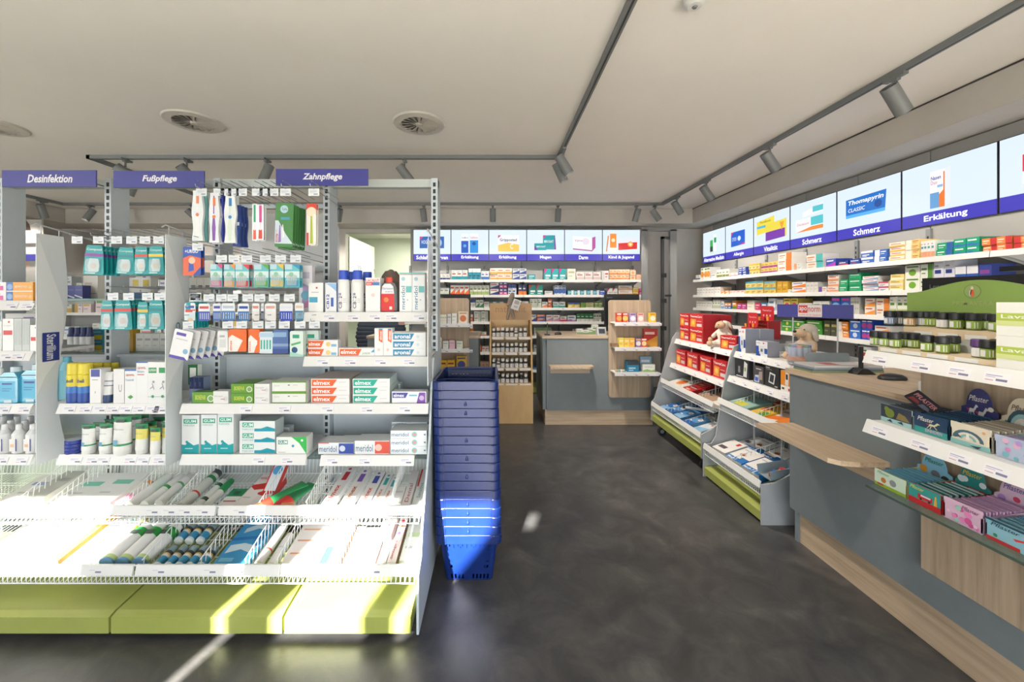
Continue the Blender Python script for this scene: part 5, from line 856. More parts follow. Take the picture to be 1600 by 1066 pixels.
lying(543, .05, LO, .04, .2, .035, '#f2efe6', [('r', .2, .3, .7, .6, '#e0c8a0')], 'cream carton'+LW); lying(560, .03, LO, .05, .2, .035, '#f4f2f0', [('r', 0, 0, .14, 1, '#c85a68')], 'white carton with dusky red edge'+LW); lying(578, .03, LO, .045, .2, .035, '#f4f2f0', PL('#e0c8c8'), 'plain white carton right of red edge'+LW)
for px, k, c in ((596, 'first', '#c84a58'), (611, 'second', '#b83a48'), (604, 'third', '#a06a98')):
    lying(px, .03 if k != 'third' else .3, LO, .04, .3 if k != 'third' else .2, .035, '#f2eae6', [('c', .5, .8, .035, c), ('c', .4, .55, .03, '#8a5a98'), ('tv', 'dentagard', .2, .06, .6, .4, c, {'heavy': .5}), ('c', .6, .68, .028, '#e0a060')], f'{k} white carton with flower dots'+LW, lift=.036 if k == 'third' else 0, side='#c89a98')
lying(637, .04, LO, .075, .22, .04, '#f1f3ea', PL('#c8d8a8'), 'white carton at the right end'+LW)
# ================================================================== stack of blue shopping baskets
def basket_meshes():
    W2, D2, H = .163, .215, .243
    def ring(hw, hd, r, z, ns=22, nc=4):
        pts = []
        for k, (cx, cy, a0) in enumerate(((hw-r, -hd+r, -90), (hw-r, hd-r, 0), (-hw+r, hd-r, 90), (-hw+r, -hd+r, 180))):
            for i in range(nc): t = math.radians(a0+90*i/nc); pts.append((cx+r*math.cos(t), cy+r*math.sin(t), z, 'c'))
            nx = [(hw, hd-r), (-hw+r, hd), (-hw, -hd+r), (hw-r, -hd)][k]; st = (cx+r*math.cos(math.radians(a0+90)), cy+r*math.sin(math.radians(a0+90)))
            for i in range(ns): pts.append((st[0]+(nx[0]-st[0])*i/ns, st[1]+(nx[1]-st[1])*i/ns, z, i))
        return pts
    zs = [0, .008, .032, .05, .066, .082, .098, .114, .13, .146, .16, .172, .18, .205, .243]
    rings = []
    for z in zs:
        t = z/.243; rings.append(ring(.117+.031*t, .172+.031*t, .022, z))
    m = MB(); n = len(rings[0]); flat = [p[:3] for r in rings for p in r]; fs = []
    for k in range(len(zs)-1):
        for j in range(n):
            c = rings[k][j][3]
            hole = False
            if c != 'c':
                if k == 1 and c not in (9, 10, 11, 12) and c % 2 == 1: hole = True
                if k == 11 and c % 3 == 1: hole = True
                if 2 < k < 11 and k % 2 == 0 and c in (1, 2, 19, 20): hole = True
                if k == 12 and c % 2 == 0: hole = True
            if not hole: fs.append((k*n+j, k*n+(j+1) % n, (k+1)*n+(j+1) % n, (k+1)*n+j))
    fs.append(tuple(range(n-1, -1, -1)))
    m.add(flat, fs, BLUE_M)
    rm = MB()
    def rect(hw, hd, r, z): return [p[:3] for p in ring(hw, hd, r, z, 1, 5)]
    prof = [(.148, .203, .243), (.158, .212, .2445), (W2, D2, .240), (W2-.001, D2-.001, .203), (W2-.004, D2-.004, .202), (W2-.004, D2-.004, .238)]
    rr = [rect(a, b, .03, z) for a, b, z in prof]; k = len(rr[0])
    for i in range(len(rr)-1): rm.add(rr[i]+rr[i+1], [(j, (j+1) % k, k+(j+1) % k, k+j) for j in range(k)], BLUE_M)
    for sx in (-1, 1):
        for q in range(3): rm.box(sx*(.128-.008*q)-.0015, sx*(.128-.008*q)+.0015, -D2-.0045, -D2+.002, .204, .239, BLUE_M)
    rm.box(-.12, .12, -D2-.001, -D2+.003, .238, .2435, BLUE_M)
    hm = MB()
    for s in (-1, 1): pass
    hm.tube([(-.148, -.14, .236), (-.125, -.14, .240), (-.1, -.14, .2415), (.1, -.14, .2415), (.125, -.14, .240), (.148, -.14, .236)], .0032, BLUE_M, 6)
    h2 = MB().tube([(-.148, .14, .236), (-.125, .14, .240), (.125, .14, .240), (.148, .14, .236)], .0032, BLUE_M, 6)
    cl = MB().loft([(0, .006, .004), (.006, .0075, .005), (.014, .004, .003), (.02, .0025, .002)], BLUE_M, 10, 0, -D2-.002)
    return m.mesh('basket_body'), rm.mesh('rim'), hm.mesh('handle'), h2.mesh('handle'), cl.mesh('clip')
BM = basket_meshes(); NB = 18
for k in range(NB):
    zz = k*.0443
    o = put('shopping_basket', BM[0], None, (-.119-.0009*k+random.uniform(-.001, .001), 2.12, zz+.001), (0, 0, random.uniform(-.006, .006)))
    tag(o, f"blue plastic shopping basket, {ORD[k]} from the floor in the tall stack" if 0 < k < NB-1 else ('blue plastic shopping basket at the bottom of the tall stack, standing on floor' if k == 0 else 'empty blue plastic shopping basket on top of the tall stack'), 'basket', 'stacked blue shopping baskets')
    put('rim', BM[1], o); put('handle', BM[2], o); put('handle', BM[3], o)
    if k in (1, 2, 3, 4, 7, 9, 11, 14, 15): put('clip', BM[4], o, (0, 0, .215))
# ================================================================== the two sale racks on the right (built facing -X)
RZ = -math.pi/2
def wpt(X, Y, z): return (-Y, X, z)                              # world -> rack-local
def rack(label, yn, yf, zb, far, near, shelves, bins, wheels, xb=2.32):
    o = thing('sale_rack', label, 'rack', (0, 0, 0), (0, 0, RZ)); a, b = -yf, -yn
    MB().prism([(x, z) for x, z in far], 0, a-.012, a, RACK_M).build('side_panel', o)
    MB().prism([(x, z) for x, z in near], 0, b, b+.012, RACK_M).build('side_panel', o)
    MB().box(a, b, xb-.02, xb, zb, 1.03, RACK_M).build('back_panel', o)
    MB().prism([(1.67, zb), (1.67, zb+.055), (1.70, zb+.066), (2.2, zb+.11), (2.2, zb)], 0, a+.001, b-.001, LIME_M).build('base_panel', o)
    for z, xf in shelves:
        s = MB().box(a+.003, b-.003, xf+.012, xb-.02, z-.016, z, WHITE_M).build('shelf', o)
        MB().prism([(xf-.012, z-.044), (xf+.006, z-.047), (xf+.012, z+.003), (xf+.006, z+.003)], 0, a+.002, b-.002, WHITE_M).build('price_rail', s)
        n = 5
        for i in range(n): put('price_ticket', TICK if i % 2 else TICKR, s, (a+(b-a)*(i+.6)/n, xf-.0105, z-.038), (math.radians(-22), 0, 0))
        if z > .9:
            for q in (.3, .72): MB().box(a+(b-a)*q-.004, a+(b-a)*q+.004, xf+.02, xf+.028, .25, z-.02, '#c2c8cb').build('upright', o)
    for prof, dv in bins: wire_bin(prof, a+.008, b-.008, [(a+.004, b-.004)], [a+(b-a)*q for q in dv], parent=o, pitch=.018)
    for y in ((a+.08, b-.08) if wheels else ()):
        for x in (1.74, 2.2):
            c = MB().box(y-.014, y+.014, x-.03, x+.03, .085, zb, '#4a4d4f').build('caster', o)
            MB().loft([(-.011, .034, .034), (-.009, .042, .042), (.009, .042, .042), (.011, .034, .034)], '#26282a', 20, M4=Matrix.Translation((y, x, .042)) @ Matrix.Rotation(math.pi/2, 4, 'Y')).loft([(-.0125, .02, .02), (.0125, .02, .02)], '#9aa0a2', 14, M4=Matrix.Translation((y, x, .042)) @ Matrix.Rotation(math.pi/2, 4, 'Y')).build('wheel', c)
    return o
AY0, AY1, BY0, BY1 = 2.43, 3.085, 3.125, 4.1
low = [(1.665, 0.0), (1.665, .25), (1.75, .262), (1.84, .31), (1.92, .4), (2.0, .5), (2.32, .62), (2.32, 0.0)]
farA = [(1.665, .0), (1.665, .25), (1.73, .262), (1.765, .32), (1.79, .5), (1.83, .74), (1.88, .96), (1.91, 1.03), (1.96, 1.05), (2.32, 1.05), (2.32, .0)]
farB = [(1.665, .13), (1.665, .32), (1.7, .36), (1.77, .6), (1.85, .88), (1.89, 1.0), (1.93, 1.05), (2.32, 1.05), (2.32, .13)]
nearB = [(1.665, .13), (1.665, .32), (1.74, .36), (1.85, .45), (2.0, .55), (2.32, .6), (2.32, .13)]
A1, A2 = [(1.78, .625), (1.81, .55), (2.16, .62), (2.18, .74)], [(1.67, .262), (1.70, .19), (2.14, .27), (2.16, .42)]
B1, B2 = [(1.77, .572), (1.80, .50), (2.16, .57), (2.18, .68)], [(1.67, .327), (1.70, .255), (2.14, .33), (2.16, .46)]
rack('grey sale rack with lime base standing on the floor by the counter', AY0, AY1, .02, farA, low, ((.99, 1.91), (.80, 1.86)), ((A1, (.2, .62)), (A2, (.45, .8))), False)
rack('grey sale rack with lime base on wheels, nearer the back wall', BY0, BY1, .13, farB, nearB, ((.985, 1.915), (.735, 1.865)), ((B1, (.35, .7)), (B2, (.3, .66))), True)
def rbox(X, yn, yf, z, h, d, base, pr, label, cat='box', side=None, name='product_box', rot=0, group=None):
    """box whose printed front looks along -X; yn, yf its near and far ends"""
    me = boxmesh(abs(yf-yn)-.002, h, d, base, pr, (label,), side)
    return tag(put(name, me, None, (X, (yn+yf)/2, z+.0006), (0, 0, RZ+rot)), label, cat, group)
RED = '#c8232c'
THERM = [('p', [(0, 0), (1, 0), (1, .16), (0, .1)], '#d83038'), ('p', [(.06, .1), (.46, .1), (.5, .62), (.1, .66)], '#f2a03a'), ('c', .28, .38, .16, '#f6d070'), ('t', 'ThermaCare', .05, .76, .92, .9, '#ffffff', {'heavy': .6}), ('r', .55, .14, .92, .34, '#d8d4d4'), ('r', .55, .48, .9, .54, '#e8a0a0')]
T1 = 'on the wheeled sale rack top shelf'
for c, (yn, yf, cn) in enumerate(((3.88, 4.07, 'far'), (3.62, 3.87, 'near'))):
    for r in range(2): rbox(1.95, yn, yf, .985+r*.137, .136, .16, RED, THERM, f"red heat wrap box, {('lower', 'upper')[r]} {cn} of four {T1}", group='red heat wrap boxes in the big block')
for k in range(2):
    for r in range(2): rbox(2.115, 3.62+.0*k, 3.85, .985+r*.137, .134, .1, RED, [('r', .1, .4, .8, .5, '#e06068')], f"plain red box side, {('lower', 'upper')[r]}, behind the red block {T1}", group='red boxes behind the block') if k == 0 else None
rbox(1.945, 3.15, 3.30, .985, .115, .09, RED, THERM, f'single red heat wrap box before the sheep {T1}', rot=.35)
for i, (yn, yf) in enumerate(((3.86, 4.06), (3.62, 3.84), (3.40, 3.60), (3.18, 3.38))):
    rbox(1.905, yn, yf, .735, .15, .24, RED, THERM, f'red heat wrap box, {ORD[i]} from the far end on the wheeled rack second shelf', group='red heat wrap boxes in a row', rot=random.uniform(-.06, .06))
# plush toys: one skinned body, muzzle, ears, nose and eyes as parts
def plush(label, loc, rz, nodes, edges, m, parts, scale=1):
    me = bpy.data.meshes.new('soft_toy'); me.from_pydata([Vector(n[:3])*scale for n in nodes], edges, []); me.materials.append(m)
    o = put('soft_toy', me, None, loc, (0, 0, rz)); tag(o, label, 'soft toy')
    sk = o.modifiers.new('skin', 'SKIN'); sk.use_smooth_shade = True
    for i, n in enumerate(nodes):
        d = me.skin_vertices[0].data[i]; d.radius = (n[3]*scale, n[3]*scale); d.use_root = i == 0
    ss = o.modifiers.new('sub', 'SUBSURF'); ss.levels = 2; ss.render_levels = 2
    for nm, (x, y, z), (rx, ry, rz_), mm, rot in parts:
        prof = [(rz_*math.sin(t), max(.0004, rx*math.cos(t)), max(.0004, ry*math.cos(t))) for t in (math.radians(-90+18*i) for i in range(11))]
        MB().loft([(p[0]*scale, p[1]*scale, p[2]*scale) for p in prof], mm, 14).build(nm, o, Vector((x, y, z))*scale, rot)
    return o
FUR = noise_mat('cream_plush', [(.3, '#ddd4c4'), (.7, '#efe8da')], 40, (.9, 1), bump=.6, bscale=90); SKINM = noise_mat('tan_plush', [(.3, '#c9a988'), (.7, '#d6b898')], 30, (.9, 1), bump=.2, bscale=90)
GFUR = noise_mat('grey_plush', [(.3, '#aca396'), (.7, '#c2b9aa')], 40, (.9, 1), bump=.6, bscale=90)
sit = [(0, 0, .05, .05), (0, -.005, .10, .052), (0, -.005, .15, .036), (0, -.012, .2, .054), (0, -.02, .23, .034),
       (-.05, -.03, .03, .024), (-.065, -.085, .028, .020), (.05, -.03, .03, .024), (.065, -.085, .028, .020),
       (-.05, -.01, .13, .02), (-.085, -.04, .075, .018), (.05, -.01, .13, .02), (.085, -.04, .075, .018)]
sed_ = [(0, 1), (1, 2), (2, 3), (3, 4), (0, 5), (5, 6), (0, 7), (7, 8), (1, 9), (9, 10), (1, 11), (11, 12)]
plush('cream plush sheep with tan face sitting between the red boxes', (2.02, 3.41, .986), RZ+.55, sit, sed_, FUR, [
    ('muzzle', (0, -.055, .192), (.04, .034, .034), SKINM, (0, 0, 0)), ('nose', (0, -.088, .197), (.006, .004, .004), mat('#5a4438'), (0, 0, 0)),
    ('eye', (-.018, -.062, .228), (.005, .004, .005), mat('#2a2522'), (0, 0, 0)), ('eye', (.018, -.062, .228), (.005, .004, .005), mat('#2a2522'), (0, 0, 0)),
    ('ear', (-.055, -.005, .19), (.012, .018, .036), GFUR, (0, .5, 0)), ('ear', (.055, -.005, .19), (.012, .018, .036), GFUR, (0, -.5, 0)),
    ('foot', (-.067, -.105, .028), (.026, .02, .026), SKINM, (0, 0, 0)), ('foot', (.067, -.105, .028), (.026, .02, .026), SKINM, (0, 0, 0)),
    ('hand', (-.09, -.052, .06), (.018, .018, .02), SKINM, (0, 0, 0)), ('hand', (.09, -.052, .06), (.018, .018, .02), SKINM, (0, 0, 0))], 1.0)
plush('cream plush dog with black nose in profile beside the tube jar', (2.13, 2.64, .99), RZ+.2, sit, sed_, SKINM, [
    ('muzzle', (0, -.07, .2), (.036, .05, .032), SKINM, (0, 0, 0)), ('nose', (0, -.115, .212), (.012, .012, .01), mat('#2a2522'), (0, 0, 0)),
    ('cap_fur', (0, .005, .222), (.058, .056, .046), GFUR, (0, 0, 0)), ('ear', (-.055, .0, .19), (.012, .026, .05), GFUR, (0, .25, 0)), ('ear', (.055, .0, .19), (.012, .026, .05), GFUR, (0, -.25, 0)),
    ('eye', (-.024, -.06, .226), (.005, .004, .005), mat('#2a2522'), (0, 0, 0)), ('eye', (.024, -.06, .226), (.005, .004, .005), mat('#2a2522'), (0, 0, 0)),
    ('foot', (-.072, -.11, .028), (.026, .02, .028), SKINM, (0, 0, 0)), ('foot', (.07, -.11, .028), (.026, .02, .028), SKINM, (0, 0, 0))], .92)
# red pouch displays behind
def pouch_box(X, yn, yf, z, label):
    o = rbox(X, yn, yf, z, .15, .1, RED, [('p', [(.1, .1), (.9, .1), (.9, .62), (.1, .7)], '#f0a03a'), ('t', 'ThermaCare', .1, .76, .9, .88, '#f6d8a0'), ('r', .2, .3, .4, .5, '#d84a2a'), ('r', .5, .2, .8, .4, '#f6c860')], label, side='#b01f28')
    w_ = abs(yf-yn); MB().prism(rpoly(w_*.9, .12, .02, y0=.15), 1, .05, .053, RED).prints(w_*.9, .27, [('t', 'ThermaCare', .15, .84, .85, .89, '#ffffff'), ('r', .2, .68, .3, .74, '#f0c8c8'), ('r', .45, .68, .55, .74, '#f0c8c8'), ('r', .7, .68, .8, .74, '#f0c8c8')], .05).build('header_card', o)
    for i in range(4): MB().box(-w_*.4+i*w_*.2, -w_*.25+i*w_*.2, .02+.012*i, .026+.012*i, .14, .18, ('#f0a03a', RED)[i % 2]).build('pouch', o)
pouch_box(2.1, 3.16, 3.30, 1.02, 'red and orange pouch display box right of the plush sheep'); pouch_box(2.215, 3.14, 3.31, 1.075, 'higher red pouch display box behind the first pouch box')
MB_ = MB().box(-.09, .09, 0, .1, 0, .089, '#8d9295').build('riser', None, (2.205, 3.23, .9855), (0, 0, RZ)); tag(MB_, 'grey riser block under the higher red pouch box', 'riser')
MB_ = MB().box(-.09, .09, 0, .1, 0, .034, '#8d9295').build('riser', None, (2.1, 3.23, .9855), (0, 0, RZ)); tag(MB_, 'low grey riser under the pouch box by the sheep', 'riser')
AN = [('r', 0, .0, .4, .3, '#2a55a8'), ('p', [(.3, .14), (.7, .14), (.7, .7), (.3, .7)], '#e4e6ea'), ('r', .42, .3, .6, .5, '#6a7a78'), ('r', .0, .3, .25, .66, '#2a58b0'), ('r', .75, .2, 1, .55, '#2a58b0'), ('r', .62, .84, .74, .92, '#d8443a'), ('r', .08, .84, .4, .89, '#b8bcc8')]
SIDEG = '#9da3b4'
A_ = 'on the near sale rack'
rbox(1.935, 2.99, 3.075, .99, .182, .105, '#f1f2f5', AN, f'tall white and blue device box with grey side {A_}', side=SIDEG)
rbox(2.045, 2.985, 3.07, .99, .18, .105, '#f1f2f5', AN, f'second tall device box behind the first {A_}', side=SIDEG)
rbox(1.935, 2.75, 2.87, .99, .108, .085, '#f1f2f5', AN, f'low white and blue device box {A_}', side=SIDEG)
rbox(1.93, 2.47, 2.54, .99, .03, .05, '#f0efec', [('r', .5, .2, .9, .8, '#6a6c70')], f'small flat white carton before the tube jar {A_}')
jar = thing('tube_jar', 'clear jar of pale blue effervescent tubes beside the plush dog', 'jar', (1.965, 2.50, .9902))
MB().loft([(0, .07, .055), (.14, .08, .062)], mat('#f4f6f8', .05, alpha=.22), 24, caps=False).build('wall', jar); MB().loft([(.0, .069, .054), (.004, .07, .055)], '#e8ecee', 24).build('bottom', jar)
MB().loft([(.018, .0705, .0555), (.05, .0735, .058)], mat('#f0b89a', .3), 24, caps=False).build('label_band', jar)
for i in range(9):
    a = 2*math.pi*i/9; t = MB().loft([(.006, .016, .016, '#c2cce8'), (.105, .016, .016, '#c2cce8')], '#c2cce8', 12).build('tube', jar, (.048*math.cos(a), .036*math.sin(a), 0)); MB().loft([(.105, .0165, .0165), (.12, .0165, .0165)], ('#e8904a', '#5a9a5a', '#7a8ac8')[i % 3], 12).build('cap', t)
# near rack second shelf
BLK = '#2b2c2f'
rbox(1.90, 2.895, 3.06, .80, .145, .1, BLK, [('c', .3, .35, .1, '#8a8c8e'), ('r', .23, .25, .37, .6, '#8a8c8e'), ('p', [(.6, .1), (.85, .1), (.9, .8), (.68, .92)], '#dcdedf'), ('r', .68, .4, .8, .6, '#8ab04a'), ('r', .1, .06, .6, .1, '#d8d8d8')], f'black box with white thermometer picture {A_}')
rbox(1.90, 2.74, 2.85, .80, .12, .09, '#4b4a4c', [('p', [(.1, .05), (.6, .05), (.6, .5), (.2, .45)], '#c8d0e8'), ('r', .2, .1, .5, .35, '#4a68c0'), ('p', [(.5, .2), (.9, .25), (.9, .75), (.6, .7)], '#a89a94'), ('r', .3, .82, .8, .88, '#d8d8d8')], f'dark grey box with small device picture {A_}')
rbox(1.90, 2.59, 2.725, .80, .15, .09, BLK, [('p', [(.25, .2), (.65, .15), (.75, .62), (.35, .68)], '#e0e2e2'), ('p', [(.32, .26), (.6, .22), (.67, .56), (.4, .6)], '#39404a'), ('t', 'boso', .1, .84, .35, .92, '#e8e8e8'), ('r', .1, .78, .5, .8, '#a0a0a0'), ('r', .7, .06, .9, .1, '#c8c8c8')], f'black box with blood pressure meter picture {A_}', side='#1f2022')
rbox(1.895, 2.46, 2.57, .80, .135, .08, '#f4f2ee', [('r', 0, .3, 1, 1, '#f0962e'), ('p', [(.35, .35), (.6, .3), (.66, .9), (.4, .95)], '#e6e6e8'), ('r', .42, .6, .58, .86, '#30343a'), ('r', .1, .1, .3, .2, '#404040'), ('r', .6, .08, .8, .2, '#e05a4a')], f'white and orange box with thermometer picture {A_}')
# goods in the rack bins
def rlying(bin_, t, yc, w_, L, d, base, pr, label, lean=-76, yaw=0, side=None, lift=0, cat='box', name='product_box', group=None):
    (xa, za), (xb, zb) = bin_[1], bin_[2]; X = xa+.012+(xb-xa)*t; z = za+(zb-za)*t+.006+lift
    m = MB(); v = [(-w_/2, 0, 0), (w_/2, 0, 0), (w_/2, d, 0), (-w_/2, d, 0), (-w_/2, 0, L), (w_/2, 0, L), (w_/2, d, L), (-w_/2, d, L)]
    m.add(v, [(0, 3, 2, 1), (0, 1, 5, 4), (2, 3, 7, 6)], base); m.add(v, [(1, 2, 6, 5), (3, 0, 4, 7), (4, 5, 6, 7)], side or base); m.prints(w_, L, pr)
    return tag(m.build(name, None, (X, yc, z+d), (math.radians(lean), 0, RZ+yaw)), label, cat, group)
K1, K2, K3, K4 = ' in the wheeled rack upper bin', ' in the wheeled rack lower bin', ' in the near rack upper bin', ' in the near rack lower bin'
rlying(B1, .0, 3.93, .28, .24, .035, '#efece6', [('c', .5, .4, .24, '#f0a040'), ('c', .52, .42, .17, '#e8742a'), ('r', .1, .75, .9, .82, '#6a9a3a')], 'white heat pad box with orange glow'+K1)
rlying(B1, .45, 3.95, .24, .18, .05, '#8a8f80', [('r', .2, .4, .8, .6, '#a8ac98')], 'grey green box at the back'+K1)
for i, (y, t, l_) in enumerate(((3.68, .02, 0), (3.62, .3, .03), (3.56, .55, 0))): rlying(B1, t, y, .16, .13, .04, '#c42c2e', [('r', .1, .5, .9, .8, '#5a1a1c'), ('r', .15, .55, .85, .62, '#f0e0d0'), ('r', .2, .15, .6, .3, '#e8c8a0')], f'red packet with black print, {ORD[i]} from front'+K1, lift=l_, yaw=.1*i)
rlying(B1, .05, 3.38, .24, .2, .035, '#b0917a', [('c', .4, .5, .15, '#3a2f2a'), ('c', .42, .52, .1, '#b0917a')], 'brown box with black curl print'+K1); rlying(B1, .3, 3.5, .16, .2, .04, '#4a4648', [('r', .1, .6, .9, .8, '#8a3a38')], 'dark grey box'+K1)
rlying(B1, .02, 3.2, .12, .2, .035, '#efe6da', [('c', .4, .5, .2, '#e88a4a'), ('r', .1, .8, .8, .9, '#c84a3a')], 'cream box with orange flower print'+K1)
BL = lambda a: [('p', [(0, 0), (1, 0), (1, .4), (0, .2)], a), ('r', .5, .55, .85, .75, '#f2f2f2'), ('r', .6, .6, .7, .7, '#d83a34'), ('r', .1, .3, .4, .36, '#e8f0f8')]
for i, (y, t, c) in enumerate(((3.98, .02, '#2f6fb8'), (3.84, .05, '#5f98cc'), (3.68, .05, '#4f8ac4'), (3.5, .02, '#5f9ccf'), (3.92, .5, '#2a5fa8'), (3.76, .55, '#2a62ac'), (3.3, .03, '#d8e0e8'), (3.2, .4, '#e2e6ea'))):
    rlying(B2, t, y, .13 if i < 6 else .11, .2, .035, c, BL('#2a68b4' if i % 2 else '#8fbce0'), f"{'blue' if i < 6 else 'white'} bandage packet, {ORD[i]} counted along"+K2, yaw=random.uniform(-.2, .2), group='bandage packets')
o = thing('massage_roller', 'black and silver rod lying across the blue packets', 'rod', (1.80, 3.52, .385), (0, 0, RZ)); MB().tube([(-.16, 0, 0), (.0, .04, .03), (.2, .12, .05)], .012, '#2a2a2c', 8).build('handle', o); MB().tube([(-.1, -.008, .014), (.16, .09, .053)], .012, '#b8bcc0', 8).build('sleeve', o)
rlying(A1, .0, 2.93, .22, .2, .05, '#7fa8a4', [('r', .06, .1, .94, .5, '#9cc0b8'), ('r', .2, .1, .7, .4, '#d8d24a')], 'open teal tray with yellow packs'+K3); rlying(A1, .02, 2.73, .14, .16, .04, '#e8c23a', [('r', .1, .5, .5, .9, '#d8603a'), ('r', .5, .1, .9, .5, '#5a9a4a')], 'yellow pack with red and green print'+K3)
for i, (y, c) in enumerate(((2.84, '#d84a2a'), (2.78, '#e8a02a'), (2.68, '#4a9a5a'))): rlying(A1, .4, y, .07, .15, .03, c, PL('#f6e6c0'), f"small {('red', 'amber', 'green')[i]} pack behind the yellow one"+K3)
rlying(A1, .03, 2.6, .13, .22, .03, '#f3ece4', [('p', [(0, .1), (1, .3), (1, .6), (0, .4)], '#ea7a2e'), ('r', .1, .75, .8, .85, '#d8a080')], 'first white pack with orange stripe'+K3, yaw=.15); rlying(A1, .06, 2.5, .1, .22, .045, '#ee8a32', [('r', .1, .5, .9, .7, '#f6e0c8')], 'orange pack'+K3)
for i in range(3): rlying(A1, .7, 2.52+.09*i, .08, .12, .03, '#8a8f94', PL('#b8c0c8'), f'grey pack, {ORD[i]} from near end at back'+K3)
MED = [('p', [(0, 0), (1, 0), (1, .34), (.62, .34), (.62, .2), (0, .2)], '#1f74be'), ('c', .4, .5, .1, '#c89078'), ('r', .3, .44, .55, .52, '#8a4a3a'), ('t', 'Medi-7', .08, .03, .6, .15, '#ffffff', {'heavy': .6}), ('r', .1, .8, .5, .86, '#b8bcc4')]
for i, (y, t, w_) in enumerate(((2.98, .02, .14), (2.80, .02, .16), (2.62, .02, .16), (2.9, .45, .16), (2.73, .47, .15), (2.56, .48, .14))):
    rlying(A2, t, y, w_, .19, .055, '#f0eeea', MED if i else [('r', .1, .2, .6, .4, '#5a4a5a'), ('r', .6, .7, .8, .9, '#d83a34')], f"{'white blue pill box' if i else 'plain white pill box'}, {ORD[i%3]} from far end, {('front', 'back')[i>2]} row"+K4, side='#1f74be' if i else '#e6e4e0', yaw=.12)
rlying(A2, .5, 3.02, .1, .16, .05, '#f0eeea', [('r', .2, .2, .8, .4, '#5a4a5a'), ('r', .6, .75, .8, .9, '#d83a34')], 'white box with red corner mark at the back'+K4)
o = thing('product_tray', 'grey open tray of red and blue sweets at the near rack end', 'tray', (1.74, 2.50, .262), (0, 0, RZ)); MB().box(-.06, .06, 0, .2, 0, .004, '#8fa0a8').box(-.06, -.056, 0, .2, 0, .06, '#8fa0a8').box(.056, .06, 0, .2, 0, .06, '#8fa0a8').box(-.06, .06, .196, .2, 0, .06, '#8fa0a8').build('shell', o, rot=(.15, 0, 0))
for i in range(5): tag(MB().loft([(0, .018, .01), (.012, .022, .014), (.024, .018, .01)], ('#d83a34', '#3a6ab8', '#e89a3a', '#d8404a', '#4a78c4')[i], 10).build('sweet_packet', None, (1.78+.028*i, 2.49+.022*(i % 2), .272+.006*i), (0, 0, i)), f"small {('red', 'blue', 'amber', 'dark red', 'light blue')[i]} sweet packet in the grey tray", 'packet')
# sign above the near rack
sg = thing('rack_sign', 'purple sign with red and white name plate on thin rods', 'sign', (2.28, 2.78, .0), (0, 0, RZ+.62))
x0 = (XX(1303, 2.75)-XX(1207, 2.75))/2; zt, zb_ = ZZ(476, 2.75), ZZ(497, 2.75)
MB().box(-x0, x0, -.004, .004, zb_, zt, NAVY).build('board', sg)
for s in (-.55, .62): MB().tube([(x0*s, .003, .99), (x0*s, .003, zb_)], .005, '#c4c8ca', 6).build('rod', sg)
MB().prints(2*x0, zt-zb_, [('r', .3, .07, .62, .97, '#efe6e4'), ('r', .31, .36, .43, .93, '#d8423a'), ('t', 'apo', .32, .42, .42, .8, '#ffffff'), ('t', 'norm', .44, .44, .6, .78, '#c85048'), ('t', 'Qualität aus der Apotheke', .31, .12, .61, .28, '#d88078')], -.004, .0006).build('name_plate', sg) if False else None
npl = MB()
for k, p in enumerate([('r', .3, .07, .62, .97, '#efe6e4'), ('r', .31, .36, .43, .93, '#d8423a'), ('t', 'apo', .32, .42, .42, .8, '#ffffff'), ('t', 'norm', .44, .44, .6, .78, '#c85048'), ('t', 'Qualität aus der Apotheke', .31, .12, .61, .28, '#d88078')]):
    sub = MB().prints(2*x0, zt-zb_, [p], -.0045, .0005*(k+1)); npl.add([(a, b, c+zb_) for a, b, c in sub.v], sub.f, sub.mats[0])
npl.build('name_plate', sg)
# ================================================================== the near counter on the right
co = thing('sales_counter', 'long grey and oak sales counter in the right foreground', 'counter', (1.72, .9, 0))
bx = lambda a, b, c, d, e, f: (a-1.72, b-1.72, c-.9, d-.9, e, f)
MB().box(*bx(1.73, 1.76, .9, 2.275, .19, .972), GREY_M).build('front_panel', co)
MB().box(*bx(1.76, 2.45, 2.25, 2.275, .0, .972), GREY_M).build('end_panel', co)
MB().box(*bx(1.77, 2.4, .9, 2.25, 0, .189), WOODH_M).build('plinth', co)
MB().box(*bx(1.76, 2.44, .92, 2.25, .19, .972), '#8a9298').build('carcass', co)
MB().box(*bx(1.715, 2.48, .88, 2.29, .972, 1.0), WOODH_M).build('worktop', co)
l = MB().prism([(1.51-1.72, 2.24-.9), (1.50-1.72, 1.75-.9), (1.53-1.72, 1.715-.9), (1.60-1.72, 1.70-.9), (1.73-1.72, 1.70-.9), (1.73-1.72, 2.25-.9)], 2, .668, .69, WOODH_M).build('bag_ledge', co)
MB().box(*bx(1.705, 1.73, 1.72, 2.23, .585, .668), WOODH_M).build('ledge_rail', l)
sp = thing('counter_shelving', 'oak panel with three shelves hung on the near counter front', 'shelf', (1.70, .6, 0))
MB().box(0, .028, .05, .95, .335, 1.2, WOOD_M).build('board', sp)
def wshelf(z, glass=False):
    if glass:
        s = MB().box(-.245, 0, .05, .925, z-.008, z, mat('#b8d0c4', .05, trans=.8)).build('glass_shelf', sp); MB().box(-.2455, -.244, .05, .925, z-.008, z, '#4a5a50').build('edge', s); return
    s = MB().box(-.24, 0 if z < 1 else .3, .05, .915, z-.014, z, WHITE_M).build('shelf', sp)
    r = MB().prism([(-.262, z-.045), (-.25, z-.047), (-.236, z+.003), (-.244, z+.003)], 1, .05, .92, WHITE_M).build('price_rail', s)
    for y in (.86, .72, .61, .52): put('price_ticket', TICKR, r, (-.2585, y, z-.04), (math.radians(-20), 0, RZ))
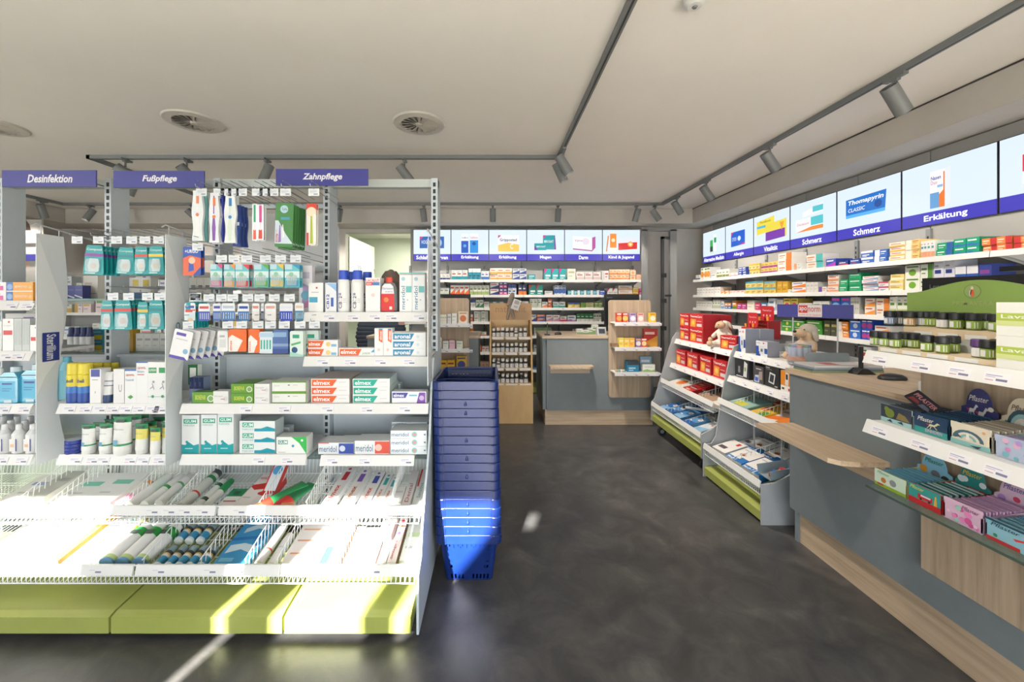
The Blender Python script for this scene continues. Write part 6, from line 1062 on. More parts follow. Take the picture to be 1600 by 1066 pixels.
wshelf(1.2); wshelf(.932); wshelf(.677, True)
# ---- plaster display boxes
def plaster(X, yn, yf, z, fh, ch, base, card_c, art, cart, packs, label, d=.17, card_word=None, wcol='#ffffff'):
    w_ = abs(yf-yn)-.004; o = thing('plaster_display', label, 'display box', (X, (yn+yf)/2, z+.0008), (0, 0, RZ))
    m = MB().box(-w_/2, w_/2, 0, d, 0, .004, base).box(-w_/2, w_/2, 0, .003, .004, fh, base).prism([(0, .004), (d, .004), (d, fh*1.05), (0, fh*.7)], 0, -w_/2, -w_/2+.003, base).prism([(0, .004), (d, .004), (d, fh*1.05), (0, fh*.7)], 0, w_/2-.003, w_/2, base)
    t = m.build('tray', o); MB().prints(w_, fh, art).build('print', t)
    if card_c:
        hw = w_/2; arch = [(hw, 0), (hw, ch*.55), (hw*.72, ch*.6)]+[(hw*.72*math.cos(a), ch*.6+ch*.4*math.sin(a)) for a in (math.pi*i/12 for i in range(1, 12))]+[(-hw*.72, ch*.6), (-hw, ch*.55), (-hw, 0)]
        c = MB().prism(arch, 1, d-.003, d, card_c).build('back_card', o)
        pr = list(cart)
        if card_word: pr.append(('t', card_word, .24, .72, .78, .84, wcol, {'shear': .3}))
        MB().prints(w_, ch, pr, d-.003).build('print', c)
    m = MB(); c1, c2 = packs; n = 14
    for i in range(n):
        y = .008+(d-.02)*i/n; top = fh*(.92+.12*i/n)+random.uniform(-.002, .002)
        m.box(-w_/2+.005, w_/2-.005, y, y+.004, .006, top, (c1, c2)[i % 2])
    m.build('plaster_packs', o, kind='stuff'); return o
blobs = lambda cs, n=10, r=.1, s=1: [('c', random.Random(s*31+i).uniform(.08, .92), random.Random(s*57+i).uniform(.1, .85), random.Random(i+s).uniform(.4, 1)*r, cs[i % len(cs)]) for i in range(n)]
horse = lambda c, x, y, k: [('p', [(x, y), (x+.22*k, y+.02*k), (x+.24*k, y+.12*k), (x+.04*k, y+.13*k)], c), ('p', [(x+.18*k, y+.1*k), (x+.26*k, y+.08*k), (x+.34*k, y+.22*k), (x+.28*k, y+.26*k)], c), ('p', [(x+.27*k, y+.2*k), (x+.38*k, y+.18*k), (x+.36*k, y+.24*k), (x+.29*k, y+.27*k)], c),
    ('p', [(x+.02*k, y+.02*k), (x+.05*k, y+.02*k), (x-.04*k, y-.14*k), (x-.06*k, y-.13*k)], c), ('p', [(x+.08*k, y), (x+.11*k, y), (x+.06*k, y-.16*k), (x+.04*k, y-.15*k)], c), ('p', [(x+.18*k, y+.02*k), (x+.21*k, y+.02*k), (x+.3*k, y-.1*k), (x+.27*k, y-.12*k)], c), ('p', [(x-.1*k, y+.12*k), (x+.04*k, y+.1*k), (x, y+.04*k)], '#c8404a')]
def arc(cx, cy, r0, r1, c): return ('p', [(cx+r1*math.cos(math.pi*i/10), cy+r1*1.1*math.sin(math.pi*i/10)) for i in range(11)]+[(cx+r0*math.cos(math.pi*i/10), cy+r0*1.1*math.sin(math.pi*i/10)) for i in range(10, -1, -1)], c)
G2, G3 = 'on the middle counter shelf', 'on the glass counter shelf'
S2z, S3z = .932, .677
plaster(1.505, 1.40, 1.515, S2z, .066, 0, '#b8ccd8', None, [('r', 0, 0, 1, .25, '#a8d0d0'), ('r', 0, .25, 1, 1, '#39414f'), ('c', .3, .55, .26, '#7a8a3a'), ('c', .2, .75, .14, '#7a8a3a'), ('p', [(.5, .3), (.95, .3), (.8, .6), (.6, .7)], '#8a7a4a'), ('p', [(.2, .1), (.4, .05), (.34, .22)], '#2a3a4a'), ('p', [(.55, .14), (.75, .08), (.7, .24)], '#2a3a4a')], [], ('#3a4250', '#4a525e'), f'dark plaster display with green dinosaur print {G2}')
o = tag(MB().prism(rpoly(.1, .05, .004), 1, 0, .004, '#26282e').prints(.1, .05, [('t', 'PFLASTER', .1, .5, .9, .8, '#d88a90', {'heavy': 1}), ('p', [(.1, .1), (.5, .2), (.4, .4), (.15, .4)], '#8a3a3a'), ('p', [(.5, .1), (.9, .15), (.8, .36), (.55, .4)], '#6a7080')]).build('plaster_packet', None, (1.56, 1.44, 1.008), (-.9, .55, RZ)), f'loose black plaster packet tilted on the dinosaur display {G2}', 'packet')
plaster(1.505, 1.29, 1.395, S2z, .068, .16, '#2b4a68', '#3c3d72', [('r', 0, 0, 1, .3, '#3aa09a'), ('r', 0, .3, 1, 1, '#26405e'), ('t', 'Pflaster', .1, .62, .6, .84, '#e8e4dc', {'shear': .3}), ('t', 'EINHORN', .35, .12, .85, .28, '#e8b0c8')]+horse('#d8d4a8', .45, .45, .9), [('r', 0, 0, 1, .28, '#3aa8a0'), ('r', .0, .28, 1, .34, '#2a5a80'), ('c', .82, .6, .05, '#e8e0d0')]+horse('#e8e6e2', .22, .46, .7)+horse('#d4d0cc', .48, .42, .75), ('#26486a', '#3a6a88'), f'navy plaster display with white unicorns {G2}', card_word='Pflaster', wcol='#f0ece4')
plaster(1.505, 1.178, 1.285, S2z, .07, .155, '#e6dcc6', '#e2d3ba', [('r', 0, 0, 1, .22, '#8ac0bc'), arc(.45, .3, .3, .4, '#4a6a78'), arc(.45, .3, .22, .3, '#e8e0cc'), arc(.45, .3, .14, .22, '#8ab8b8'), ('p', [(.4, .3), (.5, .3), (.48, .58), (.42, .58)], '#f2efe8'), ('p', [(.1, .3), (.3, .36), (.2, .48)], '#4a5a68'), ('p', [(.5, .1), (.8, .16), (.7, .02)], '#3a4a5a'), ('c', .85, .8, .06, '#e8a86a')], [('r', 0, 0, 1, .3, '#7aa8a8'), arc(.5, .34, .3, .38, '#3e5a66'), arc(.5, .34, .22, .3, '#9ac0c0'), arc(.5, .34, .14, .22, '#e8e0cc'), ('p', [(.44, .3), (.56, .3), (.54, .52), (.46, .52)], '#f2efe8'), ('p', [(.75, .3), (.98, .36), (.86, .5)], '#3a4a58'), ('p', [(.02, .35), (.2, .35), (.12, .5)], '#6a9a8a')], ('#f0ead8', '#b8aa94'), f'cream plaster display with rainbow and seal print {G2}', card_word='Pflaster', wcol='#6a5a50')
plaster(1.505, 1.04, 1.173, S2z, .065, .16, '#b8c4dc', '#8ab8d4', blobs(['#d88ac0', '#7ac0c8', '#b89ad8', '#e8b8d0'], 14, .16, 3), blobs(['#b8d8e8', '#7aa8d0'], 8, .08, 4), ('#c8a8d8', '#8ac8cc'), f'lilac plaster display cut by the right edge {G2}')
plaster(1.50, 1.415, 1.535, S3z, .062, .14, '#d8cf7a', '#8ac4e0', [('r', 0, 0, 1, .2, '#9ab83a'), ('r', 0, .2, 1, 1, '#cfe4d0'), ('c', .6, .5, .2, '#8a8e90'), ('c', .3, .45, .16, '#c87a3a'), ('c', .45, .35, .12, '#e8e4da'), ('r', .1, .1, .3, .2, '#c8443a'), ('t', 'Pflaster', .1, .78, .5, .94, '#3a8a4a', {'shear': .3})], [('r', 0, 0, 1, .4, '#9ab850'), ('c', .2, .5, .1, '#d89a3a'), ('c', .55, .45, .11, '#7a7e84'), ('c', .82, .4, .1, '#4a4a4a'), ('c', .4, .35, .08, '#e8e0d8'), ('r', .1, .08, .34, .18, '#c8443a')], ('#6ab4d4', '#8accdf'), f'yellow and light blue plaster display with zoo animals {G3}', card_word='Pflaster', wcol='#2f8a4a')
plaster(1.50, 1.305, 1.41, S3z, .066, .145, '#c82f34', '#2c8a86', [('r', 0, .0, 1, .3, '#c82f34'), ('r', 0, .3, 1, 1, '#3a9a94'), ('r', .3, .35, .75, .6, '#c82f34'), ('r', .4, .5, .7, .58, '#d8e4f0'), ('c', .4, .36, .06, '#26282a'), ('c', .66, .36, .06, '#26282a'), ('t', 'Pflaster', .06, .76, .5, .94, '#f0d84a', {'shear': .2}), ('p', [(.8, .3), (.9, .3), (.88, .8), (.84, .8)], '#e8b04a')], [('r', 0, 0, 1, .2, '#c82f34'), ('r', .35, .24, .85, .46, '#c83034'), ('r', .4, .36, .7, .44, '#d8e4f0'), ('c', .48, .23, .05, '#26282a'), ('c', .74, .23, .05, '#26282a'), ('c', .2, .6, .08, '#e4eef0'), ('c', .3, .62, .07, '#e4eef0'), ('c', .8, .6, .07, '#e4eef0'), ('c', .24, .36, .06, '#e0b090')], ('#1f7a78', '#d8eceA'), f'red and green plaster display with fire engine {G3}', card_word='Pflaster', wcol='#f0c83a')
plaster(1.50, 1.195, 1.30, S3z, .07, .15, '#dcb8d0', '#e2c0d8', blobs(['#e88ac0', '#d85a9a', '#9ad8c4', '#f0d0e4'], 14, .15, 7)+[('t', 'Pflaster', .5, .74, .95, .92, '#8a4a7a', {'shear': .3})], [('p', [(.6, .2), (.72, .24), (.8, .36), (.66, .4)], '#e06aa0'), ('p', [(.78, .34), (.82, .34), (.86, .52), (.82, .52)], '#e06aa0'), ('c', .3, .3, .06, '#e8a04a'), ('c', .56, .56, .06, '#d84a6a'), ('c', .2, .5, .07, '#b88ad0'), ('p', [(.85, .05), (1, .05), (1, .4)], '#8ad0b8')], ('#e8b8d8', '#c8a0c8'), f'pink flower plaster display with flamingo {G3}', card_word='Pflaster', wcol='#5a5a9a')
plaster(1.50, 1.03, 1.19, S3z, .064, .13, '#8fc0d0', '#4a9a8a', [('r', 0, 0, .5, .16, '#c8383a'), ('p', [(.4, .5), (.6, .62), (.8, .5), (.78, .44), (.6, .54), (.44, .42)], '#d83a3a'), ('p', [(.7, .2), (.95, .2), (.9, .34), (.74, .34)], '#e8c83a'), ('r', 0, .9, 1, 1, '#2a4a5a'), ('t', 'Pflaster', .08, .7, .5, .88, '#2a4a5a', {'shear': .3}), ('c', .15, .3, .08, '#3a8a5a')], [('p', [(.2, .2), (.6, .2), (.5, .5)], '#d8a83a')], ('#5a98b0', '#9accd8'), f'blue plaster display with red digger cut by right edge {G3}')
# ---- oil display on the top shelf: tray tiers, green back, black-capped bottles
od = thing('oil_display', 'green arched counter display with two wooden trays for oils', 'display stand', (1.45, .6, 1.2))
OAK = noise_mat('tray_ply', [(.3, '#cdb795'), (.7, '#dccaaa')], 6, (.5, .6), (1, .2, 1))
OLIVE = noise_mat('olive_card', [(.3, '#7d9a4c'), (.7, '#87a355')], 4, (.4, .5))
MB().box(.03, .16, .5, .9, .002, .018, OAK).build('tray', od); MB().box(.16, .27, .55, .93, .06, .095, OAK).build('tray', od)
MB().box(.16, .166, .55, .92, .0, .06, mat('#b8bcba')).build('step', od)
for y in (.86, .78, .7, .62): MB().box(.0285, .03, y-.03, y+.03, .004, .016, '#e9ebe8').build('label_strip', od); MB().box(.158, .16, y-.03, y+.03, .064, .08, '#e9ebe8').build('label_strip', od)
n = 24; prof = []
for i in range(n+1):
    t = i/n; y = .565+.47*t; prof.append((y, .228+.042*math.sin(max(0, min(1, (t-.06)/.88))*math.pi)**1.4))
bk = MB().prism([(.565, 0)]+prof+[(1.035, 0)], 0, .285, .29, OLIVE).build('back_card', od)
em = MB(); cy, cz, r = .812, .229, .026
em.add([(.2845, cy+r*math.cos(2*math.pi*i/24), cz+r*math.sin(2*math.pi*i/24)) for i in range(24)][::-1], [tuple(range(24))], '#6d8a44'); em.add([(.2838, cy+r*.9*math.cos(2*math.pi*i/24), cz+r*.9*math.sin(2*math.pi*i/24)) for i in range(24)][::-1], [tuple(range(24))], '#92a868')
for pts, c in (([(0, -.8), (.25, -.5), (.2, .2), (-.1, .3), (-.25, -.3)], '#d8643a'), ([(-.1, .2), (.15, .2), (.2, .5), (0, .75), (-.15, .5)], '#e4cdb4'), ([(-.3, -.6), (-.1, -.7), (-.05, .3), (-.28, .1)], '#e8e2d4')):
    em.add([(.283-.0004, cy-a*r, cz+b*r) for a, b in pts], [tuple(range(len(pts)))], c)
em.text('PRIMAVERA', (.2838, cy+.06, cz-.05), (0, -.12, 0), (0, 0, .014), '#9fae74'); em.build('emblem', bk)
ob = [0]
def oil(px, X, z, label, cap='#232427', lab='#8aa63c', tilt=0):
    Y = YX(px, X); m = MB().loft([(0, .0155, .0155, '#5a6a30'), (.003, .0165, .0165, lab), (.03, .0165, .0165, '#5a6a30'), (.033, .013, .013)], lab, 18)
    m.box(-.0145, -.0165, -.006, .006, .006, .026, '#e4e6e2'); m.quad((-.012, -.0118, .006), (-.004, -.0162, .006), (-.004, -.0162, .026), (-.012, -.0118, .026), '#dfe2de')
    o = tag(m.build('oil_bottle', None, (X, Y, z+.0008), (0, tilt, RZ*0)), label, 'bottle', 'black-capped oil bottles'); MB().loft([(.033, .018, .018), (.034, .0185, .0185), (.054, .0178, .0178), (.0565, .0155, .0155)], cap, 20).build('cap', o)
zl, zu = 1.2185, 1.296
Lf = [(1368, 1.515), (1383, 1.515), (1399, 1.515), (1449, 1.515), (1473, 1.515), (1544, 1.515)]; Lb = [(1414, 1.57), (1428, 1.57), (1489, 1.57), (1560, 1.57)]
for i, (px, X) in enumerate(Lf): oil(px, X, zl, f'black-capped oil bottle, {ORD[i]} from left, front row of the lower oil tray')
for i, (px, X) in enumerate(Lb): oil(px, X, zl, f'black-capped oil bottle, {ORD[i]} from left, back row of the lower oil tray')
oil(1530, 1.52, zl, 'purple-capped oil bottle on the lower oil tray', cap='#5f3f78', lab='#e8e4ea')
Uf = [(1390, 1.63, '#7a88a8'), (1421, 1.63, '#c89a6a'), (1473, 1.63, '#e0d8d4'), (1494, 1.63, None), (1521, 1.63, None), (1556, 1.63, None)]; Ub = [(1404, 1.675, '#8a8a90'), (1420, 1.69, None), (1437, 1.675, '#b8bcc0'), (1448, 1.69, None), (1458, 1.70, None), (1510, 1.675, None), (1537, 1.675, None), (1484, 1.69, None)]
for i, (px, X, c) in enumerate(Uf): oil(px, X, zu, f'black-capped oil bottle, {ORD[i]} from left, front row of the upper oil tray', lab=c or '#8aa63c')
for i, (px, X, c) in enumerate(Ub): oil(px, X, zu, f'black-capped oil bottle, {ORD[i]} from left, back row of the upper oil tray', lab=c or '#8aa63c')
LAVA = [('p', [(0, .3), (1, .3), (1, .68), (0, .68)], '#b8cc5a'), ('p', [(0, .3), (1, .3), (1, .45), (0, .45)], '#d8e29a'), ('t', 'Lava', .08, .52, .5, .64, '#f6f8ea', {'heavy': .5}), ('c', .72, .86, .08, '#c8b84a'), ('c', .72, .86, .055, '#e8e0b0'), ('r', .55, .06, 1, .42, '#d8d6d0'), ('p', [(.55, .42), (1, .42), (.95, .5), (.6, .48)], '#8a8680')]
for r in range(2): rbox(1.465, 1.0, 1.137, 1.2005+r*.0955, .095, .09, '#f2f2ea', LAVA, f"{('lower', 'upper')[r]} white and lime lava stone box at the right edge", side='#ecece2')
# ---- on the counter top
o = thing('computer_mouse', 'black computer mouse with red wheel on the counter top', 'mouse', (1.99, 1.945, 1.0005), (0, 0, -.2))
MB().loft([(0, .058, .03), (.006, .062, .033), (.016, .058, .03), (.026, .04, .022), (.03, .015, .01)], '#2a2b2e', 22).build('shell', o); MB().box(-.05, -.03, -.004, .004, .018, .026, '#b8343a').build('wheel', o)
o = thing('stylus_stand', 'black upright stick on a small sloped foot on the counter', 'stand', (1.98, 2.10, 1.0005))
MB().prism([(-.05, 0), (.055, 0), (.03, .016), (.01, .03), (-.02, .03), (-.04, .012)], 1, -.03, .03, '#26272a').build('foot', o); MB().box(-.008, .008, -.006, .006, .028, .145, '#26272a').build('stick', o)
o = thing('magazine_pile', 'pile of magazines at the far end of the counter', 'magazines', (1.94, 2.2, 1.0004))
for i, c in enumerate(('#8a9a6a', '#6a7884', '#9aa4ac', '#d8d4d0')): MB().box(-.2+.004*i, .19-.003*i, -.075, .06+.003*i, .0095*i, .0095*i+.009, c).build('magazine', o)
MB().add([(-.17, -.06, .0386), (.16, -.06, .0386), (.16, .05, .0386), (-.17, .05, .0386)], [(0, 1, 2, 3)], '#dcd8d6').add([(-.1, -.05, .0391), (-.02, -.05, .0391), (-.02, .03, .0391), (-.1, .03, .0391)], [(0, 1, 2, 3)], '#b85a58').build('cover_print', o)
o = thing('counter_screen', 'small grey upright plate behind the magazines', 'plate', (1.95, 2.28, 1.0)); MB().prism(rpoly(.25, .088, .012), 1, -.008, .0, GREY_M).build('plate', o); MB().box(-.15, .13, -.012, .0, .0, .015, '#70787e').build('foot', o)
o = thing('document_holder', 'white document holder on the counter beside the mouse', 'holder', (1.83, 1.62, 1.0005)); MB().box(-.01, .0, -.05, .05, 0, .05, '#d9dde0').box(-.02, .03, -.05, .05, 0, .004, '#d9dde0').build('shell', o)
def monitor(label, loc, rz, w_, h, tilt=0, stand=.2):
    o = thing('computer_monitor', label, 'monitor', loc, (0, 0, rz))
    b = MB().box(-w_/2, w_/2, 0, .03, stand, stand+h, '#1d1e20').build('housing', o, rot=(tilt, 0, 0)); MB().prints(w_, stand+h, [('t', 'Lenovo', .06, .9, .22, .94, '#7a7c80')], -.0).build('lettering', b)
    MB().box(-.03, .03, .03, .06, .01, stand+h*.5, '#1d1e20').build('stand', o); MB().box(-.12, .12, -.04, .14, 0, .012, '#1d1e20').build('foot', o); return o
monitor('black back of a monitor behind the green oil display', (2.08, 1.62, 1.0005), RZ+.1, .5, .3, stand=.2)
o = tag(MB().box(-.12, .12, -.08, .08, 0, .02, '#1f2022').box(-.1, -.08, -.084, -.08, .004, .018, '#c8342e').build('scanner_tray', None, (2.3, 1.6, 1.5205)), 'flat black device with red tab above the monitor', 'device'); MB().box(-.02, .02, -.02, .02, -.52, 0, '#1f2022').build('pole', o)
# ================================================================== back counters and displays
c2 = thing('sales_counter', 'small grey and oak counter before the back wall shelves', 'counter', (.6, 4.36, 0))
def cpart(name, x0, x1, y0, y1, z0, z1, m, parent=c2): return MB().box(x0-.6, x1-.6, y0-4.36, y1-4.36, z0, z1, m).build(name, parent)
cpart('front_panel', .60, 1.79, 4.345, 4.37, .165, .965, GREY_M); cpart('end_panel', .56, .6, 4.38, 5.0, .165, .965, GREY_M); cpart('carcass', .601, 1.79, 4.371, 5.0, .166, .965, '#8a9298')
cpart('plinth', .585, 1.785, 4.36, 5.0, 0, .164, WOODX_M); cpart('worktop', .55, 1.80, 4.335, 5.02, .966, .992, WOODX_M)
l = MB().prism([(XX(860, 4.2)-.6, 4.18-4.36), (XX(922, 4.2)-.6, 4.18-4.36), (XX(926, 4.3)-.6, 4.24-4.36), (XX(926, 4.3)-.6, 4.345-4.36), (XX(860, 4.2)-.6, 4.345-4.36)], 2, .655, .675, WOODH_M).build('bag_ledge', c2); MB().box(XX(860, 4.3)-.6, XX(922, 4.3)-.6, 4.31-4.36, 4.345-4.36, .585, .655, WOODX_M).build('ledge_rail', l)
def panel_shelves(label, x0, x1, z0, z1, shelves, Y=4.31, sx0=None, sx1=None):
    o = thing('counter_shelving', label, 'shelf', ((x0+x1)/2, Y, 0)); w_ = x1-x0; c = (x0+x1)/2
    MB().prism(rpoly(w_, z1-z0, .03, y0=z0), 1, 0, .03, WOOD_M).build('board', o)
    for z in shelves:
        s = MB().box((sx0 or x0)-c, (sx1 or x1)-c, -.16, 0, z-.012, z, WHITE_M).build('shelf', o); MB().box((sx0 or x0)-c, (sx1 or x1)-c, -.168, -.16, z-.036, z+.004, WHITE_M).build('price_rail', s)
        for i in range(4): put('price_ticket', TICK, s, ((sx0 or x0)-c+w_*(.2+.27*i), -.168, z-.034))
    return o
Y8 = 4.16
zs3 = [ZZ(504, Y8), ZZ(543, Y8), ZZ(582, Y8)]
panel_shelves('oak shelf panel on the right half of the small back counter', XX(951, 4.32), XX(1016, 4.32), ZZ(621, 4.32), ZZ(469, 4.32), zs3, sx0=XX(960, Y8), sx1=XX(1030, Y8))
def fbox(x0, x1, yt, z, Y, base, st, a, b, desc, where, n=1, rows=1, d=.07):
    X0, X1 = XX(x0, Y), XX(x1, Y); h = (ZZ(yt, Y)-z)/rows; cw = (X1-X0)/n
    place_row(desc, n, rows, lambda i, j: (X0+cw*(i+.5), Y, z+.0006+j*(h+.0005)), cw*.95, h, d, base, style(st, a, b), (st, a, b), where, 0)
Yq = 4.18
Q = ['the top shelf of the back counter panel', 'the middle shelf of the back counter panel', 'the bottom shelf of the back counter panel']
for a, b, t, c, s_, c1, c2_, k in ((958, 970, 492, '#e8a090', 'plain', '#d84a3a', '#ffffff', 'pink small box'), (963.5, 971.5, 489, '#d8402f', 'dot', '#f0a050', '#ffffff', 'red box with orange dot'), (973, 981, 489, '#d8402f', 'dot', '#f0c060', '#ffffff', 'red box with yellow dot'), (984, 994, 489.5, '#b8a0c8', 'dot', '#f2e8f0', '#6a4a8a', 'lilac box with white dot'), (996, 1006, 489.5, '#e8b8b4', 'dot', '#f6ece8', '#c85a5a', 'rose box with white dot'), (1015, 1025, 489, '#f0c838', 'dot', '#f6f0d8', '#d88a2a', 'yellow box with pale dot')):
    if k != 'pink small box': fbox(a, b, t, zs3[0], Yq, c, s_, c1, c2_, k, Q[0], d=.05)
for a, b, t, c, s_, c1, c2_, k in ((967, 975, 528, '#e8d060', 'plain', '#f6f0c0', '#c89a2a', 'yellow cream box'), (975, 984, 528.5, '#ecc85a', 'plain', '#f6e8b0', '#d87a2a', 'amber box'), (984, 992, 528.5, '#f0b84a', 'plain', '#f6e0b0', '#d86a2a', 'orange box'), (993, 1002, 529, '#8a6ab0', 'dot', '#f0e8d8', '#e8c050', 'violet box'), (1002, 1011, 529, '#d8603a', 'dot', '#f0d8a0', '#ffffff', 'coral box')):
    fbox(a, b, t, zs3[1], Yq, c, s_, c1, c2_, k, Q[1], d=.05)
fbox(1005, 1028, 514, zs3[1], 4.24, '#c8302e', 'diag', '#e8a83a', '#f0e0d8', 'tall red sweets bag', Q[1], d=.02)
fbox(955, 966, 537, zs3[1], Yq, '#8a7a5a', 'plain', '#c84a3a', '#5a8a4a', 'low mixed packets', Q[1], d=.05)
fbox(980, 999, 565, zs3[2], Yq, '#1f7fa8', 'top', '#2a3038', '#bfe0f0', 'blue display box with dark top', Q[2], d=.08); fbox(1000, 1018, 557, zs3[2], 4.25, '#8ab8d4', 'plain', '#e8f0f4', '#5a8ab0', 'light blue card', Q[2], d=.02); fbox(1004, 1024, 570, zs3[2], Yq, '#e6ece4', 'wave', '#8ab86a', '#c8d0c8', 'white and green box', Q[2], d=.06)
for i in range(4): o = tag(MB().loft([(0, .014, .014), (.02, .016, .016), (.026, .012, .012)], ('#c8b48a', '#8aa8b8', '#d8d0b8', '#9ab0a8')[i], 10).build('lip_balm_tin', None, (XX(963+4*i, Yq), Yq, zs3[2]+.0006)), f'small round tin, {ORD[i]} from left on {Q[2]}', 'tin', 'small round tins')
monitor('black back of a monitor behind the oak shelf panel', (XX(972, 4.5), 4.5, .9925), .05, (1000-945)*4.5/610, ZZ(460, 4.5)-1.1, stand=.11)
o = thing('stylus_stand', 'thin black stick stand on the small back counter', 'stand', (XX(855, 4.45), 4.45, .9925)); MB().box(-.03, .03, -.02, .02, 0, .015, '#26272a').build('foot', o); MB().box(-.004, .006, -.005, .005, .015, .14, '#26272a').build('stick', o)
o = tag(MB().loft([(0, .04, .025), (.012, .042, .027), (.03, .03, .018), (.034, .01, .006)], '#2a2b2e', 16).build('computer_mouse', None, (XX(872, 4.5), 4.5, .9925)), 'black mouse on the small back counter', 'mouse')
o = thing('card_terminal', 'grey card terminal on the small back counter', 'terminal', (XX(939, 4.5), 4.5, .9925)); MB().prism([(-.04, 0), (.05, 0), (.05, .05), (.0, .09), (-.02, .09)], 0, -.05, .05, '#c9ccce').build('housing', o); MB().add([(-.035, -.0425, .02), (.035, -.0425, .02), (.035, -.026, .07), (-.035, -.026, .07)], [(0, 1, 2, 3)], '#39414a').build('display', o)
for i, (px, h, c) in enumerate(((906, .06, '#e6eae4'), (916, .045, '#e9ebe2'), (924, .07, '#dfe6dc'), (930, .11, '#e2e8d8'))): fbox(px-5, px+5, HY+(CH-.9925-h)*610/4.6, .9925, 4.6, c, 'band', '#8ab07a', '#6a8a6a', f"white and green box, {ORD[i]} from left", 'the small back counter', d=.05)
# left back counter with its panel
c3 = thing('sales_counter', 'grey counter behind the basket stack, mostly hidden', 'counter', (-.7, 4.36, 0))
MB().box(-.7, .54, 0, .64, .165, .965, GREY_M).build('carcass', c3); MB().box(-.68, .52, .02, .62, 0, .164, WOODX_M).build('plinth', c3); MB().box(-.71, .555, -.01, .66, .966, .992, WOODH_M).build('worktop', c3)
zl3 = [ZZ(506, Y8), ZZ(545.5, Y8), ZZ(580, Y8)]
panel_shelves('oak shelf panel with yellow boxes behind the basket stack', XX(666, 4.32), XX(733, 4.32), ZZ(621, 4.32), ZZ(466, 4.32), zl3, sx0=XX(664, Y8), sx1=XX(733, Y8))
monitor('black monitor edge above the oak panel behind the baskets', (XX(708, 4.5), 4.5, .9925), -.03, .4, ZZ(460, 4.5)-1.1, stand=.11)
L = ['the top left oak panel shelf', 'the middle left oak panel shelf', 'the bottom left oak panel shelf']
fbox(685, 698, 492, zl3[0], Yq, '#e6e8dc', 'plain', '#a8b890', '#c0c8b0', 'slim cream box', L[0], n=4, d=.05); fbox(699, 705, 491, zl3[0], Yq, '#dcdce0', 'plain', '#a8a0a8', '#c8c8c8', 'grey box', L[0], d=.05); fbox(706, 714, 490, zl3[0], Yq, '#eef0ec', 'plain', '#c8d0c8', '#c0c8c0', 'white box', L[0], d=.05); fbox(716, 731, 487, zl3[0], Yq, '#f0ead8', 'dot', '#e07a4a', '#e8a060', 'cream box with orange mark', L[0], d=.05)
for a, b, t, c, k in ((684, 690, 528, '#e8e2dc', 'white tube box'), (692, 701, 533, '#dfe4e2', 'first pale box'), (702, 711, 532, '#e2b8cc', 'pink box'), (713, 723, 533, '#dfe4d4', 'pale green box')): fbox(a, b, t, zl3[1], Yq, c, 'plain', '#a8b0a8', '#c8b8c0', k, L[1], d=.05)
fbox(686, 711, 563, zl3[2], Yq, '#e8b828', 'plain', '#8a2f3a', '#d89a18', 'yellow box with maroon mark', L[2], n=2, d=.07); fbox(713, 729, 557, zl3[2], Yq, '#e8b828', 'dot', '#2f3f8a', '#4a4a6a', 'yellow and blue box', L[2], d=.06)
# wooden vitamin display
vd = thing('vitamin_display', 'birch floor display of white-capped vitamin bottles, engraved header board', 'display stand', (XX(799, 4.4), 4.4, 0)); hw = (833-765)*4.4/610/2
PLX = [(-hw, -hw+.018), (hw-.018, hw)]
for a, b in PLX: MB().prism([(0, 0), (.4, 0), (.4, 1.16), (.16, 1.16), (.0, .43)], 0, a, b, PLY_M).build('side_panel', vd)
MB().box(-hw+.018, hw-.018, .0, .012, 0, .43, PLY_M).build('front_panel', vd); MB().box(-hw+.018, hw-.018, .385, .4, 0, 1.2, PLY_M).build('back_panel', vd)
hd = MB().box(-hw, hw, .16, .18, 1.16, ZZ(474, 4.56), noise_mat('header_ply', [(.3, '#b98f5f'), (.7, '#c39b6b')], 4)).build('header_board', vd)
hb = MB().prints(2*hw, .2, [('t', 'naturafit', .14, .35, .86, .75, '#a67c4e')], .16); MB_ = MB(); MB_.add([(a, b, c+1.18) for a, b, c in hb.v], hb.f, '#a67c4e'); MB_.build('lettering', hd)
vz = [ZZ(599, 4.42), ZZ(575, 4.45), ZZ(550.5, 4.48), ZZ(526.5, 4.51)]
_vb = MB().loft([(0, .021, .021, '#e6e8ea'), (.004, .0225, .0225, '#eceeef'), (.044, .0225, .0225, '#2e2a2a'), (.058, .021, .021, '#2e2a2a'), (.066, .015, .015)], '#eceeef', 14).prints(.03, .05, [('r', .1, .3, .9, .36, '#b8bcc4'), ('r', .1, .55, .7, .62, '#8a90a0')], -.0227).mesh('vitamin_bottle'); _vc = MB().loft([(.065, .0175, .0175), (.09, .0175, .0175), (.092, .015, .015)], '#f2f2f0', 14).mesh('cap')
_vbd = MB().loft([(0, .021, .021, '#e6e8ea'), (.004, .0225, .0225, '#dfe2e2'), (.04, .0225, .0225, '#2e2a2a'), (.062, .015, .015)], '#dfe2e2', 14).mesh('vitamin_bottle'); _vcd = MB().loft([(.061, .017, .017), (.088, .017, .017), (.09, .015, .015)], '#2a2c2c', 14).mesh('cap')
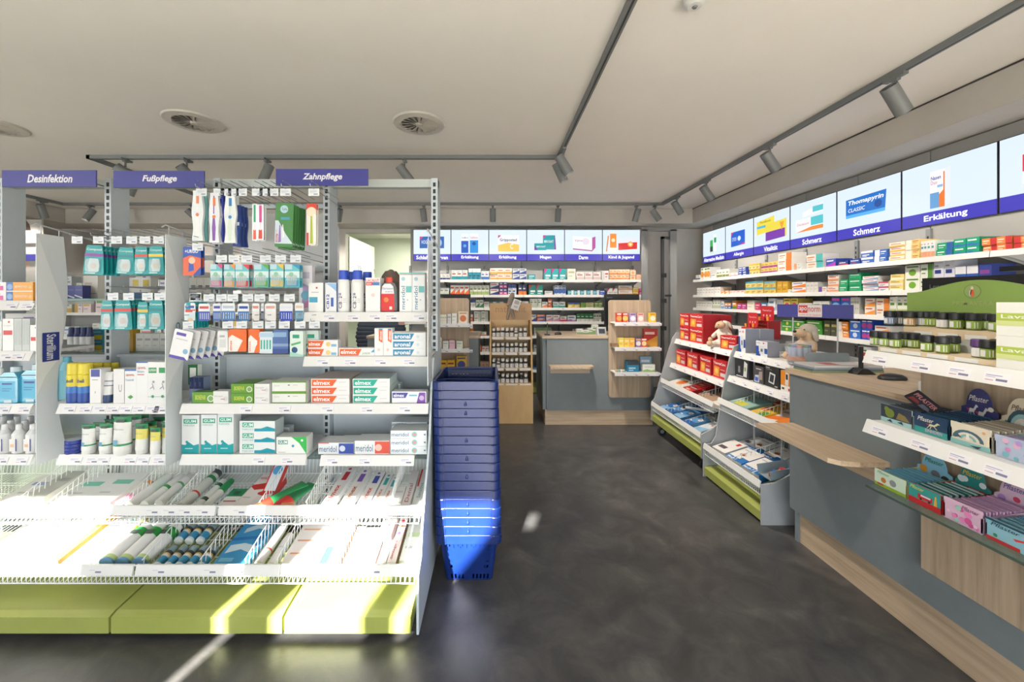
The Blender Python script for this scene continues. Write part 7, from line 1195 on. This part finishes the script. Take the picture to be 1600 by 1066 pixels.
for r, z in enumerate(vz):
    y = .03+.035*r
    s = MB().box(-hw+.018, hw-.018, y-.015, .385, z-.012, z, PLY_M).build('shelf', vd)
    for i in range(3): MB().box(-hw+.03+i*.155, -hw+.16+i*.155, y-.018, y-.0155, z-.032, z-.004, '#eceae8').build('price_label', s)
    for j in range(8):
        if (r, j) in ((1, 1), (3, 5)): sc = .72
        else: sc = .98+.1*((j*7+r*3) % 3)*.5
        rowk = ('lowest', 'second', 'third', 'top')[r]; dark = r == 0 and j in (1, 6)
        X = XX(799, 4.4)-hw+.047+j*.0525; o = tag(put('vitamin_bottle', _vbd if dark else _vb, None, (X, 4.4+y+.03, z+.0006)), f"{'dark-capped' if dark else 'white-capped'} vitamin bottle, {ORD[j]} from left on the {rowk} birch display shelf", 'bottle', 'vitamin bottles on the birch display')
        o.scale = (1, 1, sc); put('cap', _vcd if dark else _vc, o)
        o = tag(put('vitamin_bottle', _vb, None, (X+.004, 4.4+y+.09, z+.0006)), f"white vitamin bottle in the rear row, {ORD[j]} from left, {rowk} birch display shelf", 'bottle', 'vitamin bottles on the birch display'); o.scale = (1, 1, 1.04); put('cap', _vc, o)
o = plush('grey brown plush toy with a white tag hanging on the birch header', (XX(798, 4.5), 4.52, 1.17), 0, [(0, 0, .2, .03), (.01, 0, .26, .035), (.03, 0, .31, .025), (0, 0, .12, .028), (-.03, 0, .04, .016), (-.035, -.01, -.01, .013), (.03, 0, .05, .016), (.04, -.01, .0, .013), (.05, -.01, .18, .014), (-.04, -.01, .15, .014)], [(0, 1), (1, 2), (0, 3), (3, 4), (4, 5), (3, 6), (6, 7), (0, 8), (0, 9)], noise_mat('taupe_plush', [(.3, '#85786a'), (.7, '#988a7a')], 30, (.9, 1), bump=.4), [])
MB().box(-.045, .045, -.002, 0, -.06, .06, '#d9d6d4').prints(.09, .06, [('r', .2, .1, .8, .8, '#a8a09c'), ('r', .3, -.6, .8, -.2, '#b8b2ae')], -.002).build('tag', o, (.06, -.04, .17), (0, .35, 0))
# ================================================================== behind the gondola, on the left
ab = thing('display_board', 'translucent white board with rounded corners behind the toothbrush rows', 'board', (XX(453, 2.95), 2.95, 0))
w_ = (530-377)*2.95/610; MB().prism(rpoly(w_, ZZ(334, 2.95)-.5, .13, 6, y0=.5), 1, 0, .008, mat('#e4e8ea', .2, alpha=.62)).build('panel', ab); MB().box(-w_/2+.02, w_/2-.02, -.02, .4, .0, .5, '#d2d6d8').build('base_box', ab); MB().box(-.02, .02, .008, .03, .5, 1.9, '#b9bec0').build('support', ab)
for z in (1.25, 1.6): MB().box(-w_/2+.12, w_/2-.1, -.1, 0, z, z+.012, mat('#dfe6e8', .1, alpha=.6)).build('clear_shelf', ab)
# rear shelves of the gondola (glass), seen through its open upper half
for z in (1.405, 1.085):
    s = MB().box(GX[4]-.3, GX[1]-.05, 2.31, 2.62, z-.012, z, mat('#c4dad6', .1, trans=.6)).build('glass_shelf', go); MB().box(GX[4]-.3, GX[1]-.05, 2.305, 2.31, z-.012, z, '#a8cfc8').build('edge', s)
YR = 2.36
RS_ = 'rear gondola glass shelf'
boxes(104, 129, 446, 1.405, YR, '#39408c', [('p', [(0, .2), (1, 0), (1, .1), (0, .3)], '#e8eaf4'), ('r', .1, .6, .9, .7, '#5a60a8')], 'navy carton with white swoosh', n=2, shelf_='the upper '+RS_, d=.05)
boxes(130, 153, 431, 1.405, 2.45, '#f0ece2', [('r', .1, .6, .6, .7, '#d8ccb8'), ('r', .1, .2, .9, .24, '#b8b0a8')], 'large cream carton', shelf_='the upper '+RS_, d=.05)
boxes(188, 236, 434, 1.405, YR, '#eef0ea', [('r', 0, .0, 1, .3, '#3a78b0'), ('r', .2, .6, .8, .9, '#e0c84a')], 'white blue and yellow carton', n=3, shelf_='the upper '+RS_, d=.05)
boxes(262, 330, 434, 1.405, YR+.08, '#efebe0', [('r', .2, .5, .8, .64, '#6a6a58'), ('r', 0, 0, 1, .2, '#cdbf7a')], 'cream carton with dark print', n=6, shelf_='the upper '+RS_, d=.05)
for i in range(4): bottle('lotion_bottle', 'bottle', f'white bottle with navy cap, {ORD[i]} from left, lower rear glass shelf', (XX(112+9.5*i, YR), YR, 1.0855), [(0, .018), (.002, .019), (.085, .019), (.09, .0185, '#2f3a78'), (.105, .0185, '#2f3a78')], [(.105, .015), (.145, .013)], None, group='white navy-capped bottles', cc='#3a4478')
boxes(124, 160, 515, 1.0855, 2.44, '#2a96b0', [('r', 0, 0, 1, .45, '#e0c83a'), ('t', 'Magnesium', .1, .65, .9, .85, '#dff0f4')], 'teal and yellow carton', n=2, rows=2, shelf_='the lower '+RS_, d=.05)
boxes(183, 208, 514, 1.0855, YR, '#dcae3a', [('r', .1, .6, .6, .8, '#f0d890')], 'amber carton', n=2, shelf_='the lower '+RS_, d=.05)
boxes(212, 262, 521, 1.0855, YR, '#e4e6e0', PL('#b8b0b8'), 'pale carton', n=4, shelf_='the lower '+RS_, d=.05)
# white shelving further left and back
ws = thing('wall_shelving', 'white shelving far left beyond the disinfection bay', 'shelving', (-4.4, 4.7, 0))
MB().box(-1.95, 1.7, .32, .34, .1, 1.72, PANEL_M).build('back_panel', ws)
for x in (-1.95, -1.04, -.13, .78, 1.68): MB().box(x, x+.02, 0, .34, 0, 1.74, WHITE_M).build('side_panel', ws)
for z in (.3, .62, .95, 1.24, 1.5): s = MB().box(-1.94, 1.69, .0, .32, z-.02, z, WHITE_M).build('shelf', ws); MB().box(-1.94, 1.69, -.012, 0, z-.03, z+.003, WHITE_M).build('price_rail', s)
cl = ['#eceae6', '#e4e0d8', '#dfe8ea', '#e8d8dc', '#d8dccf', '#c8d4e0', '#e9e2c8', '#e2e2e4']; acc = ['#8a9ac0', '#c87a8a', '#7ab0b8', '#c8a85a', '#9a8ab8', '#7aa878']
for si, z in enumerate((.95, 1.24, 1.5)):
    x = -2.25; k = 0
    while x < 1.6:
        wd = random.uniform(.06, .13); h = random.uniform(.09, .2); n = random.choice((1, 2, 2))
        c, a = random.choice(cl), random.choice(acc)
        xx = max(x, -1.9)
        if x > -1.9 and all(abs(x+wd*n/2-s) > wd*n/2+.03 for s in (-1.03, -.12, .79, 1.69)):
            for i in range(n):
                k += 1; st = random.choice(('band', 'plain', 'top', 'left'))
                me = boxmesh(round(wd, 2)*.95, round(h, 2), .12, c, style(st, a, '#a0a0a8'), (st, a)); o = put('cosmetic_box', me, None, (-4.4+x+wd*(i+.5), 4.73, z+.0006))
                num = (ORD[k-1] if k <= 20 else 'twenty-'+ORD[k-21])
                tag(o, f"pale cosmetic box, {num} from left on {('third', 'second', 'top')[si]} far left white shelf", 'box', f'cosmetic boxes on the {si} far left shelf')
        x += wd*n+random.uniform(.02, .07)
# posters over the left shelving
pt = thing('portrait_poster', 'portrait poster of a dark-haired person above the far left shelving', 'poster', (XX(26, 5.12), 5.12, ZZ(405, 5.12)))
pw, ph = (50+30)*5.0/610, ZZ(343, 5.12)-ZZ(405, 5.12)
MB().box(-pw/2, pw/2, 0, .02, -.35, ph, '#b4b2ae').prints(pw, ph, [('c', .5, .72, .36, '#4a3a32'), ('p', [(.36, .3), (.64, .3), (.68, .62), (.6, .9), (.4, .9), (.32, .62)], '#d8b09a'), ('p', [(.25, -.2), (.75, -.2), (.64, .3), (.36, .3)], '#cfa48e'), ('r', .4, .66, .46, .69, '#4a3a34'), ('r', .55, .66, .61, .69, '#4a3a34'), ('r', .46, .42, .55, .45, '#b05a5a')]).build('board', pt)
MB().box(-pw/2, pw/2, -.04, -.005, ZZ(380, 5)-ZZ(405, 5), ZZ(360, 5)-ZZ(405, 5), '#ecebe8').build('white_band', pt); MB().box(-pw/2, pw/2, -.04, -.005, -.02, .06, NAVY).prints(pw, .06, [('t', 'Kosmetik', .3, .2, .7, .8, '#f0f0f4', {'heavy': 1})], -.04).build('caption_band', pt)
for z0 in (-.35,): MB().box(-.02, .02, .0, .02, -1.9, z0, '#9a9c9c').build('post', pt)
# quilted navy pram cover in the back opening
q = thing('quilted_coat', 'dark navy quilted coat hung in the back room opening', 'coat', (XX(596, 6.5), 6.5, 0))
NV = noise_mat('navy_quilt', [(.3, '#2a3446'), (.7, '#344054')], 20, (.6, .8), bump=.2)
m = MB()
for i in range(9):
    z = .58+i*.066; ww = .43-.012*abs(i-3); m.loft([(-ww, .02, .02), (-ww+.03, .06, .036), (0, .075, .038), (ww-.03, .06, .036), (ww, .02, .02)], NV, 12, M4=Matrix.Translation((0, 0, z)) @ Matrix.Rotation(math.pi/2, 4, 'Y'))
m.build('quilting', q); MB().loft([(0, .2, .2), (.02, .2, .2), (.021, .02, .02), (1.2, .02, .02)], '#4a4c50', 16).build('stand', q); MB().tube([(-.25, 0, 1.17), (0, 0, 1.22), (.25, 0, 1.17)], .015, '#7a5a3a', 8).build('hanger', q)
MB().prism(rpoly(.16, .13, .02), 1, -.02, .0, '#c79a90').build('patch', q, (.38, -.06, .98))
print('OBJECTS', len(SC.objects))
